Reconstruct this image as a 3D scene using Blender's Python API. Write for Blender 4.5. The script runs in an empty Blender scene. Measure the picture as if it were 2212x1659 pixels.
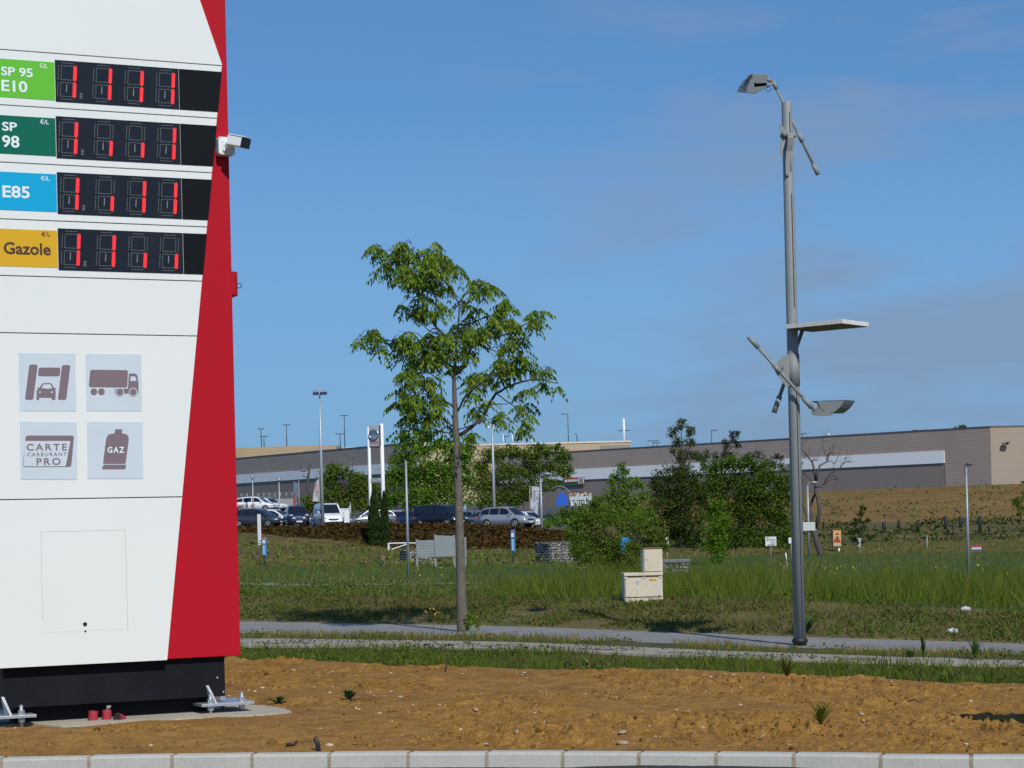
import bpy, math, random
import numpy as np
from mathutils import Vector, Matrix
random.seed(7)
RNG = np.random.default_rng(11)
scene = bpy.context.scene
COL = scene.collection
PI = math.pi
R = math.radians

# ------------------------------------------------------------------ camera geometry
F, CU, CV, W0, H0, CAMH = 4500.0, 1106.0, 1140.0, 2212.0, 1659.0, 1.55
ROLL = R(1.4)
CR, SR = math.cos(ROLL), math.sin(ROLL)

def ray(u, v):
    xc = (u - CU) / F
    yc = -(v - CV) / F
    return xc * CR + yc * SR, -xc * SR + yc * CR       # dx, dz for dy = 1

def P(u, v, D):
    dx, dz = ray(u, v)
    return Vector((dx * D, D, CAMH + dz * D))

def M(px, D):                                          # pixels -> metres at distance D
    return px * D / F

# ------------------------------------------------------------------ materials
def _mat(name):
    m = bpy.data.materials.new(name)
    m.use_nodes = True
    nt = m.node_tree
    return m, nt, nt.nodes['Principled BSDF']

def mat(name, col, rough=0.6, metal=0.0, var=0.0, scale=8.0, bump=0.0, bscale=60.0, emit=None, estr=0.0, coat=0.0, spec=None):
    m, nt, b = _mat(name)
    c = (*col, 1)
    b.inputs['Base Color'].default_value = c
    b.inputs['Roughness'].default_value = rough
    b.inputs['Metallic'].default_value = metal
    if spec is not None:
        b.inputs['Specular IOR Level'].default_value = spec
    if coat:
        b.inputs['Coat Weight'].default_value = coat
        b.inputs['Coat Roughness'].default_value = 0.05
    if emit:
        b.inputs['Emission Color'].default_value = (*emit, 1)
        b.inputs['Emission Strength'].default_value = estr
    if var or bump:
        tc = nt.nodes.new('ShaderNodeTexCoord')
        n = nt.nodes.new('ShaderNodeTexNoise')
        n.inputs['Scale'].default_value = scale
        n.inputs['Detail'].default_value = 6
        n.inputs['Roughness'].default_value = 0.65
        nt.links.new(tc.outputs['Object'], n.inputs['Vector'])
        if var:
            r = nt.nodes.new('ShaderNodeMapRange')
            r.inputs['From Min'].default_value = 0.3
            r.inputs['From Max'].default_value = 0.7
            r.inputs['To Min'].default_value = 1 - var
            r.inputs['To Max'].default_value = 1 + var
            nt.links.new(n.outputs['Fac'], r.inputs['Value'])
            mx = nt.nodes.new('ShaderNodeVectorMath')
            mx.operation = 'SCALE'
            mx.inputs[0].default_value = col
            nt.links.new(r.outputs['Result'], mx.inputs['Scale'])
            nt.links.new(mx.outputs['Vector'], b.inputs['Base Color'])
        if bump:
            n2 = nt.nodes.new('ShaderNodeTexNoise')
            n2.inputs['Scale'].default_value = bscale
            n2.inputs['Detail'].default_value = 5
            nt.links.new(tc.outputs['Object'], n2.inputs['Vector'])
            bp = nt.nodes.new('ShaderNodeBump')
            bp.inputs['Strength'].default_value = bump
            bp.inputs['Distance'].default_value = 0.02
            nt.links.new(n2.outputs['Fac'], bp.inputs['Height'])
            nt.links.new(bp.outputs['Normal'], b.inputs['Normal'])
    return m

def ramp_mat(name, stops, scale, rough=0.9, detail=8, bump=0.3, bscale=80, scale2=None, bdist=0.02, vec='Object', rrough=0.65):
    """noise -> colour ramp; stops = [(pos, col), ...]"""
    m, nt, b = _mat(name)
    b.inputs['Roughness'].default_value = rough
    b.inputs['Specular IOR Level'].default_value = 0.2
    tc = nt.nodes.new('ShaderNodeTexCoord')
    n = nt.nodes.new('ShaderNodeTexNoise')
    n.inputs['Scale'].default_value = scale
    n.inputs['Detail'].default_value = detail
    n.inputs['Roughness'].default_value = rrough
    nt.links.new(tc.outputs[vec], n.inputs['Vector'])
    src = n.outputs['Fac']
    if scale2:
        n3 = nt.nodes.new('ShaderNodeTexNoise')
        n3.inputs['Scale'].default_value = scale2
        n3.inputs['Detail'].default_value = 3
        nt.links.new(tc.outputs[vec], n3.inputs['Vector'])
        mm = nt.nodes.new('ShaderNodeMix')
        mm.inputs['Factor'].default_value = 0.5
        nt.links.new(n.outputs['Fac'], mm.inputs['A'])
        nt.links.new(n3.outputs['Fac'], mm.inputs['B'])
        src = mm.outputs['Result']
    cr = nt.nodes.new('ShaderNodeValToRGB')
    el = cr.color_ramp.elements
    el[0].position, el[0].color = stops[0][0], (*stops[0][1], 1)
    el[1].position, el[1].color = stops[-1][0], (*stops[-1][1], 1)
    for p, c in stops[1:-1]:
        e = el.new(p)
        e.color = (*c, 1)
    nt.links.new(src, cr.inputs['Fac'])
    nt.links.new(cr.outputs['Color'], b.inputs['Base Color'])
    if bump:
        n2 = nt.nodes.new('ShaderNodeTexNoise')
        n2.inputs['Scale'].default_value = bscale
        n2.inputs['Detail'].default_value = 6
        nt.links.new(tc.outputs[vec], n2.inputs['Vector'])
        bp = nt.nodes.new('ShaderNodeBump')
        bp.inputs['Strength'].default_value = bump
        bp.inputs['Distance'].default_value = bdist
        nt.links.new(n2.outputs['Fac'], bp.inputs['Height'])
        nt.links.new(bp.outputs['Normal'], b.inputs['Normal'])
    return m

def leaf_mat(name, cols, trans=0.3, rough=0.55):
    """colour varies from leaf to leaf"""
    m, nt, b = _mat(name)
    b.inputs['Roughness'].default_value = rough
    b.inputs['Specular IOR Level'].default_value = 0.08
    g = nt.nodes.new('ShaderNodeNewGeometry')
    cr = nt.nodes.new('ShaderNodeValToRGB')
    el = cr.color_ramp.elements
    el[0].position, el[0].color = 0.0, (*cols[0], 1)
    el[1].position, el[1].color = 1.0, (*cols[-1], 1)
    for i, c in enumerate(cols[1:-1]):
        e = el.new((i + 1) / (len(cols) - 1))
        e.color = (*c, 1)
    nt.links.new(g.outputs['Random Per Island'], cr.inputs['Fac'])
    nt.links.new(cr.outputs['Color'], b.inputs['Base Color'])
    t = nt.nodes.new('ShaderNodeBsdfTranslucent')
    nt.links.new(cr.outputs['Color'], t.inputs['Color'])
    mx = nt.nodes.new('ShaderNodeMixShader')
    mx.inputs['Fac'].default_value = trans
    nt.links.new(b.outputs['BSDF'], mx.inputs[1])
    nt.links.new(t.outputs['BSDF'], mx.inputs[2])
    nt.links.new(mx.outputs['Shader'], nt.nodes['Material Output'].inputs['Surface'])
    return m

# ------------------------------------------------------------------ objects
def props(o, label=None, cat=None, group=None, kind=None):
    if label: o['label'] = label
    if cat: o['category'] = cat
    if group: o['group'] = group
    if kind: o['kind'] = kind
    return o

def thing(name, label, cat, loc=(0, 0, 0), rz=0.0, group=None):
    o = bpy.data.objects.new(name, None)
    o.empty_display_size = 0.2
    COL.objects.link(o)
    o.location = loc
    o.rotation_euler = (0, 0, rz)
    return props(o, label, cat, group)

def dup(root, loc, rz=None, label=None, group=None):
    def cp(o, parent):
        c = o.copy()
        COL.objects.link(c)
        c.parent = parent
        for ch in o.children:
            cp(ch, c)
        return c
    r = cp(root, None)
    r.location = loc
    if rz is not None: r.rotation_euler = (0, 0, rz)
    if label: r['label'] = label
    if group: r['group'] = group
    return r

class MB:
    def __init__(self, o=(0, 0, 0)):
        self.v, self.f, self.mi, self.o, self.sm = [], [], [], Vector(o), []
    def add(self, vs, fs, mi=0, smooth=False):
        b = len(self.v)
        for p in vs:
            p = Vector(p) - self.o
            self.v.append((p.x, p.y, p.z))
        for f in fs:
            self.f.append([b + i for i in f])
            self.mi.append(mi)
            self.sm.append(smooth)
        return self
    def box(self, x0, x1, y0, y1, z0, z1, mi=0):
        vs = [(x0, y0, z0), (x1, y0, z0), (x1, y1, z0), (x0, y1, z0), (x0, y0, z1), (x1, y0, z1), (x1, y1, z1), (x0, y1, z1)]
        return self.add(vs, [(0, 3, 2, 1), (4, 5, 6, 7), (0, 1, 5, 4), (1, 2, 6, 5), (2, 3, 7, 6), (3, 0, 4, 7)], mi)
    def rbox(self, c, s, rz=0.0, ry=0.0, rx=0.0, mi=0):
        m = Matrix.Translation(Vector(c)) @ Matrix.Rotation(rz, 4, 'Z') @ Matrix.Rotation(ry, 4, 'Y') @ Matrix.Rotation(rx, 4, 'X')
        vs = [m @ Vector((sx * s[0] / 2, sy * s[1] / 2, sz * s[2] / 2)) for sz in (-1, 1) for sx, sy in ((-1, -1), (1, -1), (1, 1), (-1, 1))]
        return self.add(vs, [(0, 3, 2, 1), (4, 5, 6, 7), (0, 1, 5, 4), (1, 2, 6, 5), (2, 3, 7, 6), (3, 0, 4, 7)], mi)
    def tube(self, pts, radii, n=8, mi=0, smooth=True, cap=True):
        pts = [Vector(p) for p in pts]
        if not hasattr(radii, '__len__'): radii = [radii] * len(pts)
        vs, fs = [], []
        prev = None
        for i, p in enumerate(pts):
            d = (pts[min(i + 1, len(pts) - 1)] - pts[max(i - 1, 0)])
            if d.length < 1e-9: d = Vector((0, 0, 1))
            d.normalize()
            if prev is None:
                a = Vector((0, 1, 0)) if abs(d.y) < 0.9 else Vector((1, 0, 0))
            else:
                a = prev
            x = (a - d * a.dot(d))
            if x.length < 1e-6: x = d.orthogonal()
            x.normalize()
            prev = x
            y = d.cross(x)
            for k in range(n):
                t = 2 * PI * k / n
                vs.append(p + (x * math.cos(t) + y * math.sin(t)) * radii[i])
        for i in range(len(pts) - 1):
            for k in range(n):
                k2 = (k + 1) % n
                fs.append((i * n + k, i * n + k2, (i + 1) * n + k2, (i + 1) * n + k))
        self.add(vs, fs, mi, smooth)
        if cap:
            b = len(self.v) - len(vs)
            self.f.append([b + k for k in range(n)][::-1]); self.mi.append(mi); self.sm.append(False)
            self.f.append([b + (len(pts) - 1) * n + k for k in range(n)]); self.mi.append(mi); self.sm.append(False)
        return self
    def prism(self, poly, fn, a, b, mi=0):
        """poly of 2-D points; fn(x, y, d) -> 3-D; from depth a to depth b"""
        n = len(poly)
        vs = [fn(x, y, a) for x, y in poly] + [fn(x, y, b) for x, y in poly]
        fs = [list(range(n)), list(range(2 * n - 1, n - 1, -1))]
        for i in range(n):
            j = (i + 1) % n
            fs.append((i, i + n, j + n, j))
        return self.add(vs, fs, mi)
    def ellipsoid(self, c, r, nu=10, nv=7, mi=0, jit=0.0):
        c = Vector(c)
        vs, fs = [], []
        for i in range(nv + 1):
            a = PI * i / nv
            for k in range(nu):
                t = 2 * PI * k / nu
                j = 1 + random.uniform(-jit, jit)
                vs.append(c + Vector((r[0] * math.sin(a) * math.cos(t) * j, r[1] * math.sin(a) * math.sin(t) * j, r[2] * math.cos(a) * j)))
        for i in range(nv):
            for k in range(nu):
                k2 = (k + 1) % nu
                fs.append((i * nu + k, (i + 1) * nu + k, (i + 1) * nu + k2, i * nu + k2))
        return self.add(vs, fs, mi, True)
    def build(self, name, m, parent=None, bevel=0.0, fixn=True):
        me = bpy.data.meshes.new(name)
        me.from_pydata(self.v, [], self.f)
        ms = m if isinstance(m, (list, tuple)) else [m]
        for x in ms: me.materials.append(x)
        me.polygons.foreach_set('material_index', self.mi)
        me.polygons.foreach_set('use_smooth', self.sm)
        if fixn:
            import bmesh
            bm = bmesh.new(); bm.from_mesh(me)
            bmesh.ops.recalc_face_normals(bm, faces=bm.faces)
            bm.to_mesh(me); bm.free()
        me.update()
        o = bpy.data.objects.new(name, me)
        COL.objects.link(o)
        if parent is not None: o.parent = parent
        if bevel:
            bv = o.modifiers.new('bevel', 'BEVEL')
            bv.width = bevel; bv.segments = 2; bv.limit_method = 'ANGLE'
        return o

def np_mesh(name, verts, faces, m, parent=None, smooth=False, origin=(0, 0, 0)):
    """verts (N,3), faces (K,3|4) numpy"""
    verts = np.asarray(verts, dtype=np.float32) - np.asarray(origin, dtype=np.float32)
    faces = np.asarray(faces, dtype=np.int32)
    me = bpy.data.meshes.new(name)
    k = faces.shape[1]
    me.vertices.add(len(verts)); me.vertices.foreach_set('co', verts.ravel())
    me.loops.add(faces.size); me.loops.foreach_set('vertex_index', faces.ravel())
    me.polygons.add(len(faces))
    me.polygons.foreach_set('loop_start', np.arange(0, faces.size, k, dtype=np.int32))
    me.polygons.foreach_set('loop_total', np.full(len(faces), k, dtype=np.int32))
    if smooth: me.polygons.foreach_set('use_smooth', np.ones(len(faces), dtype=bool))
    me.update(calc_edges=True)
    me.materials.append(m)
    o = bpy.data.objects.new(name, me)
    COL.objects.link(o)
    if parent is not None: o.parent = parent
    return o

# fractal noise in numpy
_perm = RNG.random((256, 256))
def vnoise(x, y):
    xi, yi = np.floor(x).astype(int), np.floor(y).astype(int)
    fx, fy = x - xi, y - yi
    fx, fy = fx * fx * (3 - 2 * fx), fy * fy * (3 - 2 * fy)
    g = lambda a, b: _perm[a % 256, b % 256]
    return (g(xi, yi) * (1 - fx) + g(xi + 1, yi) * fx) * (1 - fy) + (g(xi, yi + 1) * (1 - fx) + g(xi + 1, yi + 1) * fx) * fy
def fbm(x, y, o=4, gain=0.5):
    s, a, t = 0, 1, 0
    for i in range(o):
        s = s + a * vnoise(x * 2 ** i + 17 * i, y * 2 ** i + 31 * i); t += a; a *= gain
    return s / t

def leaves(name, c, size, m, parent=None, origin=(0, 0, 0), droop=0.0, aspect=0.5, jitter=0.35):
    """one folded leaf (two triangles sharing a midrib) at each centre"""
    c = np.asarray(c, dtype=np.float64)
    n = len(c)
    d = RNG.normal(size=(n, 3))
    d[:, 2] -= droop * 2
    d /= np.linalg.norm(d, axis=1)[:, None]
    a = RNG.normal(size=(n, 3))
    s = np.cross(d, a); s /= np.linalg.norm(s, axis=1)[:, None]
    nn = np.cross(s, d)
    sz = size * (1 + RNG.uniform(-jitter, jitter, n))[:, None]
    p0 = c - d * sz * 0.5
    p1 = c + s * sz * aspect * 0.5 + nn * sz * 0.08
    p2 = c + d * sz * 0.5 - nn * sz * 0.1
    p3 = c - s * sz * aspect * 0.5 + nn * sz * 0.08
    v = np.stack([p0, p1, p2, p3], 1).reshape(-1, 3)
    b = np.arange(n) * 4
    f = np.concatenate([np.stack([b, b + 1, b + 2], 1), np.stack([b, b + 2, b + 3], 1)])
    return np_mesh(name, v, f, m, parent, origin=origin)

def blades(name, base, h, w, m, lean=0.35, seg2=True, parent=None):
    """grass blades; base (N,3), h (N,)"""
    n = len(base)
    t = RNG.uniform(0, 2 * PI, n)
    wd = np.stack([np.cos(t), np.sin(t), np.zeros(n)], 1) * (w * RNG.uniform(.6, 1.3, n))[:, None]
    t2 = RNG.uniform(0, 2 * PI, n)
    ln = np.stack([np.cos(t2), np.sin(t2), np.zeros(n)], 1) * (h * lean * RNG.uniform(.2, 1.3, n))[:, None]
    up = np.zeros((n, 3)); up[:, 2] = h
    b = np.arange(n)
    if seg2:
        v = np.stack([base - wd, base + wd, base + up * .6 + ln * .35 + wd * .7, base + up * .6 + ln * .35 - wd * .7, base + up + ln], 1).reshape(-1, 3)
        b = b * 5
        f = np.concatenate([np.stack([b, b + 1, b + 2], 1), np.stack([b, b + 2, b + 3], 1), np.stack([b + 3, b + 2, b + 4], 1)])
    else:
        v = np.stack([base - wd, base + wd, base + up + ln], 1).reshape(-1, 3)
        b = b * 3
        f = np.stack([b, b + 1, b + 2], 1)
    return np_mesh(name, v, f, m, parent)

def text_obj(name, s, m, fn, x0, x1, z0, z1, parent, bold=0.0, depth=0.002, spacing=1.0):
    """writing fitted to the box x0..x1, z0..z1; fn(x, z, d) -> 3-D in the parent's frame"""
    cu = bpy.data.curves.new(name, 'FONT')
    cu.body = s
    cu.offset = bold
    cu.resolution_u = 3
    cu.space_character = spacing
    ob = bpy.data.objects.new(name, cu)
    COL.objects.link(ob)
    dg = bpy.context.evaluated_depsgraph_get()
    me = bpy.data.meshes.new_from_object(ob.evaluated_get(dg))
    bpy.data.objects.remove(ob)
    vs = [v.co.copy() for v in me.vertices]
    fs = [list(p.vertices) for p in me.polygons]
    bpy.data.meshes.remove(me)
    ax, bx = min(v.x for v in vs), max(v.x for v in vs)
    ay, by = min(v.y for v in vs), max(v.y for v in vs)
    mb = MB()
    mb.add([fn(x0 + (v.x - ax) / (bx - ax) * (x1 - x0), z0 + (v.y - ay) / (by - ay) * (z1 - z0), depth) for v in vs], fs)
    return mb.build(name, m, parent, fixn=False)

# ------------------------------------------------------------------ camera
cam = bpy.data.cameras.new('camera')
cam.sensor_fit = 'HORIZONTAL'
cam.sensor_width = 36.0
cam.lens = F / W0 * 36.0
cam.shift_x = 0.0
cam.shift_y = (CV - H0 / 2) / W0
cam.clip_start, cam.clip_end = 0.5, 5000
co = bpy.data.objects.new('camera', cam)
COL.objects.link(co)
co.matrix_world = Matrix.Translation((0, 0, CAMH)) @ Matrix.Rotation(PI / 2, 4, 'X') @ Matrix.Rotation(-ROLL, 4, 'Z')
scene.camera = co

# ------------------------------------------------------------------ light
SUN_AZ, SUN_EL = R(21), R(41)                 # azimuth from straight behind the camera towards the right
sd = Vector((math.sin(SUN_AZ) * math.cos(SUN_EL), -math.cos(SUN_AZ) * math.cos(SUN_EL), math.sin(SUN_EL)))
sl = bpy.data.lights.new('sun', 'SUN')
sl.energy = 3.6
sl.angle = R(0.5)
sl.color = (1.0, 0.95, 0.85)
so = bpy.data.objects.new('sun', sl)
COL.objects.link(so)
so.rotation_euler = (-sd).to_track_quat('-Z', 'Y').to_euler()

w = bpy.data.worlds.new('World')
scene.world = w
w.use_nodes = True
wn = w.node_tree
bg = wn.nodes['Background']
bg.inputs['Strength'].default_value = 0.13
sky = wn.nodes.new('ShaderNodeTexSky')
sky.sky_type = 'NISHITA'
sky.sun_disc = False
sky.sun_elevation = SUN_EL
sky.sun_rotation = math.atan2(sd.x, sd.y)
sky.air_density = 1.0
sky.dust_density = 0.0
sky.ozone_density = 2.0
sky.altitude = 1500
svm = wn.nodes.new('ShaderNodeMapping'); svm.vector_type = 'POINT'
svm.inputs['Location'].default_value = (0, 0, 0.20)
stc = wn.nodes.new('ShaderNodeTexCoord')
wn.links.new(stc.outputs['Generated'], svm.inputs['Vector'])
svn = wn.nodes.new('ShaderNodeVectorMath'); svn.operation = 'NORMALIZE'
wn.links.new(svm.outputs['Vector'], svn.inputs[0])
wn.links.new(svn.outputs['Vector'], sky.inputs['Vector'])
# thin grey cloud streaks
tc = wn.nodes.new('ShaderNodeTexCoord')
mp = wn.nodes.new('ShaderNodeMapping')
mp.inputs['Scale'].default_value = (5.0, 5.0, 20.0)
mp.inputs['Rotation'].default_value = (0, R(-6), 0)
mp.inputs['Location'].default_value = (1.7, 2.0, 3.1)
sep = wn.nodes.new('ShaderNodeSeparateXYZ')
nz = wn.nodes.new('ShaderNodeTexNoise')
nz.inputs['Scale'].default_value = 1.0
nz.inputs['Detail'].default_value = 5
nz.inputs['Roughness'].default_value = 0.55
nz.inputs['Distortion'].default_value = 0.3
cr = wn.nodes.new('ShaderNodeMapRange')
cr.inputs['From Min'].default_value = 0.37
cr.inputs['From Max'].default_value = 0.53
cr.inputs['To Max'].default_value = 0.85
xr_ = wn.nodes.new('ShaderNodeMapRange')
xr_.inputs['From Min'].default_value = -0.05
xr_.inputs['From Max'].default_value = 0.14
ml = wn.nodes.new('ShaderNodeMath'); ml.operation = 'MULTIPLY'
mix = wn.nodes.new('ShaderNodeMix'); mix.data_type = 'RGBA'
mix.inputs['B'].default_value = (1.62, 2.45, 3.7, 1)
lk = wn.links.new
lk(tc.outputs['Generated'], mp.inputs['Vector'])
lk(mp.outputs['Vector'], nz.inputs['Vector'])
zk = wn.nodes.new('ShaderNodeMath'); zk.operation = 'MULTIPLY_ADD'
zk.inputs[1].default_value = -0.55
lk(sep.outputs['Z'], zk.inputs[0]); lk(nz.outputs['Fac'], zk.inputs[2])
lk(zk.outputs['Value'], cr.inputs['Value'])
lk(tc.outputs['Generated'], sep.inputs['Vector'])
lk(sep.outputs['X'], xr_.inputs['Value'])
lk(cr.outputs['Result'], ml.inputs[0])
lk(xr_.outputs['Result'], ml.inputs[1])
lk(ml.outputs['Value'], mix.inputs['Factor'])
tint = wn.nodes.new('ShaderNodeVectorMath'); tint.operation = 'MULTIPLY'
tint.inputs[1].default_value = (0.72, 1.05, 1.20)
lk(sky.outputs['Color'], tint.inputs[0])
hz = wn.nodes.new('ShaderNodeMix'); hz.data_type = 'RGBA'
hz.inputs['B'].default_value = (1.62, 3.1, 4.7, 1)
hr = wn.nodes.new('ShaderNodeMapRange')
hr.inputs['From Min'].default_value = 0.20
hr.inputs['From Max'].default_value = 0.04
hr.inputs['To Max'].default_value = 0.9
lk(sep.outputs['Z'], hr.inputs['Value'])
lk(hr.outputs['Result'], hz.inputs['Factor'])
lk(tint.outputs['Vector'], hz.inputs['A'])
lk(hz.outputs['Result'], mix.inputs['A'])
lk(mix.outputs['Result'], bg.inputs['Color'])
scene.view_settings.view_transform = 'Standard'
scene.view_settings.look = 'None'
scene.view_settings.exposure = 0.0
scene.view_settings.gamma = 1.0
# ------------------------------------------------------------------ terrain
def pz(u, v, D): return P(u, v, D)
def pd(u, D, z):
    """point at distance D and height z in the column u"""
    v = CV
    for _ in range(4):
        dx, dz = ray(u, v)
        v -= (z - (CAMH + dz * D)) / D * F
    p = P(u, v, D); return Vector((p.x, D, z))
def flat(u, v, z):
    dx, dz = ray(u, v); D = (z - CAMH) / dz
    return Vector((dx * D, D, z))

CURVES = [
    [flat(0, 1634, .11), flat(550, 1625, .11), flat(1106, 1620, .11), flat(1700, 1624, .11), flat(2212, 1632, .11)],
    [pd(-400, 24.6, .12), flat(525, 1428, .10), flat(1106, 1449, .10), flat(1700, 1461, .05), flat(2212, 1482, 0), pd(2600, 18.2, -.05)],
    [pd(-400, 27, .12), flat(525, 1396, .10), flat(1106, 1403, .10), flat(1700, 1428, .05), flat(2212, 1440, 0), pd(2600, 20.4, -.05)],
    [pd(-400, 30, .12), flat(525, 1378, .10), flat(1106, 1386, .10), flat(1700, 1411, .05), flat(2212, 1426, 0), pd(2600, 21.2, -.05)],
    [pd(-400, 32, .12), flat(525, 1368, .10), flat(1106, 1377, .10), flat(1700, 1399, .05), flat(2212, 1414, 0), pd(2600, 22.0, -.05)],
    [pd(-400, 37, .12), flat(525, 1342, .10), flat(1106, 1352.5, .10), flat(1700, 1375, .05), flat(2212, 1390, 0), pd(2600, 23.6, -.05)],
    [pd(-400, 43, .35), pz(525, 1288, 41), pz(800, 1288, 38), pz(1106, 1290, 34.5), pz(1360, 1290, 33.5), pz(1700, 1296, 31), pz(2212, 1320, 29), pd(2700, 28, .2)],
    [pd(-200, 55, .25), pz(525, 1262, 55), pz(1106, 1262, 60), pz(1700, 1255, 65), pz(2212, 1255, 70), pd(2700, 72, -.7)],
    [pd(-200, 85, .5), pz(525, 1225, 85), pz(1000, 1219, 92), pz(1250, 1216, 95), pz(1700, 1198, 105), pz(2212, 1192, 110), pd(2700, 112, -.4)],
    [pd(-200, 118, 1.3), pz(525, 1176, 118), pz(1000, 1186, 122), pz(1250, 1180, 126), pz(1500, 1178, 128), pz(1700, 1180, 130), pz(2212, 1165, 130), pd(2700, 130, .2)],
    [pd(-200, 126, 2.1), pd(525, 126, 2.05), pd(900, 127, 1.75), pd(1150, 130, 1.4), pd(1300, 140, 1.5), pd(1700, 160, 1.3), pd(2212, 160, 1.2), pd(2700, 160, 1.3)],
    [pd(-200, 205, 2.25), pd(525, 205, 2.2), pd(900, 205, 1.85), pd(1150, 200, 1.5), pd(1260, 200, 3.4), pd(1500, 230, 4.4), pd(1750, 268, 5.25), pd(2140, 263, 5.5), pd(2700, 262, 5.6)],
    [pd(-200, 460, 7.6), pd(1100, 460, 7.4), pd(1300, 460, 5.2), pd(2700, 460, 5.6)],
]
CX = [np.array([p.x for p in c]) for c in CURVES]
CY = [np.array([p.y for p in c]) for c in CURVES]
CZ = [np.array([p.z for p in c]) for c in CURVES]
NK = len(CURVES)
def _smooth(x, xs, ys):
    o = 0
    wd = 0.35
    for k in (-2, -1, 0, 1, 2):
        o = o + np.interp(x + k * wd, xs, ys)
    return o / 5
def curve(k, x):
    if k < 7: return _smooth(x, CX[k], CY[k]), _smooth(x, CX[k], CZ[k])
    return np.interp(x, CX[k], CY[k]), np.interp(x, CX[k], CZ[k])
def strip_z(k, x, t):
    """height noise of strip k, fading at its edges"""
    e = np.clip(np.minimum(t, 1 - t) * 6, 0, 1)
    return e
def surf(k, x, t):
    """point on strip k at x, fraction t between its two bounding lines"""
    y0, z0 = curve(k, x); y1, z1 = curve(k + 1, x)
    y = y0 + (y1 - y0) * t
    e = np.clip(np.minimum(t, 1 - t) * 6, 0, 1)
    z = z0 + (z1 - z0) * t
    if k == 0: z = z + soil_h(x, y) * np.clip(t * 14, 0, 1)
    elif k == 1: z = z + (fbm(x * 1.5, y * 1.5, 3) - .5) * .16 * e - .10 * np.sin(t * PI)
    elif k in (2, 4): z = z + (fbm(x * 3, y * 3, 3) - .5) * .015 * e
    elif k == 3: z = z + (fbm(x * 3, y * 3, 3) - .3) * .06 * e
    elif k == 5:
        z = z0 + (z1 - z0) * (np.clip(t, 0, 1) ** 0.75) + (fbm(x * 1.3, y * 1.3, 4) - .5) * .14 * e
    elif k in (6, 7): z = z + (fbm(x * .35, y * .35, 4) - .5) * .22 * e
    elif k in (8, 9): z = z + (fbm(x * .3, y * .3, 4) - .5) * .5 * e
    elif k == 10: z = z + (fbm(x * .12, y * .12, 4) - .5) * .9 * e * np.clip((x - 6) / 6, 0, 1)
    return x, y, z
_wx, _wy, _wh = RNG.random((256, 256)), RNG.random((256, 256)), RNG.random((256, 256))
def worley(x, y):
    """distance to the nearest scattered point, to the second nearest, and a value of the nearest"""
    xi, yi = np.floor(x).astype(int), np.floor(y).astype(int)
    f1 = np.full(x.shape, 9.0); f2 = np.full(x.shape, 9.0); hv = np.zeros(x.shape)
    for a in (-1, 0, 1):
        for b in (-1, 0, 1):
            i, j = (xi + a) % 256, (yi + b) % 256
            d = np.hypot(xi + a + _wx[i, j] - x, yi + b + _wy[i, j] - y)
            n1 = d < f1
            f2 = np.where(n1, f1, np.minimum(f2, d)); hv = np.where(n1, _wh[i, j], hv); f1 = np.where(n1, d, f1)
    return f1, f2, hv
def soil_h(x, y):
    wx_, wy_ = x + (fbm(x * 9, y * 9, 2) - .5) * .12, y + (fbm(x * 9 + 50, y * 9, 2) - .5) * .12
    c1, d1, h1 = worley(wx_ * 7.5, wy_ * 7.5)
    c2, d2, h2 = worley(wx_ * 16 + 31, wy_ * 16)
    big = (fbm(x * .55 + 3, y * .55, 3) - .5) * .14
    a = fbm(x * 3.1, y * 3.1 + 5, 4, .6)
    m = np.clip((fbm(x * 1.1 + 9, y * 1.1, 3) - .32) * 3.2, .25, 1.2)
    clod = np.abs(fbm(x * 8, y * 8, 5, .7) - .5) * 2
    near = .55 + .9 * np.clip((15.6 - y) / 2.0, 0, 1)
    pad = np.clip(np.hypot((x + 3.6) / 2.9, (y - 16.6) / 1.1) - .85, 0, .35) / .35
    return (big + (a - .5) * .10 * m + (clod - .35) * .05 * m * near + (h1 ** 2 * np.clip((d1 - c1) * 5, 0, 1) * .040 + (h2 ** 1.5 * np.clip((d2 - c2) * 5, 0, 1) - .25) * .042 - .008) * m * near + .02) * (.15 + .85 * pad) - .008 * (1 - pad)
def ground_z(x, y):
    """terrain height at one point"""
    x = float(x)
    for k in range(NK - 1):
        y0 = float(curve(k, np.array([x]))[0][0]); y1 = float(curve(k + 1, np.array([x]))[0][0])
        if y0 <= y <= y1:
            t = (y - y0) / max(y1 - y0, 1e-6)
            return float(surf(k, np.array([x]), np.array([t]))[2][0])
    return 0.0
def hit(u, v, lo=13.0, hi=420.0):
    """where the line of sight (u, v) meets the terrain"""
    D = lo
    last = None
    while D < hi:
        p = P(u, v, D)
        g = ground_z(p.x, D) - p.z
        if g >= 0:
            if last is None: return p
            a, b = last, D
            for _ in range(14):
                m_ = (a + b) / 2; q = P(u, v, m_)
                if ground_z(q.x, m_) - q.z >= 0: b = m_
                else: a = m_
            return P(u, v, b)
        last = D
        D *= 1.004
    return P(u, v, hi)
def stand(u, D):
    """terrain point in the column u at distance D"""
    v = 1150.0
    for _ in range(8):
        p = P(u, v, D); z = ground_z(p.x, D)
        v -= (z - p.z) / D * F
    p = P(u, v, D)
    return Vector((p.x, D, ground_z(p.x, D)))

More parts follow.
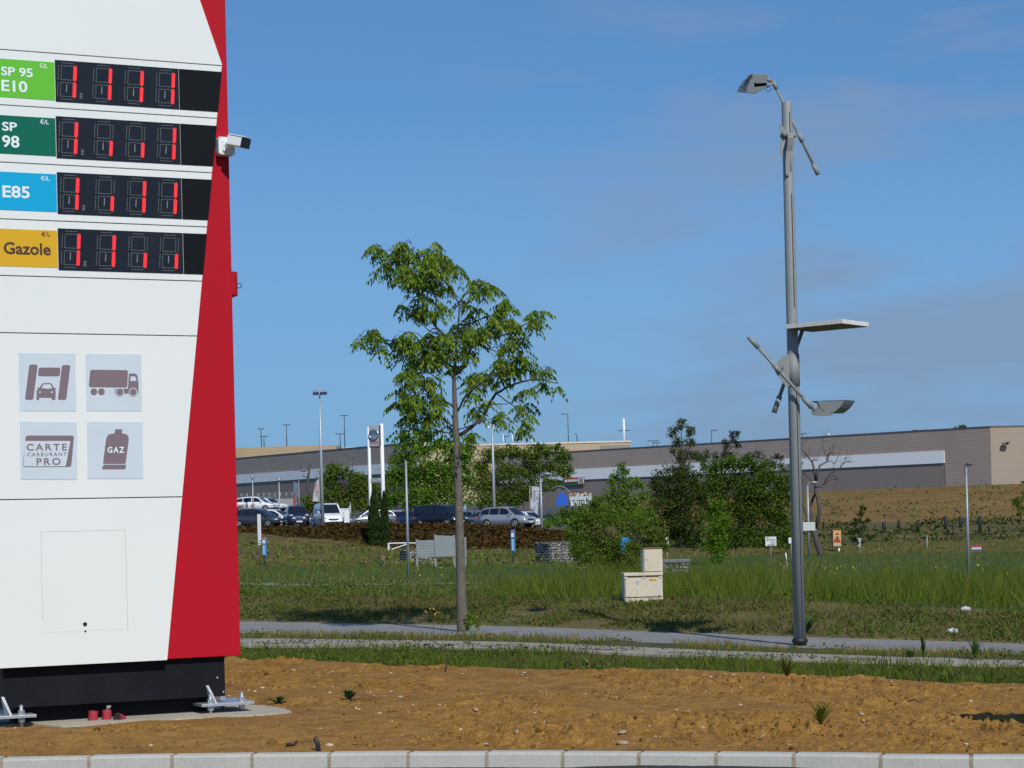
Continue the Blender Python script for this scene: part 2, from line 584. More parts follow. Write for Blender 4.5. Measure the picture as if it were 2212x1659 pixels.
def strip(name, k, xa, xb, nx, ny, m, t0=0.0, t1=1.0):
    xs = np.linspace(xa, xb, nx); ts = np.linspace(t0, t1, ny)
    X, T_ = np.meshgrid(xs, ts)
    x, y, z = surf(k, X.ravel(), T_.ravel())
    i = np.arange((nx - 1) * (ny - 1)); r, c = i // (nx - 1), i % (nx - 1)
    a = r * nx + c
    f = np.stack([a, a + 1, a + nx + 1, a + nx], 1)
    o = np_mesh(name, np.stack([x, y, z], 1), f, m, smooth=True)
    o['kind'] = 'structure'
    return o

M_soil = ramp_mat('ochre_soil', [(0.32, (.075, .034, .008)), (0.43, (.200, .099, .023)), (0.55, (.30, .154, .036)), (0.70, (.385, .228, .072))], 5.0, scale2=75, bump=.5, bscale=90, bdist=.012)
M_grassg = ramp_mat('grass_floor', [(.3, (.035, .045, .012)), (.5, (.07, .075, .02)), (.7, (.13, .11, .035))], 4.0, scale2=30, bump=.5, bscale=50)
M_gravel = ramp_mat('grey_gravel', [(.3, (.17, .145, .115)), (.5, (.33, .29, .24)), (.7, (.46, .41, .35))], 14.0, scale2=120, bump=.4, bscale=160, bdist=.008)
M_asph = ramp_mat('worn_asphalt', [(.3, (.17, .165, .155)), (.55, (.25, .245, .23)), (.75, (.30, .29, .275))], 1.5, scale2=150, bump=.25, bscale=220, bdist=.004, rough=.85)
M_road = ramp_mat('dark_asphalt', [(.3, (.03, .03, .032)), (.7, (.06, .06, .062))], 40, bump=.6, bscale=150, bdist=.01)
M_bank = ramp_mat('dry_bank', [(.25, (.05, .055, .015)), (.42, (.10, .085, .03)), (.58, (.17, .125, .05)), (.75, (.26, .16, .06))], 1.4, scale2=16, bump=.6, bscale=30)
M_mead = ramp_mat('meadow_floor', [(.3, (.03, .055, .010)), (.5, (.05, .08, .015)), (.7, (.085, .095, .025))], .35, scale2=4, bump=.3, bscale=10)
M_emb = ramp_mat('embankment_earth', [(.3, (.04, .050, .013)), (.45, (.075, .072, .02)), (.56, (.13, .095, .03)), (.68, (.22, .135, .045))], .35, scale2=1.6, bump=.3, bscale=6, bdist=.05)
M_och = ramp_mat('ochre_bank', [(.28, (.05, .055, .015)), (.40, (.14, .085, .024)), (.55, (.215, .125, .036)), (.75, (.27, .165, .055))], .16, scale2=1.1, bump=.4, bscale=4, bdist=.08)
M_lot = ramp_mat('car_park_asphalt', [(.3, (.07, .07, .07)), (.7, (.11, .11, .11))], 2, bump=.1)

g = MB(); g.add([(-3000, -200, -2.5), (3000, -200, -2.5), (3000, 4000, -2.5), (-3000, 4000, -2.5)], [(0, 1, 2, 3)])
props(g.build('ground', M_mead), kind='structure')

# road and kerb
kx = np.linspace(-14, 14, 561)
ky = curve(0, kx)[0]
rd = MB()
rz_ = .018 + .020 * np.clip(1 - ((kx - 1.2) / .85) ** 4, 0, 1) + .006 * (fbm(kx * 9, kx * 0, 3) - .5)
for i in range(len(kx) - 1):
    rd.add([(kx[i], -40, 0), (kx[i + 1], -40, 0), (kx[i + 1], ky[i + 1] - .6, .01), (kx[i], ky[i] - .6, .01), (kx[i + 1], ky[i + 1] - .06, rz_[i + 1]), (kx[i], ky[i] - .06, rz_[i])], [(0, 1, 2, 3), (3, 2, 4, 5)])
props(rd.build('road', M_road), kind='structure')
M_kerb = ramp_mat('kerb_concrete', [(.25, (.36, .35, .305)), (.5, (.47, .455, .405)), (.75, (.54, .525, .465))], 2.2, scale2=60, bump=.15, bscale=120, bdist=.004, rough=.85)
M_mort = ramp_mat('kerb_mortar', [(.3, (.26, .215, .145)), (.7, (.38, .32, .23))], 20, bump=.4, bscale=60)
kb = MB()
edges_u = [37 - 168 * 3, 37 - 168 * 2, 37 - 168, 37, 215, 388, 556, 720, 890, 1060, 1225, 1390, 1555, 1720, 1902, 2085, 2268, 2450, 2640]
ex_ = []
for u in edges_u:
    p = flat(u, 1640, .06); ex_.append(p.x)
def kpt(x):
    y = float(curve(0, np.array([x]))[0][0]); dy = float(curve(0, np.array([x + .05]))[0][0]) - float(curve(0, np.array([x - .05]))[0][0])
    tg = Vector((.1, dy, 0)).normalized()
    return Vector((x, y, 0)), tg, Vector((-tg.y, tg.x, 0))
def kseg(x0, x1, mi, g_, top, jit=0.0):
    a, ta, na = kpt(x0 + g_); b, tb, nb = kpt(x1 - g_)
    prof = [(-.002, -.1), (-.002, top), (-.105, top), (-.118, top - .004), (-.125, top - .016), (-.135, -.1)]
    vs = [a + na * d + Vector((0, 0, z)) for d, z in prof] + [b + nb * d + Vector((0, 0, z)) for d, z in prof]
    n = len(prof)
    kb.add(vs, [[i, (i + 1) % n, (i + 1) % n + n, i + n] for i in range(n)] + [list(range(n))[::-1], list(range(n, 2 * n))], mi)
for i in range(len(ex_) - 1):
    kseg(ex_[i], ex_[i + 1], 0, .012, .112 + random.uniform(-.003, .003))
    a = ex_[i]
    if i: kseg(a - .0119, a + .0119, 1, 0.0, .106)
props(kb.build('kerb', [M_kerb, M_mort]), kind='structure')

strip('soil', 0, -7.5, 7.5, 1150, 470, M_soil)
strip('grass_verge', 1, -12, 10, 240, 30, M_grassg)
strip('gravel_strip', 2, -13, 11, 240, 20, M_gravel)
strip('grass_verge', 3, -14, 11, 240, 10, M_grassg)
strip('footpath', 4, -15, 12, 200, 14, M_asph)
strip('grass_bank', 5, -17, 14, 300, 40, M_bank)
strip('meadow', 6, -24, 24, 140, 60, M_mead)
strip('meadow', 7, -34, 36, 140, 40, M_mead)
strip('grass_slope', 8, -42, 44, 160, 30, M_emb)
strip('embankment', 9, -46, 60, 160, 30, M_emb)
strip('car_park', 10, -60, 4.5, 60, 30, M_lot)
strip('hillside', 10, 4.5, 100, 200, 90, M_och)
strip('terrace', 11, -140, 150, 80, 10, M_lot)

# concrete edging of the gravel strip
M_conc = ramp_mat('pale_concrete', [(.3, (.32, .285, .215)), (.7, (.50, .455, .36))], 3, scale2=40, bump=.2, bscale=70, bdist=.006, rough=.9)
ed = MB()
xs = np.linspace(-13, 11, 121)
ys, zs = curve(2, xs)
for i in range(120):
    for a, b in (((0, .02), (.12, .02)), ((0, .02), (0, -.12))):
        ed.add([(xs[i], ys[i] + a[0] - .06, zs[i] + a[1]), (xs[i + 1], ys[i + 1] + a[0] - .06, zs[i + 1] + a[1]), (xs[i + 1], ys[i + 1] + b[0] - .06, zs[i + 1] + b[1]), (xs[i], ys[i] + b[0] - .06, zs[i] + b[1])], [(0, 1, 2, 3)])
props(ed.build('path_edging', M_conc), kind='structure')
# far footpath, seen as a thin grey line
fp = MB()
us = list(range(-300, 1060, 20))
pts = []
for u in us:
    pts.append((stand(u, 50.5 + (u + 300) * .0022), stand(u, 53.2 + (u + 300) * .0022)))
for i in range(len(us) - 1):
    a, b = pts[i]; c, d = pts[i + 1]
    up = Vector((0, 0, .04))
    fp.add([a + up, c + up, d + up, b + up], [(0, 1, 2, 3)])
props(fp.build('footpath', M_asph), kind='structure')

# concrete pad under the totem
pad = [(-420, 1592), (-200, 1588), (0, 1566), (56, 1563), (133, 1568), (190, 1565), (233, 1560), (316, 1552), (380, 1552), (432, 1549), (470, 1545), (499, 1545), (565, 1543), (600, 1540), (630, 1536), (612, 1530), (599, 1527), (560, 1523), (499, 1520), (400, 1505), (200, 1498), (-420, 1506)]
pm = MB()
pg = [flat(u, v, .12) for u, v in pad]
n = len(pg)
pm.add([p for p in pg] + [p + Vector((0, 0, -.3)) for p in pg], [list(range(n))] + [[i, (i + 1) % n, (i + 1) % n + n, i + n] for i in range(n)])
props(pm.build('concrete_pad', M_conc), kind='structure')

# pebbles, clods
M_peb = leaf_mat('pebble', [(.35, .27, .17), (.52, .46, .36), (.30, .20, .10), (.60, .56, .48)], trans=0.0, rough=.8)
M_clod = leaf_mat('clod', [(.085, .042, .012), (.20, .104, .028), (.255, .135, .035), (.31, .17, .05)], trans=0.0, rough=.95)
def rocks(name, pos, size, m, flatz=.6):
    ico = [(0, 0, 1), (.894, 0, .447), (.276, .851, .447), (-.724, .526, .447), (-.724, -.526, .447), (.276, -.851, .447), (.724, .526, -.447), (-.276, .851, -.447), (-.894, 0, -.447), (-.276, -.851, -.447), (.724, -.526, -.447), (0, 0, -1)]
    fc = [(0, 1, 2), (0, 2, 3), (0, 3, 4), (0, 4, 5), (0, 5, 1), (1, 6, 2), (2, 7, 3), (3, 8, 4), (4, 9, 5), (5, 10, 1), (6, 7, 2), (7, 8, 3), (8, 9, 4), (9, 10, 5), (10, 6, 1), (6, 11, 7), (7, 11, 8), (8, 11, 9), (9, 11, 10), (10, 11, 6)]
    ico = np.array(ico); fc = np.array(fc)
    n = len(pos)
    s = size[:, None, None] * RNG.uniform(.6, 1.35, (n, 1, 3)) * np.array([1, 1, flatz])
    a = RNG.uniform(0, 2 * PI, n); ca, sa = np.cos(a), np.sin(a)
    v = ico[None] * (1 + RNG.uniform(-.25, .25, (n, 12, 1))) * s
    vx = v[..., 0] * ca[:, None] - v[..., 1] * sa[:, None]
    vy = v[..., 0] * sa[:, None] + v[..., 1] * ca[:, None]
    v = np.stack([vx, vy, v[..., 2]], -1) + np.asarray(pos)[:, None, :]
    f = (fc[None] + (np.arange(n) * 12)[:, None, None]).reshape(-1, 3)
    return np_mesh(name, v.reshape(-1, 3), f, m)
def scatter(k, n, xa, xb, t0=0.02, t1=.98):
    x = RNG.uniform(xa, xb, n); t = RNG.uniform(t0, t1, n)
    x, y, z = surf(k, x, t)
    return np.stack([x, y, z], 1)
pp = scatter(0, 750, -6, 6)
o = rocks('pebbles', pp, RNG.gamma(1.5, .0042, 750) + .003, M_peb)
props(o, 'pale pebbles and stone chips scattered over the ochre soil', 'pebbles', kind='stuff')
pc = scatter(0, 17000, -6, 6)
keep = fbm(pc[:, 0] * 1.1 + 9, pc[:, 1] * 1.1, 3) + .35 * np.clip((15.4 - pc[:, 1]) / 2, 0, 1) > .47
pc = pc[keep]
o = rocks('soil_clods', pc, RNG.gamma(1.3, .0042, len(pc)) + .003, M_clod, .75)
props(o, 'crumbly ochre clods lying loose on the bare soil verge', 'clods', kind='stuff')

M_stone = ramp_mat('buff_stone', [(.3, (.26, .19, .11)), (.7, (.46, .38, .27))], 30, bump=.5, bscale=90)
# bigger stones, each its own
stone_px = [(1118, 1585, .055, 'pale flat stone lying mid verge in front of the tree'), (1345, 1585, .06, 'buff stone lying near the kerb below the cabinets'), (1027, 1535, .05, 'cream stone on the soil right of the concrete pad'),
            (1157, 1433 + 8, .06, 'beige stone at the grass edge of the soil'), (1860, 1545, .05, 'tan stone on the soil below the lamp post'), (1345, 1607, .07, 'large buff stone touching the kerb'),
            (1047, 1610, .04, 'small grey white stone behind the kerb')]
for u, v, s, lab in stone_px:
    p = hit(u, v)
    q = rocks('stone', np.array([(0, 0, .01)]), np.array([s * .62]), M_stone, .45)
    q.location = p
    props(q, lab, 'stone', 'stones on the ochre verge')

# ------------------------------------------------------------------ grass
G_green = leaf_mat('green_blades', [(0.0712, 0.1086, 0.0108), (0.1187, 0.1552, 0.0180), (0.1662, 0.1863, 0.0270), (0.2375, 0.2070, 0.0450)], trans=.35)
G_dark = leaf_mat('deep_green_blades', [(0.0594, 0.1159, 0.0099), (0.0906, 0.1520, 0.0139), (0.1329, 0.1829, 0.0178), (0.1875, 0.1996, 0.0277)], trans=.35)
G_dry = leaf_mat('dry_blades', [(0.0875, 0.0978, 0.0162), (0.1625, 0.1265, 0.0288), (0.2500, 0.1782, 0.0495), (0.3875, 0.2760, 0.0990), (0.1063, 0.1265, 0.0198)], trans=.25)
G_bank = leaf_mat('mown_blades', [(.060, .070, .014), (.095, .085, .022), (.14, .11, .036), (.21, .16, .062), (.08, .095, .02)], trans=.2)
def grass(name, k, n, xa, xb, h, w, m, label, t0=0, t1=1, thr=None, fs=.8, lean=.4, seg2=True, xh=False):
    p = scatter(k, n, xa, xb, t0, t1)
    f = fbm(p[:, 0] * fs + 40, p[:, 1] * fs + 7, 3)
    if thr is not None:
        q = f > thr; p, f = p[q], f[q]
    hh = h * RNG.uniform(.45, 1.25, len(p)) * (.55 + .9 * f)
    if xh: hh = hh * (.30 + 1.4 * np.clip((fbm(p[:, 0] * 1.1 + 11, p[:, 1] * .6, 3) - .25) * 2, 0, 1)) * (.38 + .95 * np.clip((p[:, 0] / p[:, 1] + .02) / .06, 0, 1))
    p[:, 2] -= .01
    return props(blades(name, p, hh, w, m, lean, seg2), label, 'grass', kind='stuff')
grass('grass', 1, 22000, -6, 6.5, .13, .004, G_dark, 'green grass growing between the soil and the gravel strip', .02, .98, .36, 1.3, 1.0)
grass('grass', 1, 7000, -6, 6.5, .10, .004, G_bank, 'dry straw coloured grass mixed in along the soil edge', .0, 1, .35, 1.0, 1.2)
grass('grass', 3, 6000, -7, 7, .08, .004, G_dry, 'sparse dry grass strip between gravel and asphalt path', .0, 1, .42, 1.2)
grass('grass', 3, 3000, -7, 7, .09, .004, G_green, 'sparse green grass tufts beside the asphalt path', -.1, .9, .5, 1.2)
grass('grass', 5, 22000, -8.5, 9, .085, .006, G_bank, 'dry mown grass covering the low bank behind the path', .03, 1, .36, .9, 1.5)
grass('grass', 5, 9000, -8.5, 9, .10, .006, G_dark, 'green grass patches on the low bank behind the path', .03, 1, .47, .7, 1.2)
grass('grass', 6, 60000, -14, 17, .26, .007, G_dark, 'tall green meadow grass behind the low bank', .0, .85, None, .25, .6, False, xh=True)
grass('grass', 6, 24000, -14, 17, .30, .007, G_green, 'lighter green meadow grass behind the low bank', .0, 1, .42, .25, .7, False, xh=True)
grass('grass', 7, 26000, -26, 28, .13, .016, G_dark, 'far meadow grass before the embankment', .0, 1, None, .15, .4, False)
grass('grass', 7, 9000, -26, 28, .12, .016, G_dry, 'dry far meadow grass before the embankment', .0, 1, .5, .12, .4, False)
grass('grass', 8, 14000, -32, 36, .12, .025, G_dry, 'dry grass on the slope below the car park hedge', .0, 1, .40, .1, .4, False)
grass('grass', 8, 12000, -32, 36, .12, .025, G_dark, 'green grass on the slope below the car park hedge', .0, 1, .40, .1, .4, False)
# yellow meadow flowers
M_yel = mat('yellow_petal', (.62, .42, .02), .6)
def flowers(spots, s):
    c = []
    for u, v, ru, rv, n in spots:
        for _ in range(n):
            p = hit(u + random.gauss(0, ru * .5), v + abs(random.gauss(0, rv * .5)) + 6)
            c.append((p.x, p.y, p.z + random.uniform(.28, .5)))
    return leaves('meadow_flowers', c, s, M_yel, aspect=.9)
o = flowers([(1835, 1240, 60, 8, 26), (1795, 1255, 20, 14, 20), (1920, 1250, 25, 6, 10), (2040, 1252, 30, 6, 10), (2110, 1256, 20, 5, 6), (1260, 1245, 25, 6, 18), (1300, 1225, 30, 5, 12), (950, 1258, 60, 10, 10), (1740, 1235, 40, 6, 10), (2170, 1270, 30, 10, 6), (1480, 1250, 60, 8, 6)], .042)
props(o, 'scattered yellow wild flowers in the tall meadow grass', 'flowers', kind='stuff')

# broad-leaved weeds and litter give the verges their patchiness
L_vw = leaf_mat('verge_weed_leaf', [(.045, .095, .012), (.075, .13, .018), (.12, .16, .03), (.16, .15, .045)], trans=.3)
def low_leaves(name, label, k, n, xa, xb, thr, h, size, m, t0=0, t1=1, fs=1.1, off=0, asp=.55):
    p = scatter(k, n, xa, xb, t0, t1)
    f = fbm(p[:, 0] * fs + 70 + off, p[:, 1] * fs + 3, 3)
    q = f > thr; p = p[q]
    p[:, 2] += np.abs(RNG.normal(0, h, len(p)))
    return props(leaves(name, p, size, m, aspect=asp), label, 'weeds', kind='stuff')
low_leaves('verge_weeds', 'broad leaved weeds among the grass along the soil edge', 1, 9000, -6, 6.5, .52, .05, .055, L_vw)
low_leaves('verge_weeds', 'low weeds between the gravel strip and the path', 3, 4000, -7, 7, .52, .03, .04, L_vw)
low_leaves('bank_weeds', 'low weeds and dead leaves on the mown bank', 5, 22000, -8.5, 9, .46, .03, .05, L_vw)
L_lit = leaf_mat('dead_leaf', [(.05, .04, .028), (.09, .07, .05), (.035, .028, .02)], trans=0)
low_leaves('leaf_litter', 'dark dead leaves and moss lying on the gravel strip', 2, 3000, -7, 7, .53, .004, .035, L_lit, .3, 1.0, 1.6)
low_leaves('soil_crumbs', 'dry straw bits lying on the bare soil', 0, 700, -6, 6, .45, .004, .035, leaf_mat('straw_bit', [(.35, .27, .14), (.22, .13, .04), (.06, .035, .015)], trans=0), asp=.16)
low_leaves('meadow_weeds', 'mixed leafy weeds in the tall meadow grass', 6, 16000, -12, 17, .50, .11, .075, L_vw, 0, 1, .35)
# seed stalks standing above the tall grass
sp_ = scatter(6, 2600, -6, 17, 0, .9)
props(blades('seed_stalks', sp_, .42 * RNG.uniform(.6, 1.2, len(sp_)), .004, leaf_mat('stalk', [(.16, .16, .05), (.24, .20, .09), (.12, .15, .035)], trans=.2), .35, False), 'thin pale seed stalks standing above the meadow grass', 'grass', kind='stuff')
# ------------------------------------------------------------------ price totem
YAW = R(25)
o0 = P(486, 1500, 16.75)
TO = Vector((o0.x, o0.y, 0.12))
TX = Vector((math.cos(YAW), math.sin(YAW), 0)); TN = Vector((math.sin(YAW), -math.cos(YAW), 0))
def T(u, v, off=0.0):
    """image point -> (x, z) on the totem face moved forward by off"""
    dx, dz = ray(u, v)
    t = (off + TO.x * TN.x + TO.y * TN.y) / (dx * TN.x + TN.y)
    p = Vector((t * dx, t, CAMH + t * dz))
    return (p - TO).dot(TX), p.z - TO.z
def zm(*pts): return sum(T(*p)[1] for p in pts) / len(pts)
fr = lambda x, z, d: (x, -d, z)                      # totem-face coordinates -> local

M_white = mat('white_cladding', (.745, .765, .735), .45, var=.02, scale=.8, spec=.25)
M_back = mat('shadow_gap', (.16, .12, .10), .8)
M_red = mat('red_cladding', (.43, .008, .019), .5, var=.05, scale=.9, spec=.12)
M_black = mat('black_plinth_steel', (.010, .011, .014), .55, var=.3, scale=3, bump=.05, bscale=120, spec=.12)
M_disp = mat('display_glass', (.014, .017, .024), .25, var=.15, scale=2, spec=.25)
M_dblk = mat('display_blank', (.005, .006, .008), .5, spec=.12)
M_zinc = mat('galvanised_steel', (.45, .48, .50), .42, .6, var=.15, scale=25, bump=.05)
M_led = mat('red_led', (.5, .01, .01), .4, emit=(1.0, .03, .035), estr=1.15)
M_ledg = mat('lit_segment', (.4, .01, .01), .4, emit=(1.0, .03, .04), estr=.42)
M_dot = mat('unlit_led', (.19, .21, .20), .5)
M_ltxt = mat('pale_lettering', (.72, .80, .82), .5)
M_icon = mat('mauve_icon', (.19, .135, .155), .55)
M_iplate = mat('pale_blue_plate', (.56, .63, .68), .45, var=.04, scale=3)

totem = thing('price_totem', 'tall white and red fuel price totem with four red digital price rows', 'price sign', TO, YAW)
# outline of the white face (x of its right edge against height)
kx_, kz_ = zip(*[T(361, 1429), T(478, 155), T(480, 140), T(432, 0)])
topz = 6.9
slope = (kx_[3] - kx_[2]) / (kz_[3] - kz_[2])
def xright(z):
    if z >= kz_[3]: return kx_[3] + slope * (z - kz_[3])
    return float(np.interp(z, kz_, kx_))
LX = T(-90, 800)[0]
zs0 = zm((0, 106.6), (480, 141.8)); zs1 = zm((0, 228), (471, 254)); zs2 = zm((0, 349.3), (459.7, 373.9)); zs3 = zm((0, 472.4), (449.5, 490.5))
zs4 = zm((0, 594.4), (439, 608)); zs5 = zm((0, 718), (427, 726.4)); zs6 = zm((0, 1079.3), (393, 1073.6)); zb = zm((0, 1443), (361, 1429))
seams = [topz, zs0, zs1, zs2, zs3, zs4, zs5, zs6, zb]
TH = .035
for i in range(len(seams) - 1):
    za, zb_ = seams[i] - (.004 if i else 0), seams[i + 1] + .004
    right = [(xright(za), za)]
    for k in (3, 2, 1):
        if zb_ < kz_[k] < za: right.append((kx_[k], kz_[k]))
    right.append((xright(zb_), zb_))
    poly = [(LX, za)] + right + [(LX, zb_)]
    MB().prism(poly, fr, 0, -TH).build('cladding_panel', M_white, totem, bevel=.002)
# dark core behind the seams and the red body
core = [(LX + .05, topz - .02)] + [(xright(z) - .03, z) for z in (topz - .02, kz_[3], kz_[2], kz_[0] + .02)] + [(LX + .05, kz_[0] + .02)]
MB().prism(core, fr, -TH - .002, -TH - .06).build('frame_core', M_back, totem)
xr0 = T(520, 1417, -.04); xr1 = T(487, 0, -.04)
zr = zm((361, 1424), (520, 1417))
def xred(z): return xr0[0] + (xr1[0] - xr0[0]) * (z - xr0[1]) / (xr1[1] - xr0[1])
red = [(LX + .10, topz), (xred(topz), topz), (xred(zr), zr), (LX + .10, zr)]
MB().prism(red, fr, -.040, -.46).build('red_body', M_red, totem, bevel=.006)
# plinth
zp0 = T(470, 1512)[1] + .02
MB().box(LX + .3, T(486, 1460, -.1)[0], .10, .42, zp0, zr + .002).build('plinth', M_black, totem, bevel=.004)
for u, v in ((869 / 1.8517, 2710 / 1.8517), (893 / 1.8517, 2767 / 1.8517)):
    x, z = T(u, v, -.1)
    MB().tube([(x, .10, z), (x, .094, z)], .008, 8).build('plinth_screw', M_zinc, totem)
MB().box(LX + .4, T(470, 1460, -.1)[0], .24, .40, -.05, zp0 - .002).build('light_block', M_black, totem)  # added black box, keeps light from leaking in under the plinth from behind

# price rows -------------------------------------------------
def zoomT(s, ox, oy):
    return lambda x, y: T((ox + x / s) / 1.8517, (oy + y / s) / 1.8517)
Z1 = zoomT(1.58, 0, 150); Z2 = zoomT(2.0733, 0, 1250); Z3 = zoomT(1.6233, 0, 2050)
rows = [((347, 145), (1405, 215), (350, 408), (1380, 468)), ((352, 498), (1370, 558), (357, 762), (1350, 815)),
        ((358, 852), (1340, 898), (364, 1115), (1318, 1155)), ((364, 1206), (1310, 1242), (370, 1470), (1287, 1498))]
lit = ['1111', '1cc1', '1c11', '11cc']
digx = [(360, 482), (582, 705), (782, 905), (980, 1102)]
M_lab = [mat('lime_label', (.13, .50, .045), .55, spec=.1), mat('forest_label', (.004, .13, .085), .55, spec=.1), mat('cyan_label', (.006, .36, .62), .55, spec=.1), mat('amber_label', (.66, .38, .025), .55, spec=.1)]
M_dtxt = mat('brown_lettering', (.055, .022, .008), .5)
Z1row = [0, 353, 707, 1060]
for r in range(4):
    tl, tr, bl, br = [Z1(*p) for p in rows[r]]
    zt, zb_ = (tl[1] + tr[1]) / 2, (bl[1] + br[1]) / 2
    xl = (tl[0] + bl[0]) / 2
    xm = Z1(1130 + r * 9, rows[r][0][1] + 190)[0]
    disp = MB().prism([(xl, zt), (xm, zt), (xm, zb_), (xl, zb_)], fr, .004, -TH).build('price_display', M_disp, totem)
    MB().prism([(xm + .003, zt), (xright(zt) + .004, zt), (xright(zb_) + .004, zb_), (xm + .003, zb_)], fr, .0045, -TH).build('blank_cover', M_dblk, disp)
    for zz in (zt - .05, zb_ + .05):
        MB().tube([fr(xm + .08, zz, .004), fr(xm + .08, zz, .008)], .008, 8).build('cover_screw', M_disp, disp)
    hd = (zt - zb_) * .80; z0 = (zt + zb_) / 2 - hd / 2 - .0
    for d in range(4):
        xa, xb = Z1(digx[d][0] + r * 8, rows[r][0][1] + 150)[0], Z1(digx[d][1] + r * 8, rows[r][0][1] + 150)[0]
        wd = (xb - xa) * .90
        sl_ = .06                                             # slant
        pos = lambda a, b: (xa + a * wd + (b - .5) * hd * sl_ + .01, z0 + b * hd)
        segs = {'a': ((.2, 1), (.8, 1)), 'd': ((.2, 0), (.8, 0)), 'g': ((.2, .5), (.8, .5)), 'f': ((.06, .94), (.06, .56)), 'e': ((.06, .44), (.06, .06)), 'b': ((.94, .94), (.94, .56)), 'c': ((.94, .44), (.94, .06))}
        on = 'bc' if lit[r][d] == '1' else 'c'
        lm, dm, gm = MB(), MB(), MB()
        for k, (p, q) in segs.items():
            (x1, z1), (x2, z2) = pos(*p), pos(*q)
            hor = k in 'adg'
            L = math.hypot(x2 - x1, z2 - z1); ux, uz = (x2 - x1) / L, (z2 - z1) / L
            nx_, nz_ = -uz, ux
            cols = (-.011, 0.011) if k not in on else (-.0095, 0, .0095)
            cnt = max(3, int(L / .0128))
            for ci, cc in enumerate(cols):
                for i in range(cnt + 1):
                    s_ = i / cnt * L
                    if ci == 1 and len(cols) == 3: s_ = max(-.008, min(L + .008, (i + .5) / cnt * L))
                    x, z = x1 + ux * s_ + nx_ * cc, z1 + uz * s_ + nz_ * cc
                    rr = .0046 if k in on else .0036
                    (lm if k in on else dm).add([fr(x + rr * math.cos(t * PI / 3), z + rr * math.sin(t * PI / 3), .0085) for t in range(6)], [range(6)])
            if k in on:
                w_ = .0125
                hexp = [(x1 - ux * .016, z1 - uz * .016), (x1 + nx_ * w_, z1 + nz_ * w_), (x2 + nx_ * w_, z2 + nz_ * w_), (x2 + ux * .016, z2 + uz * .016), (x2 - nx_ * w_, z2 - nz_ * w_), (x1 - nx_ * w_, z1 - nz_ * w_)]
                gm.prism(hexp, fr, .0072, .0045)
        dd_ = MB()
        if d == 0:
            for i in range(3):
                for j in range(4):
                    x, z = pos(1.28 + i * .055, .02 + j * .045)
                    dd_.add([fr(x + .0038 * math.cos(t * PI / 3), z + .0038 * math.sin(t * PI / 3), .0085) for t in range(6)], [range(6)])
        # reflection of the circuit behind the glass, painted as a sliver in unlit-LED grey
        x, z = pos(.47, .30)
        cm_ = MB()
        cm_.prism([(x - .004, z - .03), (x + .004, z - .03), (x + .007, z + .03), (x + .001, z + .03)], fr, .0075, .005)
        dg_ = gm.build('digit', M_ledg, disp)
        lm.build('lit_led_dots', M_led, disp, fixn=False)
        dm.build('led_dots', M_dot, disp, fixn=False)
        cm_.build('painted_reflection', M_dot, disp)
        if d == 0: dd_.build('decimal_dots', M_dot, disp, fixn=False)
    # fuel label
    zl0, zl1 = Z1(100, [140, 496, 852, 1211][r])[1], Z1(100, [382, 738, 1093, 1448][r])[1]
    lab = MB().prism([(LX + .02, zl0), (xl - .004, zl0), (xl - .004, zl1), (LX + .02, zl1)], fr, .003, -TH).build('fuel_label', M_lab[r], totem)
    M_t = M_dtxt if r == 3 else M_ltxt
    words = [[('SP 95', 6, 190, 206, 248), ('E10', 8, 272, 172, 345)], [('SP', 12, 535, 107, 592), ('98', 12, 620, 122, 697)], [('E85', 15, 938, 187, 1015)], [('Gazole', 22, 1296, 320, 1373)]][r]
    words.append(('€/L', *[(247, 165, 300, 195), (252, 519, 308, 549), (257, 877, 313, 906), (262, 1229, 316, 1258)][r]))
    for s, x0, y0, x1, y1 in words:
        a, b, c_, d_ = Z1(x0, y0), Z1(x1, y0), Z1(x0, y1), Z1(x1, y1)
        text_obj('lettering', s, M_t, fr, (a[0] + c_[0]) / 2, (b[0] + d_[0]) / 2, (c_[1] + d_[1]) / 2, (a[1] + b[1]) / 2, lab, bold=.022 if s != '€/L' else .01, depth=.0055)

# service pictograms ------------------------------------------
def rr(pts, rad, n=4):
    out = []
    m_ = len(pts)
    for i in range(m_):
        a, b, c = Vector(pts[i - 1]), Vector(pts[i]), Vector(pts[(i + 1) % m_])
        r1 = min(rad, (a - b).length / 2.1, (c - b).length / 2.1)
        p, q = b + (a - b).normalized() * r1, b + (c - b).normalized() * r1
        for k in range(n + 1):
            t = k / n
            out.append(tuple(p * (1 - t) ** 2 + b * 2 * t * (1 - t) + q * t * t))
    return out
def circ(cx, cy, r_, n=18): return [(cx + r_ * math.cos(2 * PI * k / n), cy + r_ * math.sin(2 * PI * k / n)) for k in range(n)]
def icon(plate, shapes, light, texts=()):
    x0, y0, x1, y1 = plate
    pm_ = MB().prism([Z2(x0, y0), Z2(x1, y0 + 4), Z2(x1 + 6, y1 + 1), Z2(x0 + 7, y1)], fr, .003, -.01).build('service_plate', M_iplate, totem)
    mb = MB()
    for s in shapes: mb.prism([Z2(*p) for p in s], fr, .0055, .0032)
    mb.build('pictogram_print', M_icon, pm_)
    if light:
        for s in light: MB().prism([Z2(*p) for p in s], fr, .0075, .0058).build('pictogram_cutout', M_iplate, pm_)
    for s, a0, b0, a1, b1, m_, bold in texts:
        p, q = Z2(a0, b1), Z2(a1, b0)
        text_obj('lettering', s, m_, fr, p[0], q[0], p[1], q[1], pm_, bold=bold, depth=.0088, spacing=1.3)
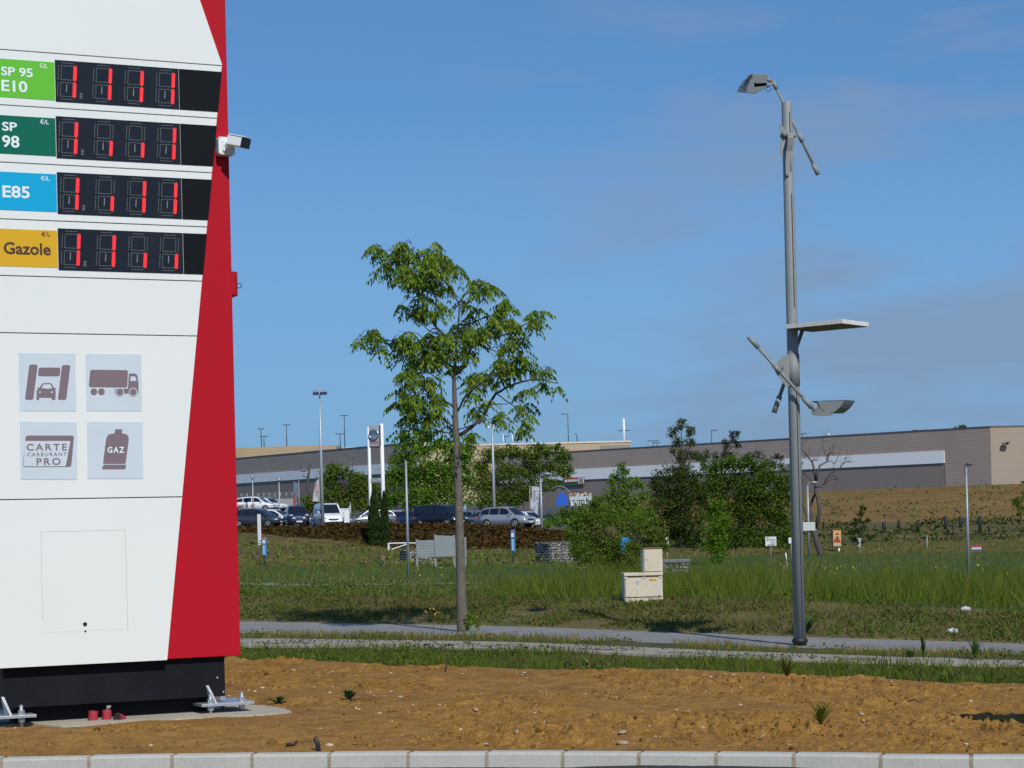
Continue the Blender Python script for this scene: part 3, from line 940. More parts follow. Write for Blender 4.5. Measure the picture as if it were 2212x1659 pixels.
car_body = [(302, 722), (302, 650), (316, 636), (308, 630), (310, 622), (326, 624), (348, 592), (366, 585), (412, 585), (428, 592), (446, 626), (462, 624), (466, 632), (452, 640), (462, 652), (458, 722), (448, 726), (430, 722), (428, 706), (325, 706), (323, 722), (312, 727)]
icon((155, 335, 626, 817), [rr([(243, 431), (312, 432), (275, 723), (206, 722)], 16), rr([(513, 436), (583, 436), (548, 723), (479, 722)], 16), rr([(320, 456), (500, 457), (495, 528), (313, 527)], 18), car_body],
     [rr([(342, 628), (360, 596), (416, 596), (432, 630), (388, 634)], 6), circ(330, 662, 8), circ(430, 662, 8)])
icon((709, 343, 1171, 817), [rr([(748, 475), (1060, 478), (1054, 621), (735, 618)], 18), circ(778, 657, 28), circ(840, 657, 28),
     rr([(1068, 506), (1120, 506), (1138, 520), (1147, 590), (1146, 668), (1136, 672), (952, 672), (952, 632), (1060, 632)], 8), ],
     [rr([(1082, 530), (1118, 530), (1126, 545), (1130, 568), (1078, 570)], 6), circ(992, 660, 35), circ(1102, 660, 35)])
for c_ in ((992, 659), (1102, 659)): MB().prism([Z2(*p) for p in circ(*c_, 28)], fr, .0095, .0076).build('pictogram_wheel', M_icon, totem)
card_o = rr([(213, 1020), (613, 1020), (590, 1280), (187, 1280)], 22)
card_i = [(206, 1066), (582, 1066), (543, 1276), (192, 1276)]
icon((164, 903, 637, 1385), [card_o], [rr(card_i, 8)],
     [('CARTE', 218, 1088, 552, 1147, M_icon, .02), ('CARBURANT', 224, 1160, 550, 1193, M_icon, .008), ('PRO', 302, 1206, 500, 1267, M_icon, .02)])
icon((720, 903, 1182, 1378), [rr([(853, 1254), (880, 1040), (900, 1010), (950, 1002), (1000, 1002), (1050, 1008), (1068, 1040), (1041, 1254)], 14), [(955, 968), (1012, 968), (1010, 1004), (950, 1004)], rr([(858, 1262), (1044, 1262), (1041, 1299), (842, 1299)], 10)], [],
     [('GAZ', 890, 1114, 1028, 1166, M_ltxt, .03)])

# access hatch
h0, h1, h2, h3 = Z3(267, 123), Z3(818, 113), Z3(829, 766), Z3(275, 772)
hx0, hx1, hz1, hz0 = (h0[0] + h3[0]) / 2, (h1[0] + h2[0]) / 2, (h0[1] + h1[1]) / 2, (h2[1] + h3[1]) / 2
ht = MB().prism([(hx0, hz0), (hx1, hz0), (hx1, hz1), (hx0, hz1)], fr, .0012, -.01).build('access_hatch', M_white, totem)
M_line = mat('hatch_gap', (.50, .50, .46), .7)
gp = MB()
for a, b, c_, d_ in ((hx0, hx0 + .003, hz0 + .1, hz1), (hx1 - .004, hx1, hz0, hz1), (hx0 + .003, hx1 - .004, hz1 - .003, hz1)):
    gp.prism([(a, c_), (b, c_), (b, d_), (a, d_)], fr, .0022, .0005)
gp.build('hatch_gap', M_line, ht)
lk_ = MB()
x, z = Z3(552, 725); lk_.tube([fr(x, z, .001), fr(x, z, .005)], .016, 14)
x, z = Z3(554, 771); lk_.tube([fr(x, z, .001), fr(x, z, .004)], .008, 10)
lk_.build('lock', M_black, ht)

# red housing with a ring on the side edge
zt_, zb_ = T(505, 586, -.1)[1], T(508, 637, -.1)[1]
xe = xred((zt_ + zb_) / 2)
bxm = MB()
prof = [(xe - .02, -.10), (xe + .046, -.10), (xe + .085, -.16), (xe + .085, -.30), (xe - .02, -.30)]
n = len(prof)
bxm.add([(x, -d, zb_) for x, d in prof] + [(x, -d, zt_) for x, d in prof], [list(range(n)), list(range(2 * n - 1, n - 1, -1))] + [(i, (i + 1) % n, (i + 1) % n + n, i + n) for i in range(n)])
hs = bxm.build('side_housing', M_red, totem, bevel=.003)
rg = MB()
cxr, czr = xe + .098, T(525, 617, -.15)[1]
rg.tube([(cxr + .019 * math.cos(t * PI / 8), .16, czr + .019 * math.sin(t * PI / 8)) for t in range(17)], .003, 6)
rg.build('ring', M_black, hs)

# base plates with anchor bolts
def base_plate(x0, x1, xb, gx, slot):
    z = T(490, 1519, .05)[1]
    pl = MB().box(x0, x1, -.03, .46, z - .022, z).build('base_plate', M_zinc, totem, bevel=.002)
    for bx, by in xb:
        bt = MB()
        bt.tube([(bx, by, -.02), (bx, by, z + .075)], .014, 10)
        bt.tube([(bx, by, z), (bx, by, z + .004)], .036, 14, smooth=False)
        bt.tube([(bx, by, z + .004), (bx, by, z + .036)], .027, 6, smooth=False)
        bt.tube([(bx, by, z - .055), (bx, by, z - .0225)], .027, 6, smooth=False)
        bt.build('anchor_bolt', M_zinc, pl)
    gs = MB()
    gs.add([(gx - .035, .098, z + .14), (gx - .012, .098, z + .14), (gx + .028, -.0, z), (gx + .012, -.0, z), (gx - .012, .098, z), (gx + .02, .098, z)], [(0, 1, 2, 3), (0, 3, 4), (1, 5, 2)])
    gs.build('gusset', M_zinc, pl)
    return pl
pxl, pxr = T(436, 1520, .03)[0], T(550, 1517, .03)[0]
xb1, xb2 = T(456, 1505, .0)[0], T(527, 1500, .0)[0]
base_plate(pxl, pxr, [(xb1, .02), (xb2, .06), (xb2 - .06, .40)], T(462, 1500, 0)[0], 0)
qxl, qxr = T(-60, 1545, .03)[0], T(79, 1540, .03)[0]
base_plate(qxl, qxr, [(T(47, 1530)[0], .02), (T(-40, 1530)[0], .06)], T(18, 1520)[0], 0)

# red conduits standing out of the pad
M_cond = mat('red_conduit', (.42, .035, .06), .45)
M_hole = mat('conduit_hollow', (.02, .01, .01), .9)
def conduit(u, v, D, lean, h, label, wires=False):
    p = P(u, v, D); b = Vector((p.x, p.y, .11))
    t = thing('conduit', label, 'conduit', b, 0, 'red conduits beneath the price totem')
    d = Vector(lean).normalized()
    pts, rad = [], []
    k = int(h / .006)
    for i in range(k + 1):
        pts.append(d * (i * .006)); rad.append(.040 if i % 2 else .035)
    MB().tube(pts, rad, 14, cap=False).build('sleeve', M_cond, t, fixn=False)
    MB().tube([d * 0.0, d * (h - .008)], .034, 14).build('hollow', M_hole, t)
    if wires:
        wm = MB()
        for k in range(3):
            wm.tube([d * (h - .02) + Vector((.008 * k - .008, 0, 0)), d * (h + .035) + Vector((.012 * k + .006, -.01, 0))], .005, 6)
        wm.build('wires', mat('bare_wires', (.35, .33, .3), .5, .5), t)
conduit(201, 1550, 16.35, (.05, -.1, 1), .085, 'red ribbed conduit stub standing upright, first from the corner post side')
conduit(230.5, 1551, 16.4, (.05, -.05, 1), .085, 'red ribbed conduit stub with bare wires showing at its top', True)
conduit(264, 1545, 16.42, (-.25, -1, .28), .10, 'red ribbed conduit end lying over and showing its dark mouth')
bpy.data.objects['conduit']['label'] = 'red ribbed conduit stub standing upright, farthest from the base plate bolts'

# security camera -------------------------------------------------
cz = T(481, 317)[1]; cx_ = xred(cz) - .045
cl = TO + TX * (cx_) + Vector((0, 0, cz)) + TN * (.0)
M_cam = mat('camera_white', (.78, .80, .80), .35, spec=.5)
M_camg = mat('camera_black', (.008, .008, .012), .25)
M_screw = mat('dark_screw', (.06, .06, .06), .5)
cctv = thing('security_camera', 'white bullet security camera with black front on the totem edge', 'camera', cl, YAW)
MB().prism(rr([(-.07, .07), (.067, .07), (.067, -.072), (-.07, -.072)], .018), fr, .055, -.036).build('mounting_plate', M_cam, cctv, bevel=.004)
MB().prism(rr([(-.040, .044), (.052, .044), (.052, -.05), (-.040, -.05)], .014), fr, .068, .054).build('junction_lid', M_cam, cctv, bevel=.003)
for x, z in ((-.03, .034), (.042, .034), (-.03, -.04), (-.028, -.004), (-.058, .058), (.056, .058), (-.055, -.06)):
    MB().tube([fr(x, z, .066 if abs(x) < .05 else .054), fr(x, z, .0705 if abs(x) < .05 else .058)], .0032, 6).build('screw', M_screw, cctv)
MB().tube([fr(.012, 0, .066), fr(.012, 0, .10), fr(.025, .008, .15), fr(.03, .012, .17)], [.036, .033, .026, .022], 16).build('bracket', M_cam, cctv)
dirc = Vector((.70, -.66, -.235)).normalized()
side = dirc.cross(Vector((0, 0, 1))).normalized(); upc = side.cross(dirc)
b0 = Vector(fr(.022, .018, .17))
def cb(a0, a1, hw, hh, m_, name, rad=.012):
    mb = MB()
    sec = rr([(-hw, -hh), (hw, -hh), (hw, hh), (-hw, hh)], rad)
    n = len(sec)
    mb.add([b0 + dirc * a0 + side * x + upc * z for x, z in sec] + [b0 + dirc * a1 + side * x + upc * z for x, z in sec], [list(range(n)), list(range(2 * n - 1, n - 1, -1))] + [(i, (i + 1) % n, (i + 1) % n + n, i + n) for i in range(n)])
    return mb.build(name, m_, cctv)
cb(-.04, .085, .043, .040, M_cam, 'camera_body')
cb(-.03, .112, .048, .004, M_cam, 'sun_shield', .002).location = upc * .0445
cb(.085, .125, .0445, .0415, M_camg, 'lens_front')

# ------------------------------------------------------------------ young tree
M_bark = ramp_mat('grey_bark', [(.3, (.075, .064, .05)), (.5, (.135, .118, .096)), (.7, (.20, .175, .145))], 9, scale2=45, bump=.6, bscale=60, bdist=.008)
M_twig = mat('dark_twig', (.07, .055, .042), .85, var=.3, scale=10)
M_ash = leaf_mat('ash_leaf', [(0.0709, 0.1435, 0.0145), (0.1181, 0.2110, 0.0218), (0.1773, 0.2700, 0.0290), (0.2718, 0.3375, 0.0424)], trans=.35, rough=.45)
tb = hit(1000, 1364)
TD = tb.y
tree = thing('young_tree', 'slender young street tree with drooping green leaves beside the asphalt path', 'tree', tb)
def tp(x, y, dy=0.0): return P(729 + x / 3.2337, 486 + y / 3.2337, TD + dy)
trunk_px = [(1000, 1364, 14), (999, 1350, 12.2), (997, 1300, 11.2), (993, 1150, 9.6), (989, 1020, 8.4), (986, 950, 7.8)]
mb = MB(tb)
pts = [P(u, v, TD) for u, v, r_ in trunk_px] + [tp(825, 1440), tp(822, 1280), tp(816, 1160), tp(813, 1050), tp(822, 950), tp(835, 830), tp(845, 700), tp(850, 560)]
rad = [M(r_, TD) for u, v, r_ in trunk_px] + [M(q, TD) for q in (7.2, 5.6, 5.0, 4.2, 3.6, 3.0, 2.2, 1.3)]
pts[0] = pts[0] - Vector((0, 0, .15))
mb.tube(pts, rad, 14)
# root flare leaves the ground a little wider
mb.build('trunk', M_bark, tree)
LIMBS = [([(830, 1480), (900, 1445), (1000, 1360), (1060, 1260), (1110, 1180), (1210, 1125), (1320, 1095), (1420, 1085), (1540, 1105)], 4.6, .5),
    ([(815, 1050), (895, 980), (925, 880), (965, 815), (1080, 785), (1200, 760), (1330, 690), (1440, 640)], 3.6, -.3),
    ([(835, 850), (760, 770), (680, 690), (600, 570), (540, 460), (480, 370), (400, 250), (290, 150)], 3.2, .2),
    ([(690, 700), (690, 520), (640, 410), (560, 280), (520, 130)], 2.2, -.35), ([(850, 560), (780, 440), (740, 380), (760, 270), (710, 150)], 1.8, .3),
    ([(848, 540), (900, 490), (1000, 420), (1070, 400)], 1.6, -.4), ([(812, 1000), (700, 930), (600, 880), (480, 840), (330, 800), (160, 780)], 2.8, .45),
    ([(820, 1290), (720, 1200), (600, 1180), (440, 1210)], 2.6, -.5), ([(800, 1400), (740, 1360), (640, 1330), (480, 1310)], 2.4, .5),
    ([(722, 1205), (715, 1090), (640, 1030), (480, 1040)], 1.8, .1), ([(830, 1300), (900, 1200), (970, 1130), (1100, 1050), (1230, 950), (1310, 880)], 2.6, -.7),
    ([(1110, 1180), (1200, 1245), (1300, 1300), (1290, 1410)], 1.5, .7), ([(1060, 1260), (1180, 1250), (1330, 1190)], 1.5, .2),
    ([(830, 1480), (740, 1440), (620, 1420), (470, 1440)], 2.0, .4), ([(960, 820), (1060, 860), (1200, 850)], 1.5, -.6), ([(845, 700), (950, 680), (1100, 620), (1180, 510)], 1.8, .5),
    ([(760, 775), (640, 740), (520, 590), (430, 560)], 1.5, -.5), ([(640, 410), (700, 300), (860, 290)], 1.3, -.2), ([(815, 1160), (900, 1100), (1000, 1040)], 1.5, .6), ([(820, 940), (700, 900), (560, 760), (420, 740)], 1.8, -.4),
    ([(825, 1430), (920, 1400), (1130, 1340), (1250, 1380)], 1.4, -.5), ([(813, 1060), (760, 980), (640, 960), (560, 930)], 1.5, .7), ([(850, 600), (900, 560), (960, 600)], 1.0, .3)]
allpts = []
br = MB(tb)
for pts_, r0, dep in LIMBS:
    n = len(pts_)
    w3 = [tp(x + random.uniform(-6, 6), y + random.uniform(-6, 6), dep * (i / (n - 1))) for i, (x, y) in enumerate(pts_)]
    # subdivide with a little wobble
    fine = []
    for i in range(n - 1):
        for k in range(3):
            q = w3[i].lerp(w3[i + 1], k / 3)
            if k: q = q + Vector((random.uniform(-1, 1), random.uniform(-1, 1), random.uniform(-1, 1))) * .012
            fine.append(q)
    fine.append(w3[-1])
    br.tube(fine, [M(r0 * (1 - .78 * i / (len(fine) - 1)), TD) for i in range(len(fine))], 7)
    allpts += fine[len(fine) // 5:]
BLOBS = [(290,160,70,60),(400,230,90,90),(500,160,70,80),(560,270,120,110),(690,170,70,80),(700,260,90,80),(600,350,150,70),(830,310,70,60),(450,330,80,50),(330,310,50,40),(1000,400,80,50),(1060,440,45,45),(930,440,60,40),(760,420,60,40),(560,480,60,40),(500,560,70,30),(580,600,90,50),(700,560,60,60),(880,540,60,40),(960,600,50,40),(1170,560,80,80),(1120,640,100,50),(1220,690,100,50),(1400,640,80,60),(1040,700,70,50),(850,720,90,80),(960,760,100,70),(760,780,80,70),(640,820,100,90),(510,760,80,50),(420,780,60,50),(270,760,80,60),(160,790,50,30),(300,860,70,30),(450,880,70,60),(560,930,100,70),(700,920,100,70),(850,860,80,70),(1270,770,60,40),(1180,830,70,50),(1300,880,50,50),(1250,950,90,80),(1130,950,60,60),(1340,980,60,40),(1460,1010,60,35),(1490,1095,80,30),(1100,1040,90,60),(960,1040,70,50),(820,1010,60,40),(520,1040,80,60),(620,1080,90,60),(490,1140,70,50),(450,1220,70,60),(570,1200,90,60),(540,1290,90,60),(640,1320,80,40),(690,1180,50,40),(720,1280,60,40),(930,1140,50,60),(1060,1230,50,35),(1330,1160,50,40),(1300,1230,50,40),(1310,1330,50,60),(1130,1330,60,50),(1260,1410,50,25),(960,1280,50,40),(570,1400,80,50),(480,1430,60,40),(680,1470,80,30),(740,1420,50,40),(950,1460,70,40),(500,1340,50,40)]
lc, lv = [], []
from mathutils import kdtree
kd = kdtree.KDTree(len(allpts))
for i, p in enumerate(allpts): kd.insert(p, i)
kd.balance()
for bx, by, rx, ry in BLOBS:
    near = tp(bx, by, 0)
    q, idx, dist = kd.find(near)
    dy0 = (q.y - TD) + random.uniform(-.25, .25)
    ns = max(2, int(rx * ry / 640))
    for _ in range(ns):
        a, r_ = random.uniform(0, 2 * PI), math.sqrt(random.random())
        p = tp(bx + .92 * rx * r_ * math.cos(a), by + .92 * ry * r_ * math.sin(a), dy0 + random.uniform(-.3, .3))
        q, idx, dist = kd.find(p)
        if dist < .55:
            mid = q.lerp(p, .5) + Vector((0, 0, .03))
            br.tube([q, mid, p], [.006, .004, .0025], 4, cap=False)
        # compound leaves hanging from the twig end
        for _ in range(random.randint(3, 5)):
            d = Vector((random.gauss(0, 1), random.gauss(0, 1), -.55)).normalized()
            L = random.uniform(.12, .20)
            for s_ in range(4):
                f_ = .2 + .8 * s_ / 3
                c_ = p + d * L * f_ + Vector((0, 0, -.05 * f_ * f_))
                for sd_ in (-1, 1):
                    sdv = d.cross(Vector((0, 0, 1)))
                    if sdv.length < .05: sdv = Vector((1, 0, 0))
                    sdv.normalize()
                    ld = (d * .45 + sdv * sd_ * .75 + Vector((0, 0, -.75))).normalized()
                    lc.append((c_, ld, random.uniform(.058, .09)))
br.build('branches', M_twig, tree)
vs, fs = [], []
for c_, d, L in lc:
    s_ = d.cross(Vector((random.gauss(0, 1), random.gauss(0, 1), random.gauss(0, .4))))
    if s_.length < .01: continue
    s_.normalize(); nn = s_.cross(d); W = L * .21
    b = len(vs)
    vs += [c_, c_ + d * L * .4 + s_ * W + nn * W * .4, c_ + d * L * .4 - s_ * W + nn * W * .4, c_ + d * L + Vector((0, 0, -.012)), c_ + d * L * .45]
    fs += [(b, b + 1, b + 4), (b, b + 4, b + 2), (b + 1, b + 3, b + 4), (b + 4, b + 3, b + 2)]
np_mesh('crown', np.array([tuple(v) for v in vs]), np.array(fs), M_ash, tree, origin=tb)
# shoots at the foot of the trunk
sp = np.array([(tb.x + random.gauss(.12, .06), tb.y + random.gauss(-.05, .06), tb.z + random.uniform(.02, .26)) for _ in range(90)])
leaves('foot_leaves', sp, .07, M_ash, tree, origin=tb)

# ------------------------------------------------------------------ solar street lamp
M_gal = mat('grey_painted_steel', (.245, .265, .27), .5, .0, var=.05, scale=4, spec=.35)
M_galb = mat('grey_sleeve', (.235, .25, .25), .55, .0, var=.05, scale=4, spec=.3)
M_rub = mat('black_collar', (.015, .016, .02), .6)
M_flood = mat('floodlight_housing', (.165, .185, .19), .5, var=.05, scale=4, spec=.3)
M_lens = mat('lamp_lens', (.05, .055, .06), .2)
lb_ = hit(1728, 1394)
LD = lb_.y
lamp = thing('solar_street_lamp', 'tall grey street lamp with two floodlights, crossed arms and solar panel', 'street lamp', lb_)
ltop = P(1697, 220, LD)
lh = ltop.z - lb_.z
rp0, rp1 = M(13.3, LD), M(11.2, LD)
pole = MB().tube([(0, 0, .08), (0, 0, lh * .5), (0, 0, lh - .012), (0, 0, lh)], [rp0, (rp0 + rp1) / 2, rp1, rp1 * .93], 28).build('pole', M_gal, lamp)
gv = MB()
ga = R(-69)
for z0, z1 in ((.09, lh * .53), (lh * .62, lh * .83), (lh * .87, lh - .13)):
    for i in range(2):
        pass
    r0_, r1_ = rp0 + (rp1 - rp0) * z0 / lh, rp0 + (rp1 - rp0) * z1 / lh
    dx_, dy_ = math.cos(ga), math.sin(ga); tx_, ty_ = -dy_, dx_
    w_ = .006
    def gp_(r_, z, s_): return ((r_ + .0012) * dx_ + tx_ * w_ * s_, (r_ + .0012) * dy_ + ty_ * w_ * s_, z)
    gv.add([gp_(r0_, z0, -1), gp_(r0_, z0, 1), gp_(r1_, z1, 1), gp_(r1_, z1, -1)] + [gp_(r0_ - .01, z0, -1), gp_(r0_ - .01, z0, 1), gp_(r1_ - .01, z1, 1), gp_(r1_ - .01, z1, -1)], [(0, 1, 2, 3), (0, 4, 5, 1), (1, 5, 6, 2), (2, 6, 7, 3), (3, 7, 4, 0)])
gv.build('slot', M_rub, pole)
zc = P(1727, 1378, LD).z - lb_.z
MB().tube([(0, 0, -.1), (0, 0, .03), (0, 0, .04), (0, 0, .07), (0, 0, .08), (0, 0, zc)], [rp0 * 1.1, rp0 * 1.1, rp0 * 1.3, rp0 * 1.3, rp0 * 1.08, rp0 * 1.08], 24).build('base_collar', M_rub, lamp)
def lp(u, v, dy=0.0): return P(u, v, LD + dy) - lb_
def Za(x, y, dy=0.0): return lp((2850 + x / 2.37) / 1.8517, (200 + y / 2.37) / 1.8517, dy)
def Zb(x, y, dy=0.0): return lp((2850 + x / 2.766) / 1.8517, (1200 + y / 2.766) / 1.8517, dy)
mz = LD / F / 1.8517
def arm(a, b, r_, sleeves, name='arm'):
    mb = MB().tube([a, b], r_, 12)
    for f0, f1, rs in sleeves:
        mb.tube([a.lerp(b, f0), a.lerp(b, f1)], rs, 16)
    return mb.build(name, M_gal, lamp)
ra, rs_ = 14 / 2.37 * mz, 23 / 2.37 * mz
arm(Za(570, 290, .14), Za(1003, 1182, .14), ra, [(0, .09, 20 / 2.37 * mz), (.555, .65, rs_ * .95), (.885, 1, rs_)])
# bracket with two cheek plates and a curved strap
bk = MB()
for sx, pl in ((-1, [(633, 705), (690, 770), (690, 850), (650, 1008), (637, 1006)]), (1, [(742, 708), (800, 800), (790, 850), (755, 1004), (745, 1004)])):
    bk.prism([(Za(x, y).x, Za(x, y).z) for x, y in pl], lambda x, z, d: (x, d, z), -.075 if sx < 0 else .02, -.055 if sx < 0 else .12)
bk.tube([Za(690, 805, -.10), Za(790, 812, -.08)], 18 / 2.37 * mz, 12)
bk.tube([Za(665, 795, -.08), Za(700, 800, -.11)], 25 / 2.37 * mz, 12)
bk.build('arm_bracket', M_gal, lamp)
st_ = [(742, 785, 25, -.135), (740, 830, 27, -.14), (738, 900, 27, -.12), (725, 960, 26, -.095), (716, 1060, 24, -.088), (716, 1165, 22, -.088), (716, 1190, 12, -.088)]
sv, sf = [], []
for x, y, w_, dy_ in st_: sv += [Za(x - w_, y, dy_), Za(x + w_, y, dy_), Za(x + w_, y, dy_ + .012), Za(x - w_, y, dy_ + .012)]
for i in range(len(st_) - 1):
    for k in range(4): sf.append((i * 4 + k, i * 4 + (k + 1) % 4, i * 4 + 4 + (k + 1) % 4, i * 4 + 4 + k))
sf += [(0, 1, 2, 3), tuple(range(len(sv) - 4, len(sv)))]
MB().add(sv, sf).build('strap', M_gal, lamp)
# upper floodlight: gear box, curved hood, flat glass facing down
fl = MB()
hood = [(230, 408), (262, 345), (300, 290), (345, 262), (378, 300), (395, 350), (515, 345), (400, 414)]
def ext(poly, Zf, y0, y1, shear=0.0):
    n = len(poly)
    vs = [Zf(x, y, y0) for x, y in poly] + [Zf(x, y, y1) for x, y in poly]
    return vs, [list(range(n)), list(range(2 * n - 1, n - 1, -1))] + [(i, (i + 1) % n, (i + 1) % n + n, i + n) for i in range(n)]
def ext2(A, B, Zf, y0, y1):
    n = len(A)
    vs = [Zf(x, y, y0) for x, y in A] + [Zf(x, y, y1) for x, y in B]
    return vs, [list(range(n)), list(range(2 * n - 1, n - 1, -1))] + [(i, (i + 1) % n, (i + 1) % n + n, i + n) for i in range(n)]
fl1 = MB().add(*ext2([(318, 402), (335, 345), (352, 296), (370, 268), (380, 270), (396, 352), (515, 340), (512, 352), (402, 408)], [(230, 400), (256, 345), (296, 288), (340, 258), (366, 266), (386, 345), (480, 338), (478, 348), (370, 402)], Za, -.05, .22)).build('floodlight', M_flood, lamp)
MB().add(*ext2([(320, 404), (402, 409.5), (512, 353.5), (402, 414)], [(234, 402), (370, 403.5), (478, 349), (370, 408)], Za, -.045, .215)).build('glass', M_lens, fl1)
MB().add(*ext([(372, 226), (522, 232), (518, 312), (412, 318), (388, 300)], Za, -.04, .2)).build('gear_box', M_flood, fl1, bevel=.004)
MB().add(*ext([(330, 250), (372, 226), (386, 300), (352, 300)], Za, -.03, .19)).build('hinge', M_rub, fl1)
MB().add(*ext([(394, 298), (516, 306), (514, 344), (396, 354)], Za, .04, .16)).build('bracket', M_rub, fl1)
MB().tube([Za(500, 360), Za(510, 385), Za(530, 395), Za(550, 385), Za(557, 360)], 3.5 / 2.37 * mz, 6).build('cable', M_rub, fl1)
MB().tube([Za(512, 270, .1), Za(560, 300, .13)], 17 / 2.37 * mz, 10).tube([Za(520, 350, .1), Za(570, 310, .13)], 13 / 2.37 * mz, 10).build('yoke', M_gal, fl1)
# lower sleeve and arms
rsl = M(13.8, LD)
z0_, z1_ = Zb(850, 955).z, Zb(860, 602).z
lowb = MB().tube([(0, 0, z0_), (0, 0, z1_)], rsl, 28)
lowb.add(*ext([(860, 606), (805, 606), (712, 693), (680, 775), (768, 905), (812, 953), (860, 953)], Zb, -.055, .05))
lowb.build('arm_bracket', M_galb, lamp)
A_, B_ = Zb(396, 402, -.16), Zb(1135, 1228, -.16)
rb_ = 19 / 2.766 * mz
arm(A_, B_, rb_, [(0, .15, 28 / 2.766 * mz), (.38, .485, 29 / 2.766 * mz), (.82, .955, 31 / 2.766 * mz)])
MB().tube([Zb(735, 750, -.15), Zb(760, 745, -.06)], 30 / 2.766 * mz, 14).build('pivot', M_galb, lamp)
arm(Zb(1000, 320, .1), Zb(680, 1248, .15), 21 / 2.766 * mz, [(.80, 1, 30 / 2.766 * mz)])
# lower floodlight, turned to the sky
qa = [(1150, 1118), (1165, 1125), (1460, 1112), (1440, 1145), (1405, 1190), (1365, 1225), (1325, 1250), (1240, 1250), (1200, 1215), (1172, 1170)]
fl2 = MB().add(*ext2(qa, [(x + (118 if x > 1240 else 60), y + 6) for x, y in qa], Zb, -.05, .22)).build('floodlight', M_flood, lamp)
MB().add(*ext2([(1175, 1116), (1455, 1106), (1455, 1110), (1175, 1120)], [(1290, 1120), (1570, 1112), (1570, 1116), (1290, 1124)], Zb, -.045, .215)).build('glass', M_lens, fl2)
MB().add(*ext([(1085, 1235), (1165, 1180), (1240, 1245), (1330, 1258), (1328, 1274), (1240, 1282), (1110, 1276)], Zb, -.06, .2)).build('gear_box', M_flood, fl2, bevel=.003)
MB().add(*ext([(1092, 1118), (1172, 1116), (1172, 1135), (1150, 1142), (1130, 1140)], Zb, -.04, .2)).build('visor_clip', M_rub, fl2)
MB().add(*ext([(1152, 1125), (1166, 1125), (1190, 1190), (1250, 1244), (1240, 1254), (1185, 1215), (1160, 1165)], Zb, -.056, -.048)).build('seam', M_rub, fl2)
# solar panel: horizontal slab seen from below
M_pan = ramp_mat('weathered_white_slab', [(.3, (.50, .47, .42)), (.5, (.72, .70, .66)), (.7, (.80, .79, .76))], 12, scale2=60, bump=.2, rough=.8)
M_cell = mat('solar_cells', (.012, .018, .05), .15)
pa, pb_, pc_ = P(1696, 706, 25.14 * LD / 25.3) - lb_, P(1820, 693.8, 24.55 * LD / 25.3) - lb_, P(1876.5, 701, 25.1 * LD / 25.3) - lb_
zz = (pa.z + pb_.z + pc_.z) / 3
pdd = pa + (pc_ - pb_)
slab = MB()
th_ = M(9, LD)
quad = [pa, pb_, pc_, pdd]
zs_ = [p.z for p in (pa, pb_, pc_)] + [pa.z + pc_.z - pb_.z]
slab.add([(p.x, p.y, z - th_ * .5) for p, z in zip(quad, zs_)] + [(p.x, p.y, z + th_ * .5) for p, z in zip(quad, zs_)], [(3, 2, 1, 0), (4, 5, 6, 7), (0, 1, 5, 4), (1, 2, 6, 5), (2, 3, 7, 6), (3, 0, 4, 7)])
sl2 = slab.build('solar_panel', M_pan, lamp, bevel=.003)
ctr = sum((Vector((p.x, p.y, z)) for p, z in zip(quad, zs_)), Vector()) / 4
MB().add([ctr + (Vector((p.x, p.y, z)) - ctr) * .93 + Vector((0, 0, th_ * .5 + .003)) for p, z in zip(quad, zs_)], [(0, 1, 2, 3)]).build('solar_cells', M_cell, sl2)
M_und = mat('panel_underside', (.14, .13, .10), .8, var=.2, scale=6)
MB().add([ctr + (Vector((p.x, p.y, z)) - ctr) * .97 - Vector((0, 0, th_ * .5 + .003)) for p, z in zip(quad, zs_)], [(3, 2, 1, 0)]).build('underside', M_und, sl2)
# ------------------------------------------------------------------ electrical cabinets
M_cream = ramp_mat('cream_cabinet', [(.3, (.50, .44, .33)), (.5, (.60, .54, .42)), (.7, (.66, .60, .48))], 3, scale2=30, bump=.05, rough=.55)
M_rust = mat('rusty_edge', (.22, .10, .05), .8)
M_dk = mat('dark_gap', (.05, .035, .03), .8)
cb0 = hit(1391, 1299)
CD = cb0.y
def cab(name, label, u0, u1, v0, v1, depth, base):
    t = thing(name, label, 'electrical cabinet', base, R(4))
    a, b = P(u0, (v0 + v1) / 2, CD), P(u1, (v0 + v1) / 2, CD)
    zt = P((u0 + u1) / 2, v0, CD).z; z0 = base.z
    return t, a.x - base.x, b.x - base.x, zt - z0
t, x0, x1, h = cab('electrical_cabinet', 'wide low cream electrical cabinet with yellow sticker standing on the grass bank', 1349, 1432, 1237, 1298, .4, Vector((cb0.x, CD, cb0.z)))
MB().box(x0, x1, 0, .38, -.1, h - .05).build('body', M_cream, t, bevel=.006)
MB().box(x0 - .006, x1 + .006, -.018, .39, h - .047, h).build('roof', M_cream, t, bevel=.005)
MB().box(x0 + .012, x1 - .012, -.016, -.001, h * .16, h - .075).build('door', M_cream, t, bevel=.004)
MB().box(x0 + .05, x1 - .05, -.006, -.002, h - .07, h - .052).build('door_gap', M_dk, t)
MB().box(x0 + .01, x1 - .01, -.004, .001, h * .135, h * .155).build('plinth_gap', M_rust, t)
hm = MB()
for f in (.03, .5, .93): hm.box(x0 + (x1 - x0) * f - .03, x0 + (x1 - x0) * f + .03, -.024, -.0165, h - .085, h - .066)
hm.build('hinges', M_cream, t)
fw = lambda x, z, d: (x, -.0165 - d, z)
W_ = x1 - x0
M_ylab = mat('yellow_sticker', (.62, .38, .04), .5)
M_blab = mat('faded_blue_sticker', (.36, .42, .47), .6)
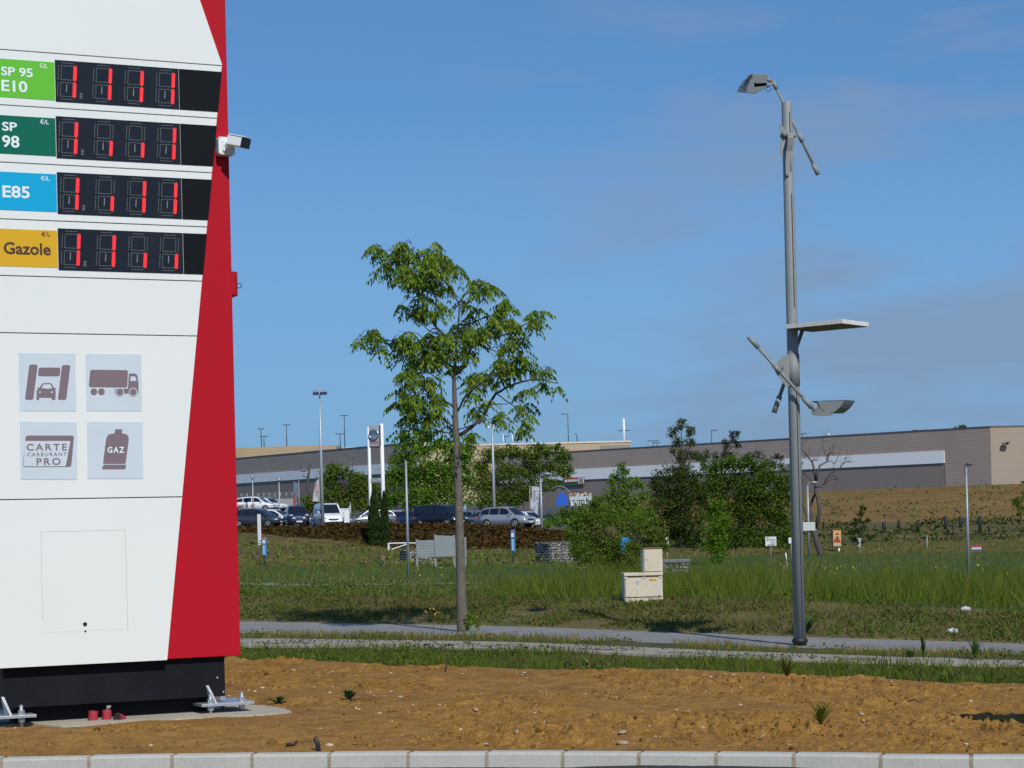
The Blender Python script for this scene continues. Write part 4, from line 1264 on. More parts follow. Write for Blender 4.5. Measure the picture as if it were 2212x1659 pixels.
yl = MB().prism([(x0 + W_ * .64, h * .70), (x0 + W_ * .83, h * .70), (x0 + W_ * .83, h * .78), (x0 + W_ * .64, h * .78)], fw, 0, .0015).build('warning_sticker', M_ylab, t)
lt = MB()
for i in range(7):
    x = x0 + W_ * (.66 + .022 * i)
    if i != 3: lt.prism([(x, h * .725), (x + W_ * .014, h * .725), (x + W_ * .014, h * .755), (x, h * .755)], fw, .0017, .0025)
lt.build('sticker_print', M_rust, yl)
MB().prism([(x0 + W_ * .27, h * .71), (x0 + W_ * .40, h * .71), (x0 + W_ * .335, h * .54)], fw, 0, .0015).build('triangle_sticker', M_blab, t)
MB().prism([(x0 + W_ * .76, h * .46), (x0 + W_ * .89, h * .46), (x0 + W_ * .825, h * .61)], fw, 0, .0015).build('triangle_sticker', mat('pale_sticker', (.50, .50, .48), .6), t)
MB().tube([(x1 - .06, -.015, h * .20), (x1 - .06, -.022, h * .20)], .010, 8).build('lock', M_dk, t)
topz_ = cb0.z + h
t2, y0, y1, h2 = cab('electrical_cabinet', 'tall narrow cream electrical cabinet rising above the right end of the wide one', 1390.5, 1432, 1183, 1240, .4, Vector((cb0.x, CD + .0, topz_)))
MB().box(y0, y1, .02, .34, .001, h2 - .02).build('body', M_cream, t2, bevel=.006)
MB().box(y0 - .006, y1 + .006, .008, .35, h2 - .019, h2).build('roof', M_rust, t2, bevel=.004)
dr = MB().box(y0 + .014, y1 - .02, .004, .019, .02, h2 - .03).build('door', M_cream, t2, bevel=.004)
lkm = MB()
lkm.tube([(y0 + .05, .005, h2 * .52), (y0 + .05, -.004, h2 * .52)], .009, 8)
lkm.build('lock', M_dk, dr)
rgm = MB()
cx, cz_ = y0 + (y1 - y0) * .30, h2 * .26
for k in range(16):
    a, b = 2 * PI * k / 16, 2 * PI * (k + 1) / 16
    rgm.add([(cx + .028 * math.cos(a), .0025, cz_ + .028 * math.sin(a)), (cx + .028 * math.cos(b), .0025, cz_ + .028 * math.sin(b)), (cx + .034 * math.cos(b), .0025, cz_ + .034 * math.sin(b)), (cx + .034 * math.cos(a), .0025, cz_ + .034 * math.sin(a))], [(0, 1, 2, 3)])
rgm.build('round_mark', M_ylab, dr)
om = MB(); q = hit(1352, 1262)
props(om.tube([(0, 0, -.1), (0, 0, .28)], .035, 10).build('marker_stub', mat('faded_orange', (.5, .16, .05), .7), None), 'faded orange marker stub behind the left side of the wide cabinet', 'marker post').location = Vector((P(1349, 1262, CD + .4).x, CD + .45, cb0.z + .05))

# ------------------------------------------------------------------ gabion walls
M_gab = None
def gabion_mat():
    m, nt, b = _mat('gabion_stone')
    tc = nt.nodes.new('ShaderNodeTexCoord'); mp = nt.nodes.new('ShaderNodeMapping')
    mp.inputs['Scale'].default_value = (1, 1, 2.4)
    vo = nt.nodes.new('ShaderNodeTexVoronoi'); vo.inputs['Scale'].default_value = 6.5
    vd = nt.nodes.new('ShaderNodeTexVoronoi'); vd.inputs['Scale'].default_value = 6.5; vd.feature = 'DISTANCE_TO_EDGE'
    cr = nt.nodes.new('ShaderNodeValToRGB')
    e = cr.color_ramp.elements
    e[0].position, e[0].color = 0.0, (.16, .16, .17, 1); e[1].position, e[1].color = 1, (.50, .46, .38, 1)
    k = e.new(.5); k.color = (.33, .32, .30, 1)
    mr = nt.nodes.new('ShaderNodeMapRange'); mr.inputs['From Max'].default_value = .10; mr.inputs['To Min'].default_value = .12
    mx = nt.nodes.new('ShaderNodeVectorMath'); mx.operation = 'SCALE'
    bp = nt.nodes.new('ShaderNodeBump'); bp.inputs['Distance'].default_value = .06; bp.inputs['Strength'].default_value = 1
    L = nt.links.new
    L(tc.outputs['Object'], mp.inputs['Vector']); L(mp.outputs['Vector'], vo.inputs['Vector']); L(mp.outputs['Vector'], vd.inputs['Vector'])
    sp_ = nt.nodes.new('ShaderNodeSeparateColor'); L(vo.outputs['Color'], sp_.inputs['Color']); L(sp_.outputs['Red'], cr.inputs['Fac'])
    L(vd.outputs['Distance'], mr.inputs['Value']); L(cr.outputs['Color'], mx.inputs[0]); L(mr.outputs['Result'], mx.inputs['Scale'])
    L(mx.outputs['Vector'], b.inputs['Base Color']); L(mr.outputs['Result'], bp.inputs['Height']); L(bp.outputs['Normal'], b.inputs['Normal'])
    b.inputs['Roughness'].default_value = .9
    return m
M_gab = gabion_mat()
M_wire = mat('gabion_wire', (.16, .17, .17), .5, .5)
def rock_box(size, seed):
    """box of stacked stones with an uneven face"""
    mb = MB(); rnd = random.Random(seed)
    sx, sy, sz = size
    mb.box(.03, sx - .03, .03, sy - .03, -.2, sz - .03)
    return mb
def gabion(label, u_c, D, left_w, right_w, h, rz, base_z=None, cap=False):
    p = stand(u_c, D)
    t = thing('gabion_wall', label, 'gabion wall', p, rz, 'stone filled gabion walls')
    mb = MB(); rnd = random.Random(u_c)
    mb.box(0, right_w, 0, left_w, -.4, h)
    nx_, nz_ = int(right_w / .17), int(h / .11)
    for i in range(nx_):
        for j in range(nz_):
            mb.ellipsoid((right_w * (i + .5 + rnd.uniform(-.3, .3)) / nx_, -.0, h * (j + .5 + rnd.uniform(-.2, .2)) / nz_), (right_w / nx_ * .55 * rnd.uniform(.7, 1.2), .05, h / nz_ * .55), 6, 4, jit=.2)
    ny_ = int(left_w / .17)
    for i in range(ny_):
        for j in range(nz_):
            mb.ellipsoid((-.0, left_w * (i + .5 + rnd.uniform(-.3, .3)) / ny_, h * (j + .5 + rnd.uniform(-.2, .2)) / nz_), (.05, left_w / ny_ * .55 * rnd.uniform(.7, 1.2), h / nz_ * .55), 6, 4, jit=.2)
    mb.build('stone_fill', M_gab, t)
    wm = MB()
    for x in np.arange(0, right_w + .01, 1.0 if right_w > 1.2 else right_w): wm.tube([(x, -.055, -.1), (x, -.055, h)], .012, 4)
    wm.tube([(0, -.055, h), (right_w, -.055, h)], .012, 4); wm.tube([(-.055, 0, h), (-.055, left_w, h)], .012, 4)
    wm.build('wire_cage', M_wire, t)
    if cap:
        MB().box(-.05, right_w + .04, -.08, left_w, h, h + .12).build('cap_slab', mat('slate_cap', (.16, .17, .18), .8, var=.1), t, bevel=.03)
    return t
GD = hit(1190, 1216).y
def mm(px): return px * GD / F
gabion('broad stone gabion wall at the foot of the hedge beside the big bush', 1190, GD, mm(64) / math.cos(R(35)) * .99, mm(82), mm(45), R(25))
GD2 = hit(880, 1215).y
gabion('small stone gabion carrying the white frame, half behind the grey board', 882, GD2, GD2 / F * 48, GD2 / F * 64, GD2 / F * 28, R(25))
GD3 = hit(1460, 1246).y
gabion('low stone gabion with dark capping behind the cream cabinets', 1432, GD3, .8, GD3 / F * 58, GD3 / F * 29, R(2), cap=True)

# white frame standing on the small gabion
M_wht = mat('white_paint', (.78, .80, .80), .45)
M_wsh = mat('grey_white_paint', (.30, .33, .36), .5)
wp = stand(882, GD2)
zz0 = GD2 / F * 28
wf = thing('white_frame', 'white welded barrier frame fixed on top of the small gabion', 'barrier', (wp.x, wp.y + .2, wp.z + zz0), R(25))
s_ = GD2 / F
for nm, a, b, r_ in (('post', (-s_ * 38, s_ * 18, 0), (-s_ * 38, s_ * 18, s_ * 15), s_ * 2.2), ('post', (0, 0, 0), (0, 0, s_ * 15.5), s_ * 2.6), ('post', (s_ * 22, 0, 0), (s_ * 22, 0, s_ * 13), s_ * 1.4),
                     ('rail', (-s_ * 38, s_ * 18, s_ * 14), (0, 0, s_ * 14), s_ * 1.5), ('rail', (0, 0, s_ * 14.2), (s_ * 22, 0, s_ * 13), s_ * 1.2), ('brace', (-s_ * 32, s_ * 15, s_ * 1), (0, 0, s_ * 12), s_ * 1.3)):
    MB().tube([a, b], r_, 4, smooth=False).build(nm, M_wht, wf)

# ------------------------------------------------------------------ grey board seen from behind
M_gbd = ramp_mat('grey_board', [(.3, (.22, .25, .26)), (.7, (.26, .29, .30))], 2, bump=.0, rough=.55)
M_pst = mat('galvanised_post', (.32, .35, .37), .5, .4)
SD = hit(950, 1224).y
sp0 = hit(950, 1224)
bd = thing('sign_board', 'grey three part sign board seen from behind on slim posts', 'sign board', sp0)
def sb(u, v): p = P(u, v, SD); return p.x - sp0.x, p.z - sp0.z
def slatpanel(u0, u1, v0a, v0b, v1, n, dy, skew=0):
    (xa, za), (xb, zb), (xc, zc) = sb(u0, v0a), sb(u1, v0b), sb(u1, v1)
    zl = sb(u0, v1 + skew)[1]
    pn = MB()
    for i in range(n):
        f0, f1 = i / n, (i + 1) / n - (.012 if n > 1 else 0)
        L = lambda f: zl + (za - zl) * f
        Rr = lambda f: zc + (zb - zc) * f
        pn.add([(xa, dy, L(f0)), (xb, dy, Rr(f0)), (xb, dy, Rr(f1)), (xa, dy, L(f1)), (xa, dy + .03, L(f0)), (xb, dy + .03, Rr(f0)), (xb, dy + .03, Rr(f1)), (xa, dy + .03, L(f1))], [(0, 1, 2, 3), (4, 5, 6, 7), (0, 1, 5, 4), (1, 2, 6, 5), (2, 3, 7, 6), (3, 0, 4, 7)])
    return pn.build('panel', M_gbd, bd)
slatpanel(899, 939, 1167, 1166, 1203, 6, -.03, 1)
slatpanel(938, 981, 1156, 1158, 1201.5, 1, -.075, 1)
slatpanel(980, 1007, 1163, 1160, 1203, 6, -.03, 0)
for u, v0, v1 in ((900, 1165, 1222), (939.5, 1155, 1222), (980.5, 1156, 1223), (992, 1190, 1220), (1004, 1163, 1222)):
    (xa, za), (xb, zb) = sb(u, v0), sb(u, v1)
    MB().box(xa - .035, xa + .035, .0, .07, -.2, za).build('post', M_pst, bd)

# blue and white waymark posts
M_blue = mat('blue_paint', (.035, .20, .50), .45)
M_lblue = mat('light_blue_panel', (.25, .42, .58), .5)
def way_post(u, vb, vt, label):
    p = hit(u, vb)
    t = thing('information_post', label, 'information post', p, R(12), 'blue information posts')
    s = p.y / F
    H_ = (vb - vt) * s
    MB().tube([(0, 0, -.2), (0, 0, H_)], s * 1.6, 10).build('post', mat('deep_blue_post', (.02, .06, .22), .5), t)
    MB().box(-s * 4.5, s * 4.5, -s * 4, s * 3, H_ * .36, H_ * .73).build('lower_panel', M_blue, t, bevel=.01)
    MB().box(-s * 3.6, s * 0.4, -s * 4.4, -s * 4.02, H_ * .39, H_ * .71).build('lower_notice', M_lblue, t)
    up_ = MB().box(-s * 4.5, s * 4.5, -s * 4, s * 3, H_ * .76, H_ * .985).build('upper_panel', M_blue, t, bevel=.01)
    MB().box(-s * 4.2, s * 1.4, -s * 4.4, -s * 4.02, H_ * .775, H_ * .90).build('white_notice', mat('white_notice', (.55, .60, .63), .5), up_)
    MB().box(-s * 4.2, s * 1.4, -s * 4.4, -s * 4.02, H_ * .905, H_ * .965).build('red_band', mat('red_band', (.42, .04, .08), .5), up_)
    return t
way_post(572, 1222, 1160, 'blue information post on the grass beside the white edge-on sign')
way_post(1109, 1217, 1144, 'blue information post near the broad gabion wall')
p = hit(1001, 1222)
bp_ = thing('blue_pole', 'thin dark blue pole half hidden behind the young tree trunk', 'pole', p)
MB().tube([(0, 0, -.2), (0, 0, (1222 - 1078) * p.y / F)], p.y / F * 2.6, 8).build('pole', mat('navy_pole', (.03, .04, .13), .5), bp_)
MB().box(0, p.y / F * 5, -.03, .05, (1222 - 1205) * p.y / F, (1222 - 1199) * p.y / F).build('bracket', M_wht, bp_)
# wooden stump post
p = hit(828, 1221)
s = p.y / F
wdn = MB().tube([(0, 0, -.2), (0, 0, s * 18)], s * 5.8, 12)
wo = thing('wooden_post', 'thick weathered wooden bollard with an orange top in the rough grass', 'bollard', p)
wdn.build('post', ramp_mat('weathered_wood', [(.3, (.10, .075, .065)), (.7, (.20, .15, .12))], 12, bump=.4), wo)
MB().tube([(0, 0, s * 18.02), (0, 0, s * 19.6)], s * 5.9, 12).build('cap', mat('orange_top', (.42, .16, .07), .7), wo)
# white edge-on sign
p = stand(561, 117)
s = p.y / F
es = thing('edge_on_sign', 'tall narrow white sign panel seen edge-on in front of the hedge', 'sign', p, R(62))
MB().box(-.12, .12, -.035, .035, .0, s * 67).build('panel', M_wht, es)
MB().box(-.13, .13, .036, .075, .0, s * 68).build('rear_panel', M_dk, es)

# ------------------------------------------------------------------ hedge
M_hedge = leaf_mat('hedge_leaf', [(.045, .022, .008), (.070, .034, .010), (.095, .050, .014), (.060, .055, .014), (.115, .070, .022)], trans=.2)
HX = []
hl = []
for u in range(440, 1290, 2):
    vt = float(np.interp(u, [440, 520, 690, 720, 1000, 1150, 1230, 1290], [1136, 1139, 1138, 1131, 1132, 1142, 1150, 1158]))
    vbm = float(np.interp(u, [440, 525, 700, 800, 1000, 1150, 1290], [1174, 1172, 1176, 1183, 1190, 1180, 1182]))
    Db = stand(u, 119).y
    for _ in range(75):
        f = random.random()
        v = vbm + (vt - vbm) * f + random.gauss(0, 1.2)
        D = 120.5 + 3.5 * (f ** .7) + random.uniform(-.35, .5)
        q_ = P(u + random.uniform(-1, 1), v, D)
        hl.append((q_.x, q_.y, q_.z))
hp = stand(860, 122)
hd_ = thing('hedge', 'long russet brown clipped hedge screening the car park', 'hedge', hp)
leaves('foliage', hl, .26, M_hedge, hd_, origin=hp)
cm = MB(hp)
prev = None
for u in range(440, 1291, 17):
    vt = float(np.interp(u, [440, 520, 690, 720, 1000, 1150, 1230, 1290], [1136, 1139, 1138, 1131, 1132, 1142, 1150, 1158])) + 3
    a, b, c_ = stand(u, 121.8), P(u, vt + 1, 125.2), stand(u, 127)
    a.z -= .3
    cur = (a, P(u, vt + 16, 122.8), P(u, vt + 3, 124.4), b, c_)
    if prev:
        for i in range(4): cm.add([prev[i], cur[i], cur[i + 1], prev[i + 1]], [(0, 1, 2, 3)])
    prev = cur
cm.build('twig_core', mat('hedge_twigs', (.030, .016, .007), .95), hd_)

# ------------------------------------------------------------------ buildings
def clad_mat(name, c, period, depth=.6, dark=.75):
    m, nt, b = _mat(name)
    tc = nt.nodes.new('ShaderNodeTexCoord'); wv = nt.nodes.new('ShaderNodeTexWave')
    wv.bands_direction = 'Z'; wv.inputs['Scale'].default_value = 1.0 / period * .314 * 1.0
    wv.inputs['Distortion'].default_value = 0
    L = nt.links.new
    L(tc.outputs['Object'], wv.inputs['Vector'])
    bp = nt.nodes.new('ShaderNodeBump'); bp.inputs['Strength'].default_value = depth; bp.inputs['Distance'].default_value = period * .3
    L(wv.outputs['Fac'], bp.inputs['Height']); L(bp.outputs['Normal'], b.inputs['Normal'])
    n = nt.nodes.new('ShaderNodeTexNoise'); n.inputs['Scale'].default_value = .15; n.inputs['Detail'].default_value = 4
    L(tc.outputs['Object'], n.inputs['Vector'])
    mr = nt.nodes.new('ShaderNodeMapRange'); mr.inputs['From Min'].default_value = .3; mr.inputs['From Max'].default_value = .7; mr.inputs['To Min'].default_value = .93; mr.inputs['To Max'].default_value = 1.07
    L(n.outputs['Fac'], mr.inputs['Value'])
    mx = nt.nodes.new('ShaderNodeVectorMath'); mx.operation = 'SCALE'; mx.inputs[0].default_value = c
    L(mr.outputs['Result'], mx.inputs['Scale']); L(mx.outputs['Vector'], b.inputs['Base Color'])
    b.inputs['Roughness'].default_value = .55
    return m
M_cladb = clad_mat('taupe_ribbed_cladding', (.35, .28, .235), .26, .18)
M_beige = clad_mat('beige_ribbed_cladding', (.46, .355, .225), .3, .12)
M_beige2 = clad_mat('beige_flank_cladding', (.33, .265, .205), .26, .12)
M_band = mat('pale_grey_band', (.76, .78, .78), .5)
M_dgrey = mat('slate_grey_wall', (.235, .19, .165), .6, var=.05, scale=.2)
M_panel = mat('grey_brown_panel', (.27, .235, .19), .6)
M_trim = mat('dark_trim', (.10, .085, .08), .5)
def facade(root, A, B, zs, name_mats, back, out=0.0):
    """vertical wall from A to B (world xy); zs heights"""
    dirv = Vector((B[0] - A[0], B[1] - A[1], 0)); L = dirv.length; dirv.normalize()
    nrm = Vector((dirv.y, -dirv.x, 0))
    if nrm.y > 0: nrm = -nrm
    for (nm, m, z0, z1, f0, f1, off) in name_mats:
        a = Vector((A[0], A[1], 0)) + dirv * L * f0; b = Vector((A[0], A[1], 0)) + dirv * L * f1
        mb = MB(root.location)
        q = [a + nrm * off, b + nrm * off, b - nrm * .3, a - nrm * .3]
        mb.add([(p.x, p.y, z0) for p in q] + [(p.x, p.y, z1) for p in q], [(0, 1, 2, 3), (4, 5, 6, 7), (0, 1, 5, 4), (1, 2, 6, 5), (2, 3, 7, 6), (3, 0, 4, 7)])
        mb.build(nm, m, root)
def ux(u, D, v=1000): return P(u, v, D).x
# right-hand warehouse
Ac = (ux(2141, 265), 265.0)
Al = (ux(1195, 320), 320.0)
Al = (Ac[0] + (Al[0] - Ac[0]) * 1.17, Ac[1] + (Al[1] - Ac[1]) * 1.17)
zt_ = P(2141, 922.8, 265).z
bw = thing('warehouse', 'long low taupe warehouse with pale band on the ochre hillside', 'building', (Ac[0], Ac[1], 4.5))
z_b1, z_b0 = P(2049, 972.8, 270).z, P(2049, 999.9, 270).z
dl = math.hypot(Al[0] - Ac[0], Al[1] - Ac[1])
fb = 6.9 / dl
facade(bw, Ac, Al, None, [('wall', M_cladb, z_b1, zt_, 0, 1, 0), ('wall', M_cladb, 2.5, z_b1 - .004, 0, fb, 0), ('fascia_band', M_band, z_b0, z_b1 - .004, fb + .0002, 1, .12), ('wall', M_dgrey, 2.5, z_b0 - .004, fb + .0002, 1, -.05), ('coping', M_trim, zt_ + .002, zt_ + .16, 0, 1, .06)], 0)
Ar = (Ac[0] + 30 * .72, Ac[1] + 30 * .70 * .12)
facade(bw, (Ac[0] + .003, Ac[1]), Ar, None, [('flank_wall', M_beige2, 2.5, zt_ - .02, 0, 1, 0), ('coping', M_trim, zt_ - .018, zt_ + .15, 0.004, 1, .06)], 0)
# roof slab behind the parapet
rfm = MB(bw.location)
ctr_ = [Vector((*Ac, zt_ - .5)), Vector((*Al, zt_ - .5)), Vector((Al[0] + 40, Al[1] + 60, zt_ - .5)), Vector((*Ar, zt_ - .5))]
rfm.add([p + Vector((0, .6, 0)) for p in ctr_], [(0, 1, 2, 3)])
rfm.build('roof', M_dgrey, bw)
cmb = MB(bw.location); q = P(2172, 959, 264.6)
cmb.rbox(q, (.7, .5, .35)).rbox(q + Vector((.3, -.2, .2)), (.5, .5, .12)).build('wall_camera', M_trim, bw)
# shop sign on the band
M_sg = mat('green_sign', (.015, .13, .06), .5); M_sr = mat('red_sign', (.45, .02, .03), .5); M_sw = mat('white_sign', (.8, .8, .8), .5)
dirw = Vector((Al[0] - Ac[0], Al[1] - Ac[1], 0)).normalized(); nrw = Vector((dirw.y, -dirw.x, 0))
if nrw.y > 0: nrw = -nrw
def onw(u, v, off):
    """point on the long warehouse wall"""
    dx, dz = ray(u, v)
    t = (off + Ac[0] * nrw.x + Ac[1] * nrw.y) / (dx * nrw.x + nrw.y)
    return Vector((t * dx, t, CAMH + t * dz))
def wquad(nm, m, uvs, off, parent):
    mb = MB(bw.location)
    f_ = [onw(u, v, off) for u, v in uvs]; k_ = [onw(u, v, .13) for u, v in uvs]
    n = len(uvs)
    mb.add(f_ + k_, [list(range(n)), list(range(n, 2 * n))] + [(i, (i + 1) % n, (i + 1) % n + n, i + n) for i in range(n)])
    return mb.build(nm, m, parent)
zs = lambda x, y: ((2200 + x / 7.373) / 1.8517, (1850 + y / 7.373) / 1.8517)
sg = wquad('shop_sign', M_sg, [zs(375, 470), zs(1018, 428), zs(1018, 650), zs(380, 692)], .22, bw)
wquad('red_field', M_sr, [zs(420, 470), zs(830, 440), zs(830, 575), zs(420, 600)], .26, sg)
tx_ = MB(bw.location)
for a, b in ((432, 500), (515, 560), (572, 612), (622, 650), (660, 715), (725, 770), (780, 815)):
    f_ = [onw(*zs(x, y - (x - 430) * .06), .29) for x, y in ((a, 512), (b, 512), (b, 580), (a, 580))]
    tx_.add(f_, [(0, 1, 2, 3)])
tx_.build('white_lettering', M_sw, sg)
sq = wquad('white_square', M_sw, [zs(835, 458), zs(1003, 446), zs(1003, 622), zs(835, 635)], .30, sg)
wquad('red_strip', M_sr, [zs(850, 585), zs(985, 575), zs(985, 605), zs(850, 615)], .32, sq)
wquad('grey_emblem', M_panel, [zs(860, 480), zs(940, 465), zs(975, 480), zs(965, 560), zs(870, 568)], .32, sq)
# door recess and stacked goods below
wquad('door_opening', M_dk, [zs(590, 870), zs(858, 845), zs(858, 930), zs(590, 960)], .14, bw)
# left-hand warehouse
Bl, Br = (ux(440, 385), 385.0), (ux(905, 324), 324.0)
def zat(u, v, A, B):
    nr = Vector((B[1] - A[1], -(B[0] - A[0]), 0)).normalized()
    dx, dz = ray(u, v)
    t = (A[0] * nr.x + A[1] * nr.y) / (dx * nr.x + nr.y)
    return CAMH + t * dz
b2 = thing('warehouse', 'taupe warehouse with pale band rising behind the parked cars', 'building', (Br[0], Br[1], 7))
zT = (zat(513, 991.7, Bl, Br) + zat(718, 971.8, Bl, Br)) / 2
zB1 = (zat(513, 1025.7, Bl, Br) + zat(718, 1011, Bl, Br)) / 2
zB0 = (zat(513, 1044.5, Bl, Br) + zat(718, 1031, Bl, Br)) / 2
facade(b2, Bl, Br, None, [('wall', M_cladb, zB1, zT, 0, 1, 0), ('fascia_band', M_band, zB0, zB1 - .004, 0, 1, .12), ('wall', M_dgrey, 4, zB0 - .004, 0, 1, -.05), ('coping', M_trim, zT + .002, zT + .16, 0, 1, .06)], 0)
Bf = (Br[0] * 1.12, Br[1] * 1.06)
facade(b2, (Br[0] + .003, Br[1] + .0), Bf, None, [('flank_wall', M_cladb, 4, zT - .02, 0, 1, 0)], 0)
rfm = MB(b2.location)
rfm.add([(Bl[0], Bl[1] + 1, zT - .5), (Br[0], Br[1] + 1, zT - .5), (Bf[0], Bf[1] + 1, zT - .5), (Bl[0] + 20, Bl[1] + 40, zT - .5)], [(0, 1, 2, 3)])
rfm.build('roof', M_dgrey, b2)
# beige hall far behind
D3 = 430.0
zh1, zh0 = P(1363, 955, D3).z, 5.0
xa, xb = ux(470, D3), ux(1363, D3)
b3 = thing('hall', 'big pale beige hall with flat roof farthest behind', 'building', (xb, D3, zh0))
MB(b3.location).box(xa, xb, D3, D3 + 40, zh0, zh1).build('wall', M_beige, b3)
MB(b3.location).box(xa - .1, xb + .1, D3 - .15, D3 + 40, zh1 + .01, zh1 + .35).build('coping', mat('pale_coping', (.66, .60, .50), .6), b3)
pa_ = P(1296, 962.5, D3); pb2 = P(1362, 985, D3)
MB(b3.location).box(pa_.x, xb - .1, D3 - .12, D3 - .003, pb2.z - 3, pa_.z).build('grey_panel', M_panel, b3)
D4 = 405.0
b4 = thing('hall', 'lower beige hall in front of the farthest one, left part', 'building', (ux(600, D4), D4, 5))
MB(b4.location).box(ux(440, D4), ux(728, D4), D4, D4 + 18, 5, P(600, 964.5, D4).z).build('wall', clad_mat('sand_cladding', (.38, .285, .165), .3, .12), b4)
MB(b4.location).box(ux(663, D4), ux(770, D4), D4 - .5, D4 - .01, 5, P(690, 971.5, D4).z).build('grey_panel', M_panel, b4)
# white rooftop units and rail
ru = thing('rooftop_units', 'white rooftop units on the beige hall behind the tree crown', 'rooftop units', (ux(960, D3), D3 + 5, zh1 + .35))
for a, b, h_ in ((905, 925, .9), (930, 962, .7), (955, 975, 1.0)):
    MB(ru.location).box(ux(a, D3), ux(b, D3), D3 + 4, D3 + 8, zh1 + .3, zh1 + .35 + h_).build('unit', M_wht, ru, bevel=.1)
rl = thing('roof_railing', 'thin roof railing with leaning white posts on the beige hall', 'railing', (ux(1120, D3), D3 + 2, zh1 + .35))
M_dark = mat('dark_steel', (.035, .04, .045), .5)
for u, v in ((1086, 939), (1106, 938), (1126, 939), (1147, 940)):
    q = P(u, v, D3 + 2)
    MB(rl.location).tube([(q.x + .25, D3 + 2, zh1 + .3), (q.x, D3 + 2, q.z)], .13, 6).build('white_post', M_wht, rl)
rm = MB(rl.location)
for k in range(18):
    x = ux(1110, D3) + (ux(1330, D3) - ux(1110, D3)) * k / 17
    rm.tube([(x, D3 + 2, zh1 + .3), (x, D3 + 2, zh1 + 2.1)], .03, 4)
rm.tube([(ux(1086, D3), D3 + 2, zh1 + 2.1), (ux(1330, D3), D3 + 2, zh1 + 2.1)], .035, 4)
rm.build('rail', mat('pale_steel', (.35, .38, .4), .5), rl)
# grey retaining wall and its wire fence, left
D5 = 245.0
rw = thing('retaining_wall', 'light grey retaining wall below the left warehouse', 'wall', (ux(540, D5), D5, 3))
MB(rw.location).box(ux(430, D5), ux(640, D5), D5, D5 + 1, 2, P(540, 1079, D5).z).build('wall', mat('grey_render', (.30, .30, .29), .8, var=.08, scale=.3), rw)
rf = thing('wire_fence', 'thin wire fence with slim posts on the retaining wall', 'fence', (ux(540, D5), D5 + .5, P(540, 1079, D5).z))
zf0 = P(540, 1079, D5).z; zf1 = P(540, 1065, D5).z
for k in range(15):
    x = ux(470, D5) + (ux(640, D5) - ux(470, D5)) * k / 14
    MB(rf.location).tube([(x, D5 + .5, zf0), (x, D5 + .5, zf1)], .05, 5).build('post', M_pst, rf)
wm_ = MB(rf.location)
for z in np.linspace(zf0 + .1, zf1 - .05, 4): wm_.tube([(ux(470, D5), D5 + .5, z), (ux(640, D5), D5 + .5, z)], .012, 4)
wm_.build('wires', M_pst, rf)

# ------------------------------------------------------------------ lamp posts far and near
def t_lamp(u, vt, vb, D, half, label, single=0, rz=0.0):
    b = P(u + (vb - vt) * .0244, vb, D); tpt = P(u, vt, D)
    H_ = tpt.z - b.z
    t = thing('lamp_post', label, 'lamp post', b, rz, 'dark lamp posts on the roof car park')
    s = D / F
    MB().tube([(0, 0, -.3), (0, 0, H_)], [s * 1.1, s * .8], 6).build('pole', M_dark, t)
    for sd in ((-1, 1) if not single else (single,)):
        MB().tube([(0, 0, H_), (sd * half * s * .5, 0, H_ + s * .4), (sd * half * s, 0, H_ + s * .7)], [s * .75, s * .9, s * .9], 5).build('arm', M_dark, t)
    return t
LP = [(563.8, 926.7, 962, 7, 'tall double-armed lamp post over the beige hall, leftmost one', 0), (570, 943, 962, 9, 'short double-armed lamp post just right of the leftmost tall one', 0), (618.5, 918, 962, 8, 'double-armed lamp post standing alone left of the floodlight mast', 0),
      (734.7, 937.6, 968, 10, 'short double-armed lamp post beside a taller one left of the white pylon', 0), (743.5, 898, 967, 8, 'tallest double-armed lamp post left of the white pylon', 0), (868.8, 915.5, 955, 7, 'double-armed lamp post just left of the young tree crown', 0),
      (1226.4, 894.6, 952, 14, 'single-armed tall lamp post right of the young tree', -1), (1246, 938, 953, 5, 'small lamp post right of the single-armed tall one', -1), (1108, 921, 952, 3, 'plain lamp post behind the roof railing', -1), (1091, 943, 953, 9, 'low double-armed lamp behind the white roof posts', 0)]
for u, vt, vb, hf, lab, sg_ in LP: t_lamp(u, vt, vb, 415 if u < 900 else 434, hf, lab, sg_)
for u, vt, vb, D, hf, lab, sg_ in [(1410.8, 952.6, 980, 340, 12, 'wide double-armed lamp post over the long warehouse roof', 0), (1419, 957, 980, 345, 7, 'lamp post partly behind the wide double-armed one', 0), (1379, 974, 982, 345, 6, 'short lamp post low over the warehouse roof edge', -1),
      (1536.7, 929.9, 985, 330, 13, 'single-armed lamp post between the two sparse trees', 1), (1611, 957, 966, 320, 12, 'low wide lamp head over the warehouse roof right of the sparse tree', 0), (1987.8, 929.5, 936, 300, 16, 'low wide lamp head over the right end of the warehouse roof', 0), (1733, 974 - 37, 955, 310, 9, 'lamp head just right of the big street lamp pole over the roof', 0), (762, 990, 1060, 210, 9, 'double-armed lamp post in front of the left warehouse', 0)]:
    t_lamp(u, vt, vb, D, hf, lab, sg_)
